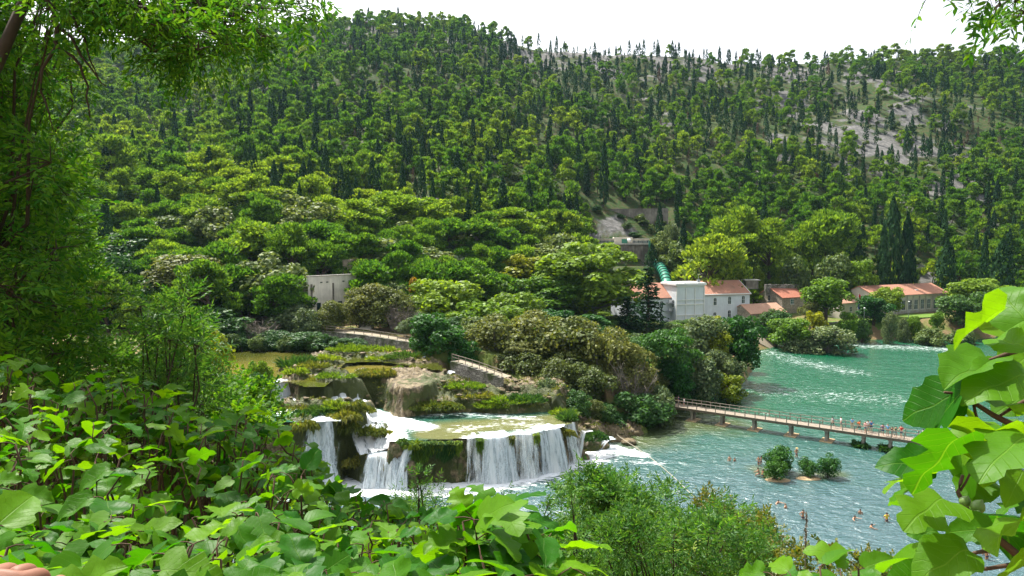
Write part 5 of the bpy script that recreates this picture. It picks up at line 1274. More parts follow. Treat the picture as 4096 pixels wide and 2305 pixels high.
def wall_along(name, P, h, th, mat, label, deep):
    P, u = resample(np.array(P, float), 1.2); root = thing(name, tuple(P[0]), label, 'wall'); O = P[0]; mb = MB(); mc = MB()
    for a, b in zip(P[:-1], P[1:]):
        c = (a+b)/2-O; L_ = np.linalg.norm((b-a)[:2]); rz = math.atan2(b[1]-a[1], b[0]-a[0])
        mb.box((c[0], c[1], c[2]+(h-deep)/2), (L_+.06, th, h+deep), rz); mc.box((c[0], c[1], c[2]+h+.05), (L_-.02, th+.12, .1), rz)
    mb.build('wall', mat, root); mc.build('coping', mat, root); return root
wall_along('stone_wall', [p-np.array([0, .2, 0]) for p in pth], .15, .6, M_STONEG, 'mossy stone retaining wall along the brown pool under the wooden fence', 3.2)
rail_fence('wooden_fence', [p+np.array([0, 0, .2]) for p in pth], 1.15, 'weathered wooden post and rail fence on the wall above the brown pool', 2.4)
s0, s1, s2 = PY(452, 362, 113), PY(475, 369, 109), PY(502, 379, 105)
wall_along('stone_wall', [s0, s1, s2], .1, .7, M_STONEG, 'block stone wall sloping down beside the rocks under a wooden rail', 3.0)
rail_fence('wooden_fence', [p+np.array([0, .2, .2]) for p in (s0, s1, s2)], 1.15, 'wooden handrail descending on the block stone wall to the right', 1.8)
rail_fence('wooden_fence', [PY(247, 323, 148), PY(275, 322, 150)], 1.1, 'short dark wooden rail under the rounded olive green tree', 2.2, mat=M_WOODD)
rail_fence('wooden_fence', [PY(520, 386, 112), PY(536, 388, 111)], 1.1, 'short rail among the trees right of the descending wall', 1.8, mat=M_WOODD)
def path_strip(name, P, w, label):
    P, u = resample(np.array(P, float), .6); t = np.gradient(P, axis=0); t /= np.linalg.norm(t[:, :2], axis=1)[:, None]
    nn = np.stack([-t[:, 1], t[:, 0], 0*t[:, 0]], 1); nn *= np.sign(nn[:, 1:2]+1e-9)
    V = np.concatenate([P+nn*.15, P+nn*w]); n = len(P); i = np.arange(n-1)
    return struct(MB().add(V, [np.stack([i, i+1, n+i+1, n+i], 1)]).build(name, M_GRAVEL), label, 'path')
path_strip('footpath', [p+np.array([0, 0, .22]) for p in pth], 2.6, 'pale footpath behind the wooden fence')
path_strip('footpath', [p+np.array([0, 0, .12]) for p in (s0, s1, s2)], 2.2, 'pale stepped footpath behind the descending handrail')
p = PY(363, 331, 141); stp = thing('stone_steps', (p[0], p[1], p[2]-1.2), 'pale flight of stone steps rising behind the wooden fence', 'steps')
m = MB()
for k in range(12): m.box((0, k*.42, .1+k*.21-.6), (2.4, .44, 1.4))
m.build('flight', M_RUIN, stp)
# --- footbridge
DECK = 2.15
BA, BB = PZ(674, 406.5, DECK), PZ(896.8, 438.7, DECK)
bdir = (BB-BA)/np.linalg.norm(BB-BA); bn = np.array([bdir[1], -bdir[0], 0.0])       # bn points to the viewer
if bn[1] > 0: bn = -bn
BLEN = float(np.linalg.norm(BB-BA))+26; BW = 2.1
rzB = math.atan2(bdir[1], bdir[0])
br = thing('footbridge', tuple(BA), 'long grey wooden footbridge on concrete piers crossing the green river', 'bridge', None, rzB)
def bl(s, w=0.0, z=0.0): return (s, w, z)             # along, across (positive away from viewer), up
m = MB(); s = -3.0
while s < BLEN: m.box((s+.11, BW/2, -.03), (.20, BW, .06)); s += .225
m.build('deck', M_WOODG, br)
m = MB()
for w in (.12, BW/2, BW-.12): m.box((BLEN/2-1.5, w, -.24), (BLEN+3, .18, .34))
m.build('beams', M_WOODD, br)
post = MB(); post.box((0, 0, .50), (.11, .11, 1.22)); post_me = post.mesh('post', M_WOODG)
for side, w in (('near', -.02), ('far', BW+.02)):
    rl = MB(); rl.box((BLEN/2-1.5, w, 1.10), (BLEN+3, .09, .07)); rl.box((BLEN/2-1.5, w, .62), (BLEN+3, .04, .07))
    ro = rl.build('railing', M_WOODG, br)
    s = -2.4
    while s < BLEN:
        o = link('post', post_me, ro); o.location = (s, w+(-.12 if side == 'near' else .12), 0); s += 1.62
def bridge_s(px):                        # where along the near edge the photo column px lies
    lo, hi = -5.0, BLEN
    for _ in range(50):
        k = (lo+hi)/2; q = BA+bdir*k
        if to_px(q[0], q[1], DECK)[0] < px: lo = k
        else: hi = k
    return k
PIERS = [691, 720.8, 753, 790, 826, 863, 890, 922, 955]
for i, px in enumerate(PIERS):
    s = bridge_s(px); m = MB()
    for w in (.35, BW-.35):
        m.tube([(s, w, -3.4), (s, w, -.62)], [.24, .21], 10)
    m.box((s, BW/2, -.50), (.5, BW-.1, .2)); pr_ = m.build('pier', M_PIER, br)
    if i not in (5, 6):
        m = MB(); m.prism([(s-.9, -.3, -2.6), (s+.9, -.4, -2.6), (s+1.0, BW+.2, -2.6), (s-.8, BW+.3, -2.6)], (0, 0, .55)); m.build('footing', M_ROCKY, pr_)
# --- rope across the lower pool
rp = [PZ(614, 434, 1.2), PZ(626, 442, 1.6)]
RA, RB = np.array(PY(615, 433, 107)), np.array(PY(772, 588, 30)); pts = []
for (px, py) in [(615,433),(621,438),(640,450),(655,461),(675,478),(698,501),(716,518),(744,549),(758,567),(772,588)]:
    f = (px-615)/(772-615); d = 1/((1-f)/107+f/30); pts.append(PY(px, py, d))
pts = np.array(pts); u_ = np.linspace(0, 1, len(pts)); uu = np.linspace(0, 1, 60)
pts = np.stack([np.interp(uu, u_, pts[:, k]) for k in range(3)], 1)
for _ in range(6): pts[1:-1] = (pts[:-2]+2*pts[1:-1]+pts[2:])/4
ro = MB(); ro.tube(pts, np.linspace(.038, .014, 60), 6); o = ro.build('rope', plain_mat('pale_rope', (.30, .27, .21), .9, .35, 9, .1)); tag(o, 'pale thick rope slung from the rocks by the bridge to the near bank', 'rope')
# ---------------------------------------------------------------- grass, moss and islets by the water
def blades(mb, rng, c, r, n, ln, droop=.5, wid=.09, flat=.35):
    """a tuft: n long blades fanning out from a patch of radius r"""
    a = rng.random(n)*6.283; q = np.sqrt(rng.random(n))
    lump = vnoise(np.cos(a)*q*r[0]*1.4+rng.random()*50, np.sin(a)*q*r[1]*1.4, 3)
    B = np.asarray(c)+np.stack([np.cos(a)*q*r[0], np.sin(a)*q*r[1], r[2]*(.25+.5*lump)*(1-q**2)], 1)
    l0 = .45+1.1*lump
    d = unit(np.stack([np.cos(a)*q*.9, np.sin(a)*q*.9, np.ones(n)*.9], 1)+rng.normal(size=(n, 3))*.28)
    l = ln*(l0*(.5+.8*rng.random(n)))[:, None]; mid = B+d*l*.6; tip = B+d*l+np.array([0, 0, -1])*droop*l*q[:, None]*.5
    s = unit(np.cross(d, rng.normal(size=(n, 3))))*wid*(.6+.8*rng.random((n, 1)))
    V = np.stack([B-s*.5, B+s*.5, mid+s, tip, mid-s], 1).reshape(-1, 3)
    mb.add(V, [np.arange(len(V)).reshape(-1, 5)])
def beard(px5, z, w, drop, n, label, mat=None, name='hanging_moss'):
    p = Z5(px5[0], px5[1], z); rng = np.random.default_rng(int(px5[0]*3+px5[1])); mb = MB()
    x = (rng.random(n)-.5)*w; f = rng.random(n)**1.3; q = rag_out(p[0]+x, np.full(n, p[1]))
    B = np.stack([x, -q-.25-f*drop/6.5+rng.normal(size=n)*.18, -f*drop*(1-.5*(2*x/w)**2)+rng.random(n)*.15], 1)
    l = (.35+.5*rng.random(n))[:, None]; d = unit(np.stack([rng.normal(size=n)*.25, -.45+.2*rng.normal(size=n), -1+.9*(f < .12)], 1))
    s = unit(np.cross(d, rng.normal(size=(n, 3))))*.05
    M_ = B+d*l*.5+np.array([0, -.06, .0]); V = np.stack([B-s*.6, B+s*.6, M_+s, B+d*l, M_-s], 1).reshape(-1, 3)
    mb.add(V, [np.arange(len(V)).reshape(-1, 5)]); o = mb.build(name, mat or M_GRASS); o.location = tuple(p); o.color = (rng.random(), 0, 0, 1)
    return tag(o, label, 'moss')
def rag_out(x, y): return -(fbm(x*.45, y*.45, 31, 3)-.45)*2.3
def tuft(px5, z, r, n, ln, label, mat=None, droop=.5, name='grass_tuft', seed=0, wid=.085, world=None):
    p = Z5(px5[0], px5[1], z) if world is None else np.array(world, float)
    rng = np.random.default_rng(abs(hash((round(float(p[0]), 2), seed))) % 9999 if False else int(abs(p[0]*37+p[1]*91)) % 9999)
    g = H(p[0], p[1]) if world is None else p[2]
    mb = MB(); blades(mb, rng, (0, 0, 0), r, n, ln, droop, wid); o = mb.build(name, mat or M_GRASS); o.location = (p[0], p[1], max(g, z-.4)-.05); o.color = (rng.random(), 0, 0, 1)
    return tag(o, label, 'grass tuft')
tuft((345,320), 10.1, (2.6,2.2,1.3), 900, 1.3, 'tall round reed tuft standing at the front of the brown pool', M_SHADE, .3)
tuft((335,380), 10.1, (1.7,1.3,.7), 500, .9, 'pale grass tuft below the tall reed tuft at the weir')
tuft((455,340), 10.1, (2.3,1.6,.6), 500, .8, 'yellow green grass tuft right of the tall reed tuft', M_MOSSG)
tuft((580,285), 10.1, (1.5,1.3,.8), 420, .9, 'bushy green tuft left of the little step fall')
tuft((520,275), 10.1, (.9,.8,.5), 200, .7, 'small round tuft in the brown pool')
tuft((465,395), 10.1, (.9,.8,.4), 200, .5, 'tiny tuft on brown rocks below the brown pool', M_MOSSG)
tuft((765,205), 10.3, (5.4,2.0,.9), 1400, .85, 'long grassy islet across the back of the brown pool')
tuft((640,252), 10.1, (1.2,.9,.5), 300, .8, 'drooping sedge clump beside the little step fall', M_MOSSG, 1.2)
tuft((985,195), 10.5, (2.6,1.7,.8), 700, .8, 'grassy islet right of the short white cascade')
tuft((960,245), 10.3, (2.4,1.3,.6), 500, .7, 'lower grass clump beneath the grassy islet')
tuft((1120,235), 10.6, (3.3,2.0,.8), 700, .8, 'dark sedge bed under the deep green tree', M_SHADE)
tuft((620,405), 10.0, (3.0,1.4,.4), 600, .6, 'low mossy grass strip above the foaming pool')
tuft((1075,300), 10.0, (.7,.5,.3), 120, .5, 'little tuft on the golden pool edge')
tuft((880,350), 10.2, (2.6,1.2,.5), 600, .6, 'grass cap on the cliff between the chute and the mound fall')
tuft((955,360), 10.0, (1.6,1.0,.4), 300, .5, 'small grass cap left of the mound fall')
tuft((840,425), 8.6, (1.5,1.2,.6), 500, .9, 'hanging moss face right of the white chute', M_MOSSG, 1.6)
tuft((930,450), 8.0, (2.6,1.2,.6), 700, .9, 'wide hanging moss face above the tiny trickles', M_MOSSG, 1.6)
tuft((380,590), 8.3, (3.6,1.2,.3), 700, .45, 'thin grass on the rocky hump in the foaming pool', M_MOSSG)
tuft((520,545), 8.3, (2.2,.8,.3), 300, .5, 'grass rim at the far side of the rocky hump', M_MOSSG)
tuft((545,615), 8.4, (2.2,1.3,.8), 700, .8, 'dark green bushy tuft on the hump', M_SHADE)
tuft((640,600), 8.5, (1.6,1.2,1.0), 500, .9, 'bright leafy tuft at the top of the moss column')
tuft((690,660), 7.9, (2.0,1.3,.9), 900, 1.1, 'drooping grasses on the shoulder of the moss column', M_MOSSG, 1.4)
tuft((715,740), 6.4, (1.5,1.3,1.3), 1000, .9, 'tall moss column of drooping sedge beside the left waterfall', M_MOSSG, 1.8)
tuft((750,820), 4.4, (1.2,1.1,1.0), 600, .9, 'lower part of moss column above the cascade', M_MOSSG, 1.8)
tuft((395,730), 7.6, (1.5,1.0,.9), 600, 1.1, 'moss drapery left of the tall left waterfall', M_MOSSG, 1.8)
tuft((390,810), 5.2, (1.4,1.0,1.0), 500, 1.1, 'dark moss drapery under the left lip', M_SHADE, 1.8)
tuft((840,610), 7.7, (1.2,.9,.6), 350, .7, 'mossy knob standing in the white rapids', M_MOSSG, 1.3)
tuft((890,770), 5.8, (1.7,.9,.7), 600, .7, 'mossy rock splitting the rapids', M_MOSSG, 1.5)
tuft((975,780), 5.5, (1.2,.8,.6), 400, .7, 'rounded moss rock at the edge of the middle pool', M_MOSSG, 1.5)
tuft((765,985), 2.4, (1.3,1.2,1.0), 700, .9, 'mossy slope between the left falls and the cascade', M_MOSSG, 1.5)
tuft((1130,905), 4.4, (.9,.7,.6), 300, .6, 'mossy boulder at the top of the rounded cascade', M_SHADE, 1.3)
tuft((1200,865), 5.2, (1.2,.7,.4), 400, .8, 'green moss tongue at the left of the cliff', None, 1.8)
for i, X in enumerate((1240, 1300, 1360, 1420, 1490)):
    beard((X, 842), 5.5, [2.6,2.0,1.6,2.6,1.8][i], [2.6,1.6,1.1,2.3,1.5][i], [900,600,420,900,500][i], ['long green moss hanging at the left of the dry cliff', 'thick moss beard on the dry cliff', 'short moss beard in the middle of the dry cliff', 'wide moss beard beside the main fall', 'moss fringe touching the main fall'][i], M_SHADE if i % 2 else M_GRASS)
beard((1668,822), 5.5, .9, 1.6, 260, 'green moss tongue splitting the left strands of the main fall')
beard((1898,801), 5.5, .7, 1.0, 180, 'short moss tongue in the middle of the main fall', M_MOSSG)
beard((2078,780), 5.5, .8, 1.3, 200, 'moss tongue right of the streaky curtain')
tuft((2290,775), 4.7, (.6,.4,.6), 250, 1.0, 'small moss tongue hanging in the right of the main fall', M_MOSSG, 2.0)
tuft((1345,585), 6.9, (4.2,1.5,.9), 1300, .75, 'wide yellow green grass hump beside the green pool', M_MOSSG, 1.2)
tuft((1560,475), 8.0, (3.0,1.6,.5), 700, .7, 'grass patch high on the rocky bank')
tuft((1640,520), 7.5, (3.2,1.3,.5), 600, .6, 'grass patch in the middle of the rocky bank', M_MOSSG)
tuft((1860,575), 6.6, (3.6,1.4,.6), 800, .7, 'leafy grass at the foot of the rocky bank')
tuft((1750,600), 6.2, (2.4,1.0,.5), 500, .7, 'bright grass by the pool below the rocky bank')
tuft((2000,575), 6.4, (3.2,1.6,.7), 700, .8, 'dark grass at the right end of the rocky bank', M_SHADE)
tuft((2270,640), 5.6, (1.6,1.0,.6), 400, 1.0, 'long grass at the shady end of the middle pool', M_GRASS)
tuft((2310,700), 5.2, (1.0,1.0,.6), 300, 1.2, 'spiky sedge where the main fall begins', M_SHADE)
tuft((2500,805), 2.6, (1.6,1.4,.7), 500, .9, 'mossy grass on the rocks right of the main fall', M_SHADE, 1.5)
# loose stones and sprouting sedge all over the ledges, too many to count
def scatter_ledge():
    rng = np.random.default_rng(91); n = 5200; x = rng.uniform(-36, 20, n); y = rng.uniform(83, 122, n)
    z = Harr(x, y); e = .35; sl = np.hypot(Harr(x+e, y)-z, Harr(x, y+e)-z)/e
    dry = (z > .15) & (sdpoly(TERRACE, x, y) < -.5) & ~((sdpoly(MID, x, y) < .3) & (z < 5.75)) & ~((sdpoly(WHITE, x, y) < .3) & (z < 8.1)) & ~((sdpoly(UPPER, x, y) < .5) & (z < 10.3))
    for (A, B, w, a_, b_) in RAMPS: dry &= dline([Z5(*A, a_), Z5(*B, b_)], x, y) > w*1.1
    x, y, z, sl = x[dry], y[dry], z[dry], sl[dry]; mb, mg = MB(), MB()
    for i in range(len(x)):
        if rng.random() < .42 and len(mb.v) < 900:
            s = .10+.42*rng.random()**2.2; m = MB(); m.ball((0, 0, 0), (s*rng.uniform(.8, 1.5), s*rng.uniform(.7, 1.2), s*rng.uniform(.4, .8)), 7); V = m.v[0]
            V = V*(1+.45*(vnoise(V[:, 0]/s*1.6+i, V[:, 1]/s*1.6+V[:, 2]/s*2, 5)-.5))[:, None]; mb.add(V+np.array([x[i], y[i], z[i]+s*.1]), [f for f, _ in m.f if f.shape[1] == 4])
        elif fbm(np.array([x[i]*.25]), np.array([y[i]*.25]), 17, 2)[0] > .33 and sl[i] < 6:
            blades(mg, rng, (x[i], y[i], z[i]-.05), (.35, .35, .1), 16, rng.uniform(.25, .6), 1.0, .05)
    tag(mb.build('rubble', M_ROCK, smooth=False), 'loose brown travertine stones strewn over the stepped ledges', 'rubble', kind='stuff')
    o = mg.build('sedge', M_MOSSG); o.color = (.5, 0, 0, 1); tag(o, 'short yellow green sedge sprouting all over the stepped ledges', 'sedge', kind='stuff')
scatter_ledge()
# islets: bushes rooted in the shallow lower pool
def px8(X, Y): return ((2600+X/1.722)/4, (1505+Y/1.722)/4)
def islet(X, Y, w, h, label, key='deep', tint=.4, rock=True):
    p = PZ(*px8(X, Y), 0.0); s = p[1]/F*.25/1.722*1.0
    o = place('waterbush', p[0], p[1], h*s*1.3, w*s*1.05, 'water_bush', label, 'bush', 'bush islets in the lower pool', tint, True, 0.0, None, .15)
    return p
islet(890, 660, 165, 150, 'tall dark bush growing from the water left of the other islets', tint=.6)
islet(862, 712, 135, 125, 'rounded brighter bush in front of the tall dark bush', tint=1.0)
islet(1085, 685, 125, 105, 'small green bush at the left of the right hand pair', tint=.7)
islet(1225, 695, 140, 130, 'larger green bush at the right of the right hand pair', tint=.5)
for X, Y, r, lab in ((880,715,(1.7,.9,.10),'tan rock slab under the two left bushes'),(1090,705,(1.7,.8,.09),'tan rock slab under the right pair of bushes'),(1010,330,(.0,.0,.0),'')):
    if not lab: continue
    p = PZ(*px8(X, Y), 0.0); mb = MB(); mb.ball((0, 0, 0), r, 12); o = mb.build('rock', M_ROCKY, smooth=True); o.location = (p[0], p[1], .0); tag(o, lab, 'rock')
for X, Y, lab in ((1460,492,'grass tuft round the foot of the sixth bridge pier'),(1650,520,'grass tuft round the foot of the seventh bridge pier')):
    p = PZ(*px8(X, Y), 0.0); tuft(None, 0, (1.0,.8,.25), 420, .9, lab, M_SHADE, .8, world=(p[0], p[1]+.3, .05))
for (px, py, z, r, lab) in ((548,449,.1,(1.1,.9,.7),'brown boulder at the foot of the main fall'),(629,442,.3,(1.2,1.0,.6),'tan boulder under the bush by the bridge'),(600,446,.2,(1.5,1.1,.8),'rounded rock left of the small bank spout')):
    p = PZ(px, py, z); mb = MB(); mb.ball((0, 0, 0), r, 14); o = mb.build('boulder', M_ROCK, smooth=True); o.location = tuple(p); tag(o, lab, 'boulder')

# ---------------------------------------------------------------- people
M_SKIN = plain_mat('skin', (.52, .30, .20), .6, .12); M_SKIN2 = plain_mat('tanned_skin', (.34, .17, .095), .6, .12)
M_HAIRD = plain_mat('dark_hair', (.025, .018, .014), .6, .2); M_HAIRB = plain_mat('brown_hair', (.13, .075, .035), .6, .2); M_EYE = plain_mat('eye', (.02, .02, .02), .3, .0)
CLOTH = {}
def cloth(n, c):
    if n not in CLOTH: CLOTH[n] = plain_mat(n+'_fabric', c, .85, .12, 6, .1)
    return CLOTH[n]
COLS = dict(white=(.75,.75,.75), blue=(.06,.16,.45), sky=(.16,.42,.72), red=(.50,.03,.03), orange=(.62,.17,.06), black=(.02,.02,.025), grey=(.25,.26,.28), green=(.05,.22,.12), navy=(.03,.05,.14), khaki=(.32,.26,.16), pink=(.60,.30,.30), purple=(.22,.12,.30), denim=(.09,.15,.27), yellow=(.70,.50,.05), straw=(.55,.42,.20))
def skin_mesh(nodes, edges, radii, root, mats, name, sub=1):
    me = bpy.data.meshes.new(name); me.from_pydata([tuple(v) for v in nodes], edges, []); o = bpy.data.objects.new(name, me); COL.objects.link(o)
    o.modifiers.new('skin', 'SKIN'); sm = o.modifiers.new('sub', 'SUBSURF'); sm.levels = sm.render_levels = sub
    for i, d in enumerate(me.skin_vertices[0].data): d.radius = (radii[i], radii[i]) if not isinstance(radii[i], tuple) else radii[i]; d.use_root = (i == root)
    dg = bpy.context.evaluated_depsgraph_get(); res = bpy.data.meshes.new_from_object(o.evaluated_get(dg))
    bpy.data.objects.remove(o); bpy.data.meshes.remove(me)
    res.polygons.foreach_set('use_smooth', np.ones(len(res.polygons), bool)); res.materials.clear()
    for m in mats: res.materials.append(m)
    return res
POSES = {  # thigh, knee, arm (forward angle), elbow bend, arm spread, trunk lean - per side
 'stand': dict(th=(2, -2), kn=(3, 3), ar=(6, -4), el=(15, 12), sp=(8, 8), lean=2), 'walk': dict(th=(24, -20), kn=(8, 28), ar=(-22, 24), el=(20, 30), sp=(7, 7), lean=5),
 'lean': dict(th=(4, -6), kn=(2, 14), ar=(52, 48), el=(55, 62), sp=(14, 14), lean=16), 'phone': dict(th=(2, -3), kn=(4, 4), ar=(42, 8), el=(95, 20), sp=(10, 8), lean=4),
 'hips': dict(th=(3, -3), kn=(3, 3), ar=(-18, -18), el=(80, 80), sp=(38, 38), lean=0), 'sit': dict(th=(82, 76), kn=(80, 72), ar=(35, 30), el=(40, 45), sp=(10, 10), lean=14), 'swim': dict(th=(10, -15), kn=(20, 30), ar=(78, 60), el=(20, 30), sp=(40, 45), lean=18)}
def person(loc, face, pose, label, top=None, bottom='denim', hair='dark', h=1.72, skin=0, hat=None, bag=None, cat='person', group=None, z=0.0, dress=False):
    """one standing, walking, sitting or bathing figure: a single skinned body with hair and clothes"""
    P = POSES[pose]; k = h/1.72; rd = math.radians; lean = rd(P['lean'])
    def up(zz, yy=0): return np.array([0, yy+(zz-.92)*math.sin(lean), .92+(zz-.92)*math.cos(lean)])
    hip = np.array([0, 0, .92]); nodes = [hip, up(1.08), up(1.27), up(1.42), up(1.50, .01), up(1.58, .03), up(1.66, .03)]; R = [(.145,.11), (.125,.095), (.155,.105), (.11,.085), .05, (.078,.095), (.075,.09)]
    E = [(0,1),(1,2),(2,3),(3,4),(4,5),(5,6)]
    nodes.append(up(1.585, .13)); R.append(.014); E.append((5, 7))
    seg = {}
    for s, i in ((-1, 0), (1, 1)):
        sh = up(1.41)+np.array([s*.185, 0, 0]); a = rd(P['ar'][i])+lean*.3; sp = rd(P['sp'][i])
        d = np.array([s*math.sin(sp), math.sin(a)*math.cos(sp), -math.cos(a)*math.cos(sp)]); el = sh+d*.29
        b = a+rd(P['el'][i]); d2 = unit(np.array([s*math.sin(sp)*(.5 if P['el'][i] < 60 else -.6), math.sin(b), -math.cos(b)])); wr = el+d2*.25; pa = wr+d2*.08
        n0 = len(nodes); nodes += [sh, el, wr, pa]; R += [.058, .043, .030, (.036,.022)]; E += [(3, n0), (n0, n0+1), (n0+1, n0+2), (n0+2, n0+3)]
        sd = unit(np.cross(d2, [s*1.0, .2, .1])); cu = unit(np.cross(sd, d2))
        for q, ln_ in enumerate((.062, .074, .078, .068)):
            b0 = pa+sd*(q-1.5)*.019; m1 = b0+d2*ln_*.6+cu*.008; m2 = b0+d2*ln_+cu*.030
            n1 = len(nodes); nodes += [m1, m2]; R += [.009, .008]; E += [(n0+3, n1), (n1, n1+1)]
        n1 = len(nodes); nodes += [wr+d2*.03+sd*.045, wr+d2*.075+sd*.06+cu*.01]; R += [.011, .009]; E += [(n0+2, n1), (n1, n1+1)]
        seg['arm%d' % i] = (sh, el, wr)
        hj = hip+np.array([s*.092, 0, -.05]); t_ = rd(P['th'][i]); kn = hj+np.array([s*.02, math.sin(t_)*.43, -math.cos(t_)*.43]); q = t_-rd(P['kn'][i]); an = kn+np.array([0, math.sin(q)*.42, -math.cos(q)*.42]); to = an+np.array([s*.03, .17, -.045])
        n0 = len(nodes); nodes += [hj, kn, an, to]; R += [.088, .058, .040, (.04,.03)]; E += [(0, n0), (n0, n0+1), (n0+1, n0+2), (n0+2, n0+3)]
        seg['leg%d' % i] = (hj, kn, an)
    nodes = np.array(nodes); zmin = nodes[:, 2].min()-.03 if pose != 'sit' else .92-.05-.42
    sk = M_SKIN2 if skin else M_SKIN; root = thing('person', loc, label, cat, group, face)
    root.scale = (k, k, k); OFF = np.array([0, 0, -zmin])
    me = skin_mesh(nodes+OFF, E, R, 0, [sk, M_EYE], 'body')
    body = link('body', me, root)
    hd = up(1.60, .03)+OFF; fw = np.array([0, math.cos(lean), -math.sin(lean)])
    m = MB()
    for s in (-1, 1): m.ball(hd+fw*.088+np.array([s*.034, 0, .005]), .011, 6)
    m.build('eyes', M_EYE, root)
    m = MB(); m.ball(hd+fw*.083+np.array([0, 0, -.068]), (.026, .012, .007), 6); m.build('mouth', cloth('pink', COLS['pink']), root)
    m = MB()
    for s in (-1, 1): m.ball(hd+np.array([s*.085, 0, -.01]), (.014, .022, .034), 6)
    m.build('ears', sk, root)
    hm = {'dark': M_HAIRD, 'brown': M_HAIRB}[hair.split('_')[0]]; m = MB(); m.ball(hd-fw*.022+np.array([0, 0, .038]), (.096, .108, .098), 10)
    if 'long' in hair: m.tube([hd-fw*.07+np.array([0, 0, .04]), hd-fw*.10-np.array([0, 0, .12]), hd-fw*.11-np.array([0, 0, .30])], [.085, .09, .05], 8)
    m.build('hair', hm, root, smooth=True)
    def garment(nm, pts, rr, col):
        n_, e_, r_ = [], [], []
        for chain, rad, par in zip(pts, rr, [None]+[0]*9):
            s0 = len(n_)
            for i, c in enumerate(chain): n_.append(np.array(c)+OFF); r_.append(rad[i]); (e_.append((s0+i-1, s0+i)) if i else (e_.append((par, s0)) if par is not None and s0 else None))
        link(nm, skin_mesh(n_, e_, r_, 0, [cloth(col, COLS[col])], nm), root)
    if top:
        a0, a1 = seg['arm0'], seg['arm1']
        garment('shirt', [[up(1.40), up(1.27), up(1.08), up(.95)], [a0[0], a0[0]+(a0[1]-a0[0])*.62], [a1[0], a1[0]+(a1[1]-a1[0])*.62]], [[(.13,.10), (.17,.122), (.145,.112), (.16,.125)], [.075, .066], [.075, .066]], top)
    if bottom:
        l0, l1 = seg['leg0'], seg['leg1']; f = {'swim': .25, 'black': .95, 'denim': .6, 'khaki': .7}.get(bottom, .8) if pose != 'sit' else .35
        col = 'navy' if bottom == 'swim' else bottom
        e0 = l0[0]+(l0[1]-l0[0])*min(1, f*1.0); e1 = l1[0]+(l1[1]-l1[0])*min(1, f)
        garment('trousers' if f > .5 else 'swim_shorts', [[hip+np.array([0, 0, .06]), hip-np.array([0, 0, .03])], [l0[0], e0], [l1[0], e1]], [[(.155,.125), (.165,.13)], [.105, .085], [.105, .085]], col)
    if hat:
        m = MB(); m.lathe(hd+np.array([0, 0, .065]), [(.19, 0), (.19, .012), (.11, .02), (.10, .085), (.02, .10)], 14); m.build('hat', cloth(hat, COLS[hat]), root)
    if bag:
        m = MB(); c = up(1.25)+OFF-np.array([0, .20, 0]); m.ball(c, (.15, .10, .21), 10); bg = m.build('backpack', cloth(bag, COLS[bag]), root, smooth=True)
    return root
def on_bridge(X, across, face, pose, label, **k):
    s = bridge_s((2600+X/1.722)/4); q = BA+bdir*s-bn*across
    return person((q[0], q[1], DECK+.01), rzB+math.radians(face), pose, label, group='people on the footbridge', **k)
on_bridge(1248, 1.2, 80, 'walk', 'dark haired person in white top and black leggings walking on the bridge', top='white', bottom='black', hair='dark_long', bag='grey', h=1.66)
on_bridge(1305, 1.3, 120, 'stand', 'person in white shirt and dark trousers standing on the bridge', top='white', bottom='navy', h=1.78)
on_bridge(1380, 1.6, 200, 'stand', 'broad person in sky blue shirt and shorts on the bridge', top='sky', bottom='khaki', h=1.76)
on_bridge(1432, 1.2, 260, 'walk', 'person in orange top with dark trousers striding on the bridge', top='orange', bottom='black', hair='dark_long', bag='orange', h=1.68)
on_bridge(1478, .7, 150, 'phone', 'person in pale pink top leaning toward the near rail', top='pink', bottom='denim', hair='brown_long', h=1.66)
on_bridge(1490, 1.5, 40, 'stand', 'person in white behind the one in pale pink', top='white', bottom='grey', h=1.74)
on_bridge(1512, 1.7, 200, 'hips', 'person in blue shirt with white hair at the far rail', top='blue', bottom='navy', hair='brown', h=1.75)
on_bridge(1598, .75, 180, 'lean', 'person in purple top leaning on the near rail', top='purple', bottom='navy', h=1.72)
on_bridge(1632, .8, 170, 'stand', 'person in sky blue top with crossed arms at the rail', top='sky', bottom='khaki', hair='brown', h=1.74)
on_bridge(1662, .7, 180, 'lean', 'short person in black at the near rail', top='black', bottom='grey', h=1.5)
on_bridge(1687, .8, 190, 'lean', 'person in green shirt at the near rail', top='green', bottom='grey', h=1.62)
on_bridge(1725, 1.0, 150, 'hips', 'person in red shirt and dark shorts near the fig leaves', top='red', bottom='navy', h=1.75)
on_bridge(1880, 1.0, 100, 'walk', 'person in white half hidden by the fig leaves on the bridge', top='white', bottom='denim')
on_bridge(183, 1.0, 90, 'walk', 'person in dark blue at the tree end of the bridge', top='navy', bottom='black', bag='black')
on_bridge(220, 1.0, 270, 'stand', 'small person in white top at the tree end of the bridge', top='white', bottom='denim', h=1.45)
def bather(X, Y, depth, face, pose, label, **k):   # X, Y: where the water line meets the body
    p = PZ(*px8(X, Y), 0.0); k.setdefault('bottom', 'swim')
    return person((p[0], p[1], -depth), math.radians(face), pose, label, group='bathers in the lower pool', **k)
bather(1009, 560, .35, 200, 'hips', 'bather in a straw hat standing knee deep behind the tall bush', hat='straw', skin=1, h=1.72)
bather(748, 612, .5, 120, 'hips', 'tanned bather standing left of the tall dark bush', skin=1)
bather(764, 606, .5, 240, 'phone', 'second tanned bather close behind the first', skin=1, hair='dark_long', h=1.66)
bather(752, 690, .10, 60, 'sit', 'bather sitting in the shallows left of the bright bush', skin=1)
bather(773, 697, .10, 300, 'sit', 'bather crouching next to the sitting one', skin=1, hair='dark_long', h=1.65)
bather(548, 583, 1.0, 160, 'phone', 'pale bather chest deep near the middle of the pool', skin=0)
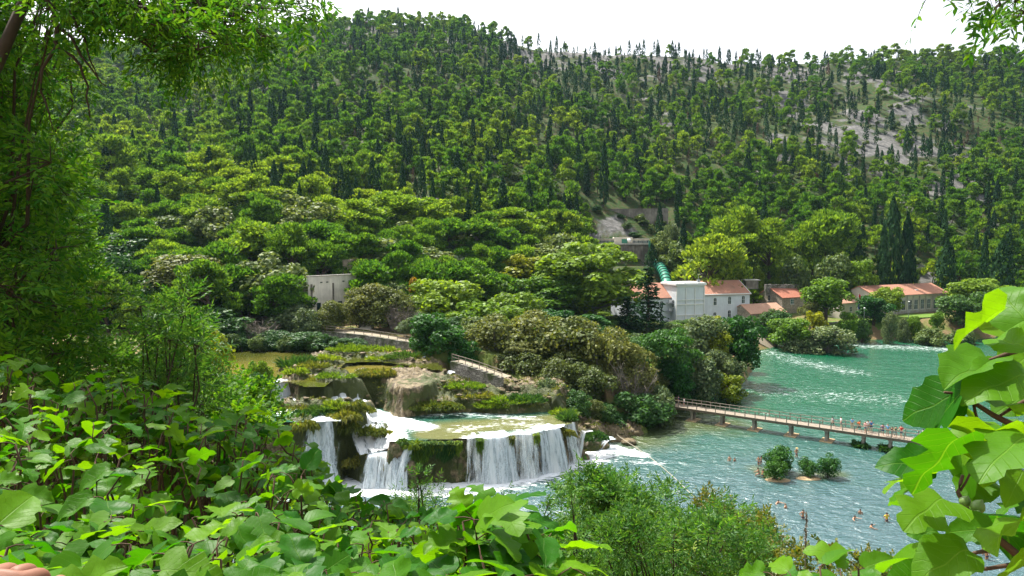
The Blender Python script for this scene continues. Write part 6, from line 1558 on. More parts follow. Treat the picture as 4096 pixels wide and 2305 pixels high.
bather(582, 585, 1.22, 220, 'stand', 'swimmer with only head and shoulders out beside the pale bather', skin=1)
bather(877, 873, 1.28, 190, 'swim', 'dark haired swimmer alone below the bushes', skin=0)
bather(935, 908, 1.25, 30, 'stand', 'fair swimmer near the dark haired one', skin=0, hair='brown')
bather(1053, 980, .75, 180, 'hips', 'bare chested bather waist deep beside the reed plume', skin=1)
bather(1448, 948, 1.2, 150, 'stand', 'swimmer up to the shoulders left of the person in yellow', skin=1)
bather(1400, 985, 1.2, 200, 'swim', 'swimmer looking away in the right part of the pool', skin=0, hair='dark_long')
bather(1512, 1042, 1.3, 260, 'swim', 'swimmer making rings in the water', skin=1)
bather(1630, 1000, .72, 190, 'hips', 'bather in yellow swimsuit standing waist deep', skin=1, top='yellow', hair='dark_long', h=1.68)
bather(2300, 1230, .6, 170, 'phone', 'tanned bather glimpsed between the fig leaves', skin=1)
bather(2320, 1260, .6, 200, 'stand', 'second bather glimpsed between the fig leaves', skin=1, hair='dark_long')
for px_, py_, d_, c_, lab in ((146.5,214.5,239,'black','person in black behind the lookout parapet'),(149,215,238.5,'yellow','person in yellow behind the lookout parapet'),(178.3,212.5,239,'red','person in red behind the lookout parapet'),(173,212.5,240,'navy','person in dark blue beside the one in red')):
    p = PY(px_, py_, d_); person((p[0], p[1], H(p[0], p[1])+.3), math.radians(170), 'stand', lab, top=c_, bottom='denim', group='people at the lookout')
# ---------------------------------------------------------------- plants of the near bank
def near_leaf_mat(name, dark, light, trans, tcol, rough=.38, spec=.45, veins=False, hue=.03):
    m, nt, out = new_mat(name)
    g = nt.nodes.new('ShaderNodeNewGeometry')
    c = mixc(nt, g.outputs['Random Per Island'], dark, light)
    h = nt.nodes.new('ShaderNodeHueSaturation'); L(nt, c, h.inputs['Color'])
    L(nt, mathn(nt, 'MULTIPLY_ADD', noise(nt, wpos(nt), 1.1, 2), .35, .82), h.inputs['Value'])
    L(nt, mathn(nt, 'MULTIPLY_ADD', g.outputs['Random Per Island'], -hue, .5+hue*.4), h.inputs['Hue'])
    col = h.outputs[0]; nrm = None
    if veins:
        uv = nt.nodes.new('ShaderNodeUVMap'); uv.uv_map = 'UVMap'; s = nt.nodes.new('ShaderNodeSeparateXYZ'); L(nt, uv.outputs[0], s.inputs[0])
        ax = mathn(nt, 'ABSOLUTE', s.outputs[0])
        mid = mrange(nt, ax, .006, .018, 1, 0)
        ph = mathn(nt, 'FRACT', mathn(nt, 'MULTIPLY', mathn(nt, 'MULTIPLY_ADD', ax, -.85, s.outputs[1]), 6.5))
        lat = mrange(nt, mathn(nt, 'ABSOLUTE', mathn(nt, 'SUBTRACT', ph, .5)), .0, .055, .6, 0)
        v = mathn(nt, 'MAXIMUM', mid, lat)
        col = mixc(nt, mathn(nt, 'MULTIPLY', v, .30), col, (.16, .30, .04))
        nrm = bump(nt, mathn(nt, 'MULTIPLY_ADD', v, -1.0, mathn(nt, 'MULTIPLY', noise(nt, uv.outputs[0], 9, 3), .8)), .45, .004)
        nt.nodes['Noise Texture'].inputs['Scale'].default_value = 1.1
    p = principled(nt, None, col, rough, spec, nrm)
    tr = nt.nodes.new('ShaderNodeBsdfTranslucent'); L(nt, mixc(nt, 1.0, col, tcol, 'MULTIPLY'), tr.inputs[0])
    if nrm is not None: L(nt, nrm, tr.inputs['Normal'])
    mx = nt.nodes.new('ShaderNodeMixShader'); mx.inputs[0].default_value = trans
    L(nt, p.outputs[0], mx.inputs[1]); L(nt, tr.outputs[0], mx.inputs[2]); L(nt, mx.outputs[0], out.inputs[0]); return m
M_FIG = near_leaf_mat('fig_leaf', (.022, .105, .003), (.080, .235, .005), .50, (2.0, 1.7, .4), .46, .16, True)
M_ASH = near_leaf_mat('ash_leaflets', (.024, .098, .009), (.078, .225, .016), .40, (1.8, 1.5, .6), .6, .15)
M_WIL = near_leaf_mat('willow_leaves', (.026, .095, .014), (.08, .20, .036), .42, (2.0, 1.8, .6), .5, .25)
M_ALD = near_leaf_mat('alder_leaves', (.030, .105, .008), (.09, .22, .014), .45, (2.0, 1.8, .6), .55, .2)
M_RUST = near_leaf_mat('olive_rust_leaves', (.040, .085, .012), (.14, .165, .022), .38, (1.8, 1.6, .6), .45, .35, False, .08)
M_STEM = plain_mat('fig_stem', (.075, .045, .028), .8, .3, 20, .2); M_TWIGD = plain_mat('dark_twig', (.045, .033, .024), .85, .3, 15, .15); M_TWIGG = plain_mat('green_twig', (.10, .13, .04), .8, .3, 15, .15)
M_FIGF = plain_mat('green_fig', (.10, .17, .035), .45, .25, 30, .4)

def fig_leaf(v):
    """lobed fig leaf of unit length, base at the origin, tip towards +Y"""
    st = {0: [(-.10,.20),(-.02,.40),(.10,.47),(.24,.53),(.33,.36),(.40,.22),(.50,.34),(.60,.43),(.68,.30),(.76,.20),(.86,.22),(.94,.15),(1.0,.02)],
          1: [(-.08,.18),(0,.34),(.10,.43),(.22,.47),(.32,.45),(.42,.38),(.50,.36),(.58,.40),(.66,.36),(.75,.27),(.84,.22),(.93,.13),(1.0,.02)],
          2: [(-.06,.16),(.02,.30),(.12,.38),(.22,.42),(.32,.44),(.42,.43),(.52,.40),(.62,.36),(.71,.31),(.80,.25),(.88,.18),(.95,.10),(1.0,.02)],
          3: [(-.12,.22),(-.03,.42),(.08,.44),(.20,.52),(.26,.30),(.31,.15),(.44,.25),(.56,.40),(.62,.24),(.67,.13),(.80,.20),(.92,.13),(1.0,.02)]}[v % 4]
    rib = np.linspace(0, 1, len(st)); V = []; U = []
    cols = (-1, -.55, 0, .55, 1)
    for i, (y, x) in enumerate(st):
        yr = rib[i]; ser = 1+.05*((i*7+v) % 3-1)
        for c in cols:
            a = abs(c); X = math.copysign(x*a*ser, c) if c else 0; Y = yr*(1-a)+y*a if a else yr
            V.append((X, Y, 0)); U.append((X, Y))
    n = len(cols); m = len(st); i = np.arange(m-1)[:, None]*n; j = np.arange(n-1)[None]
    return np.array(V), np.array(U), np.stack([i+j, i+j+1, i+n+j+1, i+n+j], -1).reshape(-1, 4)
FIGL = [fig_leaf(v) for v in range(4)]
def put_fig(mb, rng, base, axis, normal, size, v=None):
    V, U, Fc = FIGL[rng.choice(4, p=[.3, .32, .2, .18]) if v is None else v]
    y = unit(np.asarray(axis, float)); z = np.asarray(normal, float); z = unit(z-y*(z@y)); x = np.cross(y, z)
    W = V.copy(); a = np.abs(W[:, 0])
    cup, dr, wv = rng.uniform(.05, .75), rng.uniform(.05, .45), rng.uniform(0, .06)
    W[:, 2] = cup*a-.9*cup*a**2-dr*W[:, 1]**2+wv*np.sin(W[:, 1]*11+W[:, 0]*7)+rng.uniform(-.12, .12)*W[:, 0]*W[:, 1]*2
    W *= size*np.array([rng.uniform(.85, 1.1), 1, 1])
    mb.add(np.asarray(base)+W[:, :1]*x+W[:, 1:2]*y+W[:, 2:]*z, [Fc], 0, uv=U)
def curve(a, b, sag=.0, n=6, wob=0, rng=None):
    t = np.linspace(0, 1, n)[:, None]; P = np.asarray(a)*(1-t)+np.asarray(b)*t; P[:, 2] += (sag*4*t*(1-t))[:, 0]
    if rng is not None: P[1:-1] += rng.normal(size=(n-2, 3))*wob
    return P
TOPX = [-40,0,20,45,62,73,87,110,140,170,195,215,231,250,286,306,312,328,346,362,388,402,416,434,446,452]
TOPY = [350,358,352,378,400,376,370,374,380,390,412,412,405,412,424,440,460,476,486,487,494,502,509,510,524,545]
def depth_at(px, py):
    t = np.interp(px, TOPX, TOPY); f = np.clip((py-t)/(610-t), 0, 1)
    return 1.9+4.6*(1-f)**1.25
def fig_shoot(lv, stm, rng, tip, root, n=6, size=.19, spread=1.0):
    c = curve(root, tip, .0, 7, .03, rng); ln = np.linalg.norm(np.asarray(tip)-root)
    stm.tube(c, np.linspace(.014, .005, 7), 6)
    ax = unit(c[-1]-c[-3]); a0 = rng.random()*6.28
    for k in range(n):
        f = 1-.085*k*rng.uniform(.6, 1.2)/max(ln, .6)*1.3; p = np.array([np.interp(max(.25, f), np.linspace(0, 1, 7), c[:, i]) for i in range(3)])
        a = a0+k*2.4; o = np.array([math.cos(a), math.sin(a), rng.uniform(-.05, .75)-.10*k])
        o = unit(o); pl = rng.uniform(.05, .11)*size/.19; e = p+o*pl
        stm.tube([p, (p+e)/2+np.array([0, 0, .006]), e], [.0035, .003, .0025], 5, cap=False)
        d = unit(o+np.array([0, 0, rng.uniform(-.75, .15)])+rng.normal(size=3)*.15)
        nn = unit(np.array([0, 0, 1.0])+o*.35+rng.normal(size=3)*.38)
        put_fig(lv, rng, e, d, nn, size*rng.uniform(.72, 1.2)*(1-.03*k))
def fig_bush(px0, px1, n, label, seed, top=None, bot=620, dfun=depth_at, size=.172, name='fig_bush'):
    rng = np.random.default_rng(seed); lv, stm = MB(), MB()
    xc = (px0+px1)/2; d0 = 3.6; b = PY(xc, 520, d0); g = H(b[0], d0); root = thing(name, (b[0], d0, g), label, 'fig bush')
    O = np.array(root.location)
    for i in range(n):
        px = px0+(px1-px0)*(i+rng.random())/n; t = np.interp(px, TOPX, TOPY) if top is None else np.interp(px, top[0], top[1])
        py = t+7+(bot-t)*rng.random()**1.15 if i % 5 else t+8+6*rng.random()
        d = dfun(px, py)*rng.uniform(.93, 1.10); p = PY(px, py, d)
        back = np.array([rng.normal()*.12, -.10+rng.normal()*.18, -rng.uniform(.55, 1.1)]); q = p+back
        fig_shoot(lv, stm, rng, p-O, q-O, rng.integers(5, 9), size)
        if i % 3 == 0:
            gx_, gy_ = q[0]*.9+b[0]*.1, q[1]*.85+.3; stm.tube(curve(np.array([gx_, gy_, H(gx_, gy_)-.05])-O, q-O, -.15, 6, .05, rng), np.linspace(.028, .014, 6), 6)
    lv.build('leaves', M_FIG, root, smooth=True, uv=True); stm.build('stems', M_STEM, root, smooth=True)
    return root
fig_bush(-45, 72, 80, 'shaded fig bush at the far left edge under the leafy tree', 1)
fig_bush(66, 190, 80, 'fig bush with raised leaves standing before the willow shrub', 2)
fig_bush(186, 312, 76, 'bright fig bush reaching up beside the left waterfall', 3)
fig_bush(300, 402, 56, 'lower fig bush under the rounded cascade', 4)
fig_bush(384, 452, 40, 'end of the fig thicket below the mossy cliff', 5)
fig_bush(456, 552, 30, 'upright fig sprig standing apart in front of the main fall', 6, ([450,459,470,486,500,513,530,542,552],[530,510,508,496,496,500,518,528,552]), 600, lambda px, py: 3.6-(py-490)*.008, .19)
fig_bush(545, 596, 7, 'low fig shoot at the bottom edge right of the upright sprig', 7, ([540,596],[568,566]), 600, lambda px, py: 3.0, .2)
fig_bush(770, 905, 16, 'row of fig leaves along the bottom below the reed plume', 8, ([770,800,850,905],[562,556,560,562]), 605, lambda px, py: 3.6, .17)

# --- fig branch on the right, close to the viewer
def r4(X, Y): return ((3300+X/1.111)/4, (1000+Y/1.111)/4)
rng = np.random.default_rng(42); lv, stm = MB(), MB()
fb0 = PY(1060, 560, 2.0); fbr = thing('fig_branch', tuple(fb0), 'big backlit fig branch with green figs hanging in from the right edge', 'fig branch')
O = np.array(fbr.location)
LEAVES = [((905,330),(720,95),2.0,1),((800,262),(500,415),1.9,3),((900,440),(690,330),1.85,2),((725,490),(512,570),2.1,1),((900,560),(640,585),2.0,2),((600,640),(385,865),2.0,0),((590,640),(300,760),2.05,1),((590,838),(350,1082),1.8,3),
    ((640,915),(500,1095),2.2,1),((470,945),(225,930),2.3,1),((430,1010),(225,1000),2.3,3),((420,1030),(245,1085),2.35,1),((900,830),(640,950),1.8,0),((760,800),(690,1050),1.85,3),((720,820),(570,905),2.2,2),((525,1105),(350,1190),1.95,0),((500,1250),(345,1262),2.1,1),
    ((735,1245),(505,1235),1.9,1),((900,1210),(690,1290),1.8,1),((640,1335),(370,1420),1.85,2),((390,1370),(215,1385),2.1,2),((900,1380),(720,1450),1.8,1),((900,640),(730,740),2.1,2),((880,980),(820,1110),2.0,1),((900,480),(790,530),2.2,2),((690,1010),(640,1120),2.25,2),((740,1180),(860,1240),2.0,0),((600,690),(690,760),2.2,2),((430,1440),(330,1490),2.2,1),((560,1420),(600,1520),2.0,1),((760,700),(880,640),1.95,1),((880,1110),(740,1150),2.1,3),((650,590),(560,610),2.25,2),((880,250),(780,300),2.2,2),((540,1350),(470,1300),2.3,2)]
for (B_, T_, d, v) in LEAVES:
    b = PY(*r4(*B_), d); t = PY(*r4(*T_), d+rng.uniform(-.12, .22)); ax = t-b
    vw = unit(np.array([0, 0, CAMZ])-b); nn = unit(vw*(-.35 if v == 3 else .5)+np.array([-.15, -.1, .75])+rng.normal(size=3)*.34)
    put_fig(lv, rng, b-O, ax, nn, np.linalg.norm(ax)*.90, v)
for k in range(16):                       # leaves behind and beyond the frame edge
    px = rng.uniform(955, 1075); py = rng.uniform(290, 600)
    if px < 985+28*math.sin(py*.03): continue
    b = PY(px, py, rng.uniform(2.1, 2.9)); o = unit(np.array([rng.normal()-.5, rng.normal()*.6, rng.uniform(-.7, .3)]))
    put_fig(lv, rng, b-O, o, unit(np.array([0, -.3, 1])+rng.normal(size=3)*.4), rng.uniform(.15, .22))
for pts, r0, r1 in ([[(960,1460),(884,1380),(700,1225),(640,1170),(590,1075),(612,1000)],.016,.005],[[(960,870),(884,800),(760,742),(650,672),(600,640),(530,632)],.013,.004],[[(960,420),(884,440),(800,465),(725,490)],.010,.004],[[(960,640),(850,690),(765,745)],.008,.004],[[(960,770),(720,820),(590,845)],.008,.004],
                    [[(700,1225),(580,1130),(510,1125)],.005,.003],[[(760,1330),(640,1350),(560,1420)],.007,.004],[[(884,1390),(700,1420),(570,1415)],.008,.004],[[(620,655),(640,620),(690,595)],.005,.003],[[(660,680),(670,740),(700,800)],.005,.003],[[(600,1070),(640,1010),(650,960)],.004,.003],[[(960,1380),(1100,1500),(1160,1640)],.02,.026]):
    P = np.array([PY(*r4(*q), 2.05) for q in pts])-O; P, _ = resample(P, .03); stm.tube(P, np.linspace(r0, r1, len(P)), 7)
lv.build('leaves', M_FIG, fbr, smooth=True, uv=True); stm.build('stems', M_STEM, fbr, smooth=True)
for (X, Y, r, d) in ((622,1117,25,2.0),(680,1140,31,1.97),(672,1180,24,1.95),(640,1392,24,1.95),(600,1395,18,2.0)):
    c = PY(*r4(X, Y), d); R_ = r/1.111/4/F*d; m = MB(); m.lathe((0, 0, 0), [(R_*.12, 1.25*R_), (R_*.3, 1.0*R_), (R_*.72, .62*R_), (R_*.98, .05*R_), (R_*.92, -.45*R_), (R_*.6, -.82*R_), (R_*.18, -.95*R_)], 18)
    o = m.build('fig', M_FIGF, fbr, smooth=True); o.location = tuple(c-O); o.rotation_euler = (.3, .25, 0)

# --- sprays of small leaves
def sprays(lv, stm, rng, B, A, Ls, k, ll, lw, ang=.85, droop=.15, nz=.35, terminal=True):
    S = len(B); A = unit(A); up = unit(np.array([0, 0, 1.0])+rng.normal(size=(S, 3))*.5); Sd = unit(np.cross(A, up)); Nn = np.cross(Sd, A)
    Ls = np.asarray(Ls).reshape(-1, 1)*np.ones((S, 1)); outV = []
    for j in range(k+1):
        t = min(1.0, .18+.82*(j//2*2+1)/k) if j < k else 1.0
        s = 1 if j % 2 else -1
        P = B+A*Ls*t+np.array([0, 0, -1])*droop*Ls*t*t
        D = A*math.cos(ang)+Sd*s*math.sin(ang) if j < k else A
        D = unit(D+rng.normal(size=(S, 3))*.22+np.array([0, 0, -.15])); N2 = unit(Nn+rng.normal(size=(S, 3))*nz); X = unit(np.cross(D, N2)); N2 = np.cross(X, D)
        l = ll*(.7+.5*rng.random((S, 1))); w = lw*(.8+.4*rng.random((S, 1)))
        q = [P, P+D*l*.28+X*w*.45+N2*w*.1, P+D*l*.62+X*w*.40+N2*w*.05, P+D*l-N2*l*.12, P+D*l*.62-X*w*.40+N2*w*.05, P+D*l*.28-X*w*.45+N2*w*.1]
        outV.append(np.stack(q, 1).reshape(-1, 3))
    V = np.concatenate(outV); lv.add(V, [np.arange(len(V)).reshape(-1, 6)])
    w = .0025+.004*Ls; E = B+A*Ls+np.array([0, 0, -1])*droop*Ls; Mi = B+A*Ls*.5+np.array([0, 0, -1])*droop*Ls*.25; q = np.stack([B-Nn*w, Mi-Nn*w*.7, E, Mi+Nn*w*.7, B+Nn*w], 1).reshape(-1, 3)
    stm.add(q, [np.arange(len(q)).reshape(-1, 5)])
def spray_plant(name, label, cat, base, clumps, mat, k=9, Ls=.30, ll=.075, lw=.02, seed=0, stem=M_TWIGD, ang=.85, droop=.15, upb=.3, r0=.05, limb=True, nz=.35, trunk=None):
    rng = np.random.default_rng(seed); root = thing(name, tuple(base), label, cat); O = np.array(base, float); lv, stm = MB(), MB()
    for ci, (px, py, d, rp, n) in enumerate(clumps):
        c = PY(px, py, d); r = rp/F*d
        u = unit(rng.normal(size=(n, 3))); q = rng.random((n, 1))**.42
        B = c+u*q*np.array([r, r*1.15, r]); A = unit(u*.8+rng.normal(size=(n, 3))*.55+np.array([0, 0, upb]))
        sprays(lv, stm, rng, B-O, A, Ls*(.6+.7*rng.random(n)), k, ll, lw, ang, droop, nz)
        if limb:
            b = O if trunk is None else np.array(trunk[ci % len(trunk)]); stm.tube(curve(b-O, c-O, -.06*np.linalg.norm(c-b), 7, .04*np.linalg.norm(c-b)*.5, rng), np.linspace(r0, .008, 7), 5)
            for _ in range(4):
                e = c+unit(rng.normal(size=3))*r*.8; stm.tube(curve(c-O, e-O, .02, 4), [.010, .007, .005, .003], 4)
    lv.build('leaves', mat, root); stm.build('branches', stem, root)
    return root
# left edge: tall leafy tree
rng = np.random.default_rng(3); cl = []
for i in range(135):
    py = rng.uniform(-80, 385); mx = np.interp(py, [-80,0,60,100,160,190,207,255,287,320,385], [120,100,72,72,78,98,90,86,100,112,120]); px = mx-16-(mx+75)*rng.random()**1.0
    cl.append((px, py, rng.uniform(8.0, 13.5), rng.uniform(18, 32), 40))
spray_plant('leafy_tree', 'tall bright leafy tree filling the whole left edge', 'tree', (-9.5, 10.2, H(-9.5, 10.2)), cl, M_ASH, 10, .38, .115, .038, 11, r0=.06, trunk=[(-9.5, 10.2, 24.5), (-9.2, 10.6, 28.0), (-9.4, 10.0, 31.5)])
rng = np.random.default_rng(4); cl = []
for i in range(46):
    py = rng.uniform(-30, 55); px = rng.uniform(70, 262)
    lim = np.interp(px, [70,130,140,190,205,230,262], [20,40,66,66,52,40,16])
    if py > lim-8: py = lim-8-rng.uniform(0, 30)
    cl.append((px, py, rng.uniform(7.0, 9.5), rng.uniform(14, 24), 22))
cl += [(285,12,8,16,18),(262,36,8,14,16),(250,46,8.2,12,14),(300,4,8,14,14),(312,-6,8,14,16),(178,62,8,14,26),(160,52,8,15,26),(200,55,8,12,20),(145,40,8,14,22)]
spray_plant('ash_tree', 'overhanging ash boughs with narrow leaflets across the upper left corner', 'tree', (-8.6, 7.0, H(-8.6, 7.0)), cl, M_ASH, 9, .28, .10, .030, 12, r0=.028, trunk=[PY(40, -60, 8.0), PY(90, -70, 8.2), PY(150, -75, 8.4)], droop=.4, upb=-.15)
bt = bpy.data.objects['ash_tree']; mb = MB(); O = np.array(bt.location)
for pts, r in ([[(38,-30),(56,23),(58,45),(80,65),(88,100),(90,118)],.035],[[(56,23),(72,38),(84,60),(100,82),(106,86)],.022],[[(58,45),(42,66),(40,90),(48,110),(53,130)],.02],[[(70,10),(84,40),(95,70),(98,78)],.016],[[(150,-20),(168,20),(174,48),(178,62)],.016],[[(155,-20),(155,30)],.012],[[(240,-10),(300,16),(318,22)],.008],[[(300,16),(312,10),(324,6)],.005]):
    P = np.array([PY(x, y, 8.0) for x, y in pts])-O; P, _ = resample(P, .12); P[1:-1] += rng.normal(size=(len(P)-2, 3))*.012; mb.tube(P, np.linspace(r, .006, len(P)), 6)
b0 = np.array([0, 0, 0.0]); mb.tube(curve(b0, PY(38, -30, 8.0)-O, -.2, 9, .08, rng), np.linspace(.18, .05, 9), 8)
for tq in ((40,-60,8.0),(90,-70,8.2),(150,-75,8.4)): mb.tube(curve(PY(38,-30,8.0)-O, PY(*tq)-O, .1, 6, .03, rng), np.linspace(.05, .03, 6), 6)
mb.build('limb', M_TWIGD, bt, smooth=True)
lt = bpy.data.objects['leafy_tree']; mb = MB(); mb.tube([(0, 0, -.3), (0.1, 0.1, 4), (.2, .2, 8), (0, 0, 12)], [.26, .2, .15, .06], 8); mb.build('trunk', M_BARK, lt)
spray_plant('ash_twig', 'small ash twig dipping into the upper right corner', 'branch', PY(1090, -60, 5.0), [(1015,2,5.0,16,14),(1035,-8,5.2,22,18),(990,-6,5.0,14,10),(960,-6,5.0,10,5),(1000,6,5,8,5),(930,-8,5,6,3),(1024,14,5,8,5)], M_ASH, 9, .22, .085, .026, 13, r0=.012, droop=.5, upb=-.3)
# shrubs at the left, behind the figs
def shrub(px0, px1, pyt, pyb, d0, d1, n, rp, label, mat, seed, k=9, Ls=.3, ll=.075, lw=.018, per=30, name='shrub', **kw):
    rng = np.random.default_rng(seed); cl = []
    for i in range(n):
        px = rng.uniform(px0, px1); t = np.interp(px, *pyt) if isinstance(pyt, tuple) else pyt; py = t+rp*.7+(pyb-t)*rng.random()
        cl.append((px, py, rng.uniform(d0, d1), rp*rng.uniform(.7, 1.25), per))
    xm = PY((px0+px1)/2, pyb, (d0+d1)/2); base = (xm[0], xm[1], H(xm[0], xm[1]))
    return spray_plant(name, label, 'shrub', base, cl, mat, k, Ls, ll, lw, seed, **kw)
shrub(95, 205, ([95,120,140,163,175,188,205], [330,345,336,322,330,318,350]), 420, 9, 12, 30, 15, 'dusky willow shrub with upright shoots behind the left figs', M_WIL, 21, 10, .38, .12, .026, 36, upb=.9)
spray_plant('willow_sapling', 'slender willow sapling with leafy tip rising over the shaded slope', 'sapling', (*PY(150, 420, 9)[:2], H(*PY(150, 420, 9)[:2])), [(188,300,9,9,16),(184,316,9,9,14),(163,312,9.2,9,16),(160,330,9.2,10,16),(140,306,9.4,8,12),(143,345,9.4,10,12),(170,340,9,11,14)], M_WIL, 10, .30, .10, .021, 22, upb=1.0, r0=.03)
shrub(165, 272, ([165,184,200,215,232,250,272], [372,360,372,380,382,378,394]), 432, 12, 16, 36, 13, 'fresh green alder bush between the figs and the foaming pool', M_ALD, 23, 8, .36, .09, .068, 36, upb=.7)
shrub(-40, 330, ([-40,100,200,330], [440,440,455,500]), 640, 7, 11, 70, 22, 'dark leafy undergrowth behind and below the fig bushes', M_ALD, 30, 8, .34, .11, .08, 40, upb=.6)
shrub(300, 560, ([300,380,460,560], [505,525,545,545]), 640, 7, 10, 40, 20, 'dark leafy undergrowth under the end of the fig thicket', M_ALD, 31, 8, .32, .10, .07, 36, upb=.6)
# bottom centre and right
shrub(566, 672, ([566,585,600,620,640,672], [478,458,450,472,492,484]), 545, 17, 21, 40, 15, 'dark green willow bush rising over the lower pool', M_WIL, 24, 9, .48, .15, .048, 50, upb=.5)
shrub(440, 600, ([440,480,520,560,600], [520,512,540,520,512]), 590, 10, 15, 44, 15, 'light green willow scrub behind the upright fig sprig', M_WIL, 25, 10, .36, .11, .024, 44, upb=.9)
shrub(590, 760, ([590,640,690,720,760], [512,522,500,508,530]), 600, 11, 16, 60, 16, 'feathery green scrub along the bottom centre', M_WIL, 26, 9, .38, .115, .030, 46, upb=.8)
shrub(668, 770, ([668,690,700,730,770], [510,492,486,506,520]), 575, 15, 19, 30, 13, 'taller bush under the rope with rusty shoot tips', M_RUST, 27, 8, .38, .12, .042, 44, upb=.7)
shrub(755, 890, ([755,780,810,835,860,890], [528,545,548,540,552,540]), 600, 13, 17, 34, 12, 'olive and rust coloured bush along the bottom right', M_RUST, 28, 8, .34, .09, .055, 40, upb=.5)
shrub(395, 450, ([395,420,450], [505,498,490]), 560, 9, 12, 14, 11, 'feathery willow shoots in front of the dry mossy cliff', M_WIL, 29, 10, .34, .08, .016, 22, upb=1.1)
for i, (px, t, b, d, lab) in enumerate([(419,478,560,8.5,'upright willow shoot in front of the mossy cliff'),(505,500,576,9.5,'thin leafy shoot left of the main fall base'),(548,505,580,10,'thin dark shoot rising by the white foam'),(572,505,590,9,'slender leaning shoot before the dark willow bush')]):
    p = PY(px, b, d); spray_plant('sapling', lab, 'sapling', (p[0], p[1], H(p[0], p[1])), [(px+j*1.2*(i % 2), t+(b-t)*j/7, d, 4.5, 7) for j in range(7)], M_WIL, 9, .20, .07, .017, 60+i, upb=1.0, r0=.012)
# reed plumes and a rosette of reed leaves
def reed(px, top, bot, d, label, plume=True):
    p = PY(px, bot, d); q = PY(px+1.5, top, d); g = H(p[0], p[1]); root = thing('reed', (p[0], p[1], g), label, 'reed'); O = np.array(root.location)
    m = MB(); m.tube(curve((0, 0, 0), q-O, .0, 8), np.linspace(.014, .008, 8), 6); m.build('stalk', M_TWIG, root)
    if plume:
        rng = np.random.default_rng(int(px)); n = 260; f = rng.random(n); C = (q-O)+np.array([0, 0, -1])*(f*.85)[:, None]+rng.normal(size=(n, 3))*.016*np.sin(f*3.1+.1)[:, None]
        m = MB(); V = leaf_quads(C, unit(rng.normal(size=(n, 3))), unit(np.array([0, 0, 1])+rng.normal(size=(n, 3))*.5), np.full(n, .06), np.full(n, .02)); m.add(V[0], [V[1]]); m.build('plume', M_TWIG, root)
    return root
reed(805, 512, 600, 14, 'tall brown reed plume standing before the pool'); reed(768, 556, 600, 14, 'short bare reed stalk left of the tall plume', False)
p = PY(692, 560, 12); rng = np.random.default_rng(8); mb = MB(); c = PY(692, 548, 12)
g = H(p[0], p[1]); O = np.array([p[0], p[1], g])
root = thing('giant_reed', tuple(O), 'pale giant reed with a fan of long arching leaves', 'reed')
m = MB(); m.tube(curve((0, 0, 0), c-O, 0, 6), np.linspace(.025, .015, 6), 6); m.build('stalk', M_TWIGG, root)
for k in range(26):
    a = rng.random()*6.28; d_ = np.array([math.cos(a), math.sin(a), rng.uniform(.5, 1.6)]); d_ = unit(d_); l = rng.uniform(.35, .75); b = c-O-np.array([0, 0, rng.random()*.45])
    t = np.linspace(0, 1, 5)[:, None]; P = b+d_*l*t+np.array([0, 0, -.45])*l*t**2; s = unit(np.cross(d_, [0, 0, 1.0]))*.016
    wd_ = np.array([1, 1, .8, .5, .05])[:, None]; mb.add(np.concatenate([P-s*wd_, P+s*wd_]), [[[i, i+1, i+6, i+5] for i in range(4)]])
mb.build('leaves', M_GRASS, root)
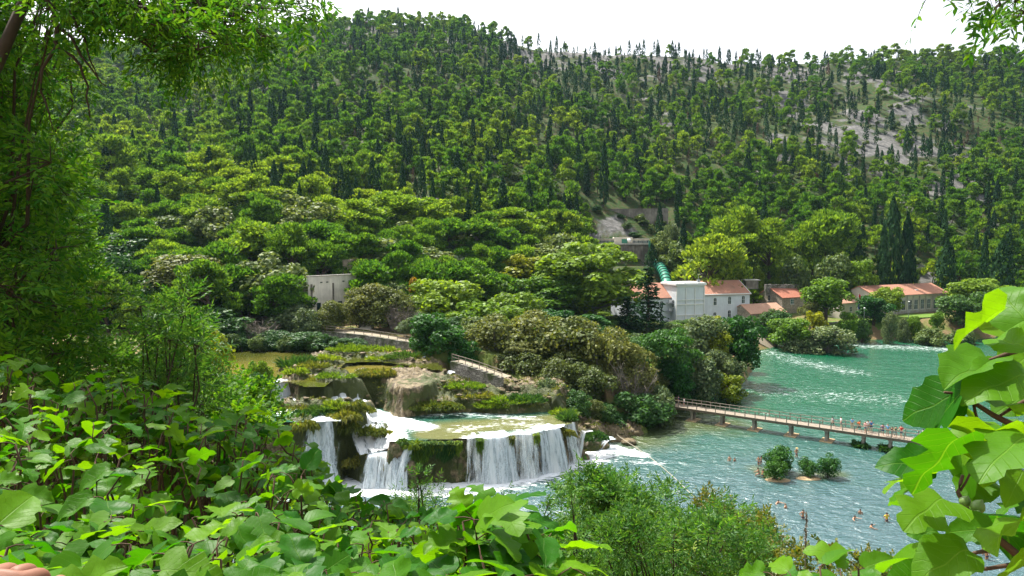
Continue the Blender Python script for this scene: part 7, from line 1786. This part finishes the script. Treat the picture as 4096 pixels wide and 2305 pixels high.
# bushes and small trees of the near bank left of the falls
T('yellow', 524, 832, 960, 92, 92, 'bright yellow green small tree in front of the brown pool', tint=.2, var=0)
T('lime', 652, 905, 1000, 55, 97, 'light green bush at the left end of the low weir', tint=.7, var=1)
T('deep', 655, 935, 1010, 60, 93, 'dark green bush beside the foaming pool', tint=.6, var=0)
T('lime', 600, 950, 1020, 100, 88, 'leafy bush between the yellow green tree and the weir', tint=.5, var=2)
T('maquis', 470, 890, 1000, 120, 88, 'grey green bush left of the yellow green tree', tint=.5)
rng = np.random.default_rng(31); nn_ = 0
for (x, y) in np.stack([rng.uniform(-85, -34, 260), rng.uniform(40, 116, 260)], 1):
    if nn_ >= 70: break
    if sdpoly(up_poly, np.array([x]), np.array([y]))[0] < 3 or y > 112 and x > -70: continue
    px = 512+F*x/y
    if px > 258: continue
    key = rnd.choice(['lime', 'maquis', 'deep', 'shade', 'grey']); zt = 31-(395-240)/F*y; g = H(x, y); hh = min(rnd.uniform(3, 6.5), max(1.5, zt-g))
    if hh < 1.6: continue
    place(key, x, y, hh, hh*rnd.uniform(.9, 1.3), 'bush', f"{ {'lime':'fresh green','maquis':'pale green','deep':'deep green','shade':'dark','grey':'grey green'}[key]} bush on the near left bank {'close to the pool' if y > 85 else 'below the willow shrub'}", 'bush', 'bushes of the near left bank', None, False); nn_ += 1

# --- the photographer's finger at the lower left corner
M_HAND = plain_mat('shaded_skin', (.20, .085, .05), .6, .15, 60)
def hand():
    d = .34; c = PY(-3, 571, d); root = thing('hand', tuple(c), 'out of focus knuckle of a hand at the lower left corner', 'hand')
    N_, E_, R_ = [np.array([-.02, -.03, -.075]), np.array([-.01, -.015, -.045]), np.array([-.004, 0, -.02])], [(0, 1), (1, 2)], [(.03,.024), (.034,.022), (.032,.018)]
    for i, (x, k_) in enumerate(((-.024, .9), (-.006, 1.0), (.011, .97), (.025, .8))):
        n0 = len(N_); N_ += [np.array([x, .004, -.004-.006*abs(x)*60]), np.array([x*1.05, .026*k_, -.012]), np.array([x*1.02, .030*k_, -.036]), np.array([x, .012, -.045])]; R_ += [.0105, .0092, .0085, .0075]; E_ += [(2, n0), (n0, n0+1), (n0+1, n0+2), (n0+2, n0+3)]
    n0 = len(N_); N_ += [np.array([.035, .0, -.05]), np.array([.045, .015, -.03]), np.array([.04, .03, -.018])]; R_ += [.013, .011, .009]; E_ += [(1, n0), (n0, n0+1), (n0+1, n0+2)]
    link('fingers', skin_mesh(N_, E_, R_, 0, [M_HAND], 'fingers', 2), root)
    root.scale = (.55, .55, .55)
    return root
hand()
# ---------------------------------------------------------------- the air
def haze(density=.00004):
    m, nt, out = new_mat('hazy_air')
    v = nt.nodes.new('ShaderNodeVolumePrincipled'); v.inputs['Color'].default_value = (.50, .75, 1.0, 1); v.inputs['Density'].default_value = density; v.inputs['Anisotropy'].default_value = .3
    L(nt, v.outputs[0], out.inputs['Volume'])
    x0, x1, y0, y1, z0, z1 = -1600, 1600, -90, 5100, -4, 330
    mb = MB(); mb.box(((x0+x1)/2, (y0+y1)/2, (z0+z1)/2), (x1-x0, y1-y0, z1-z0)); o = mb.build('haze', m)
    return struct(o, 'thin blue summer haze over the valley', 'haze', 'stuff')
haze()
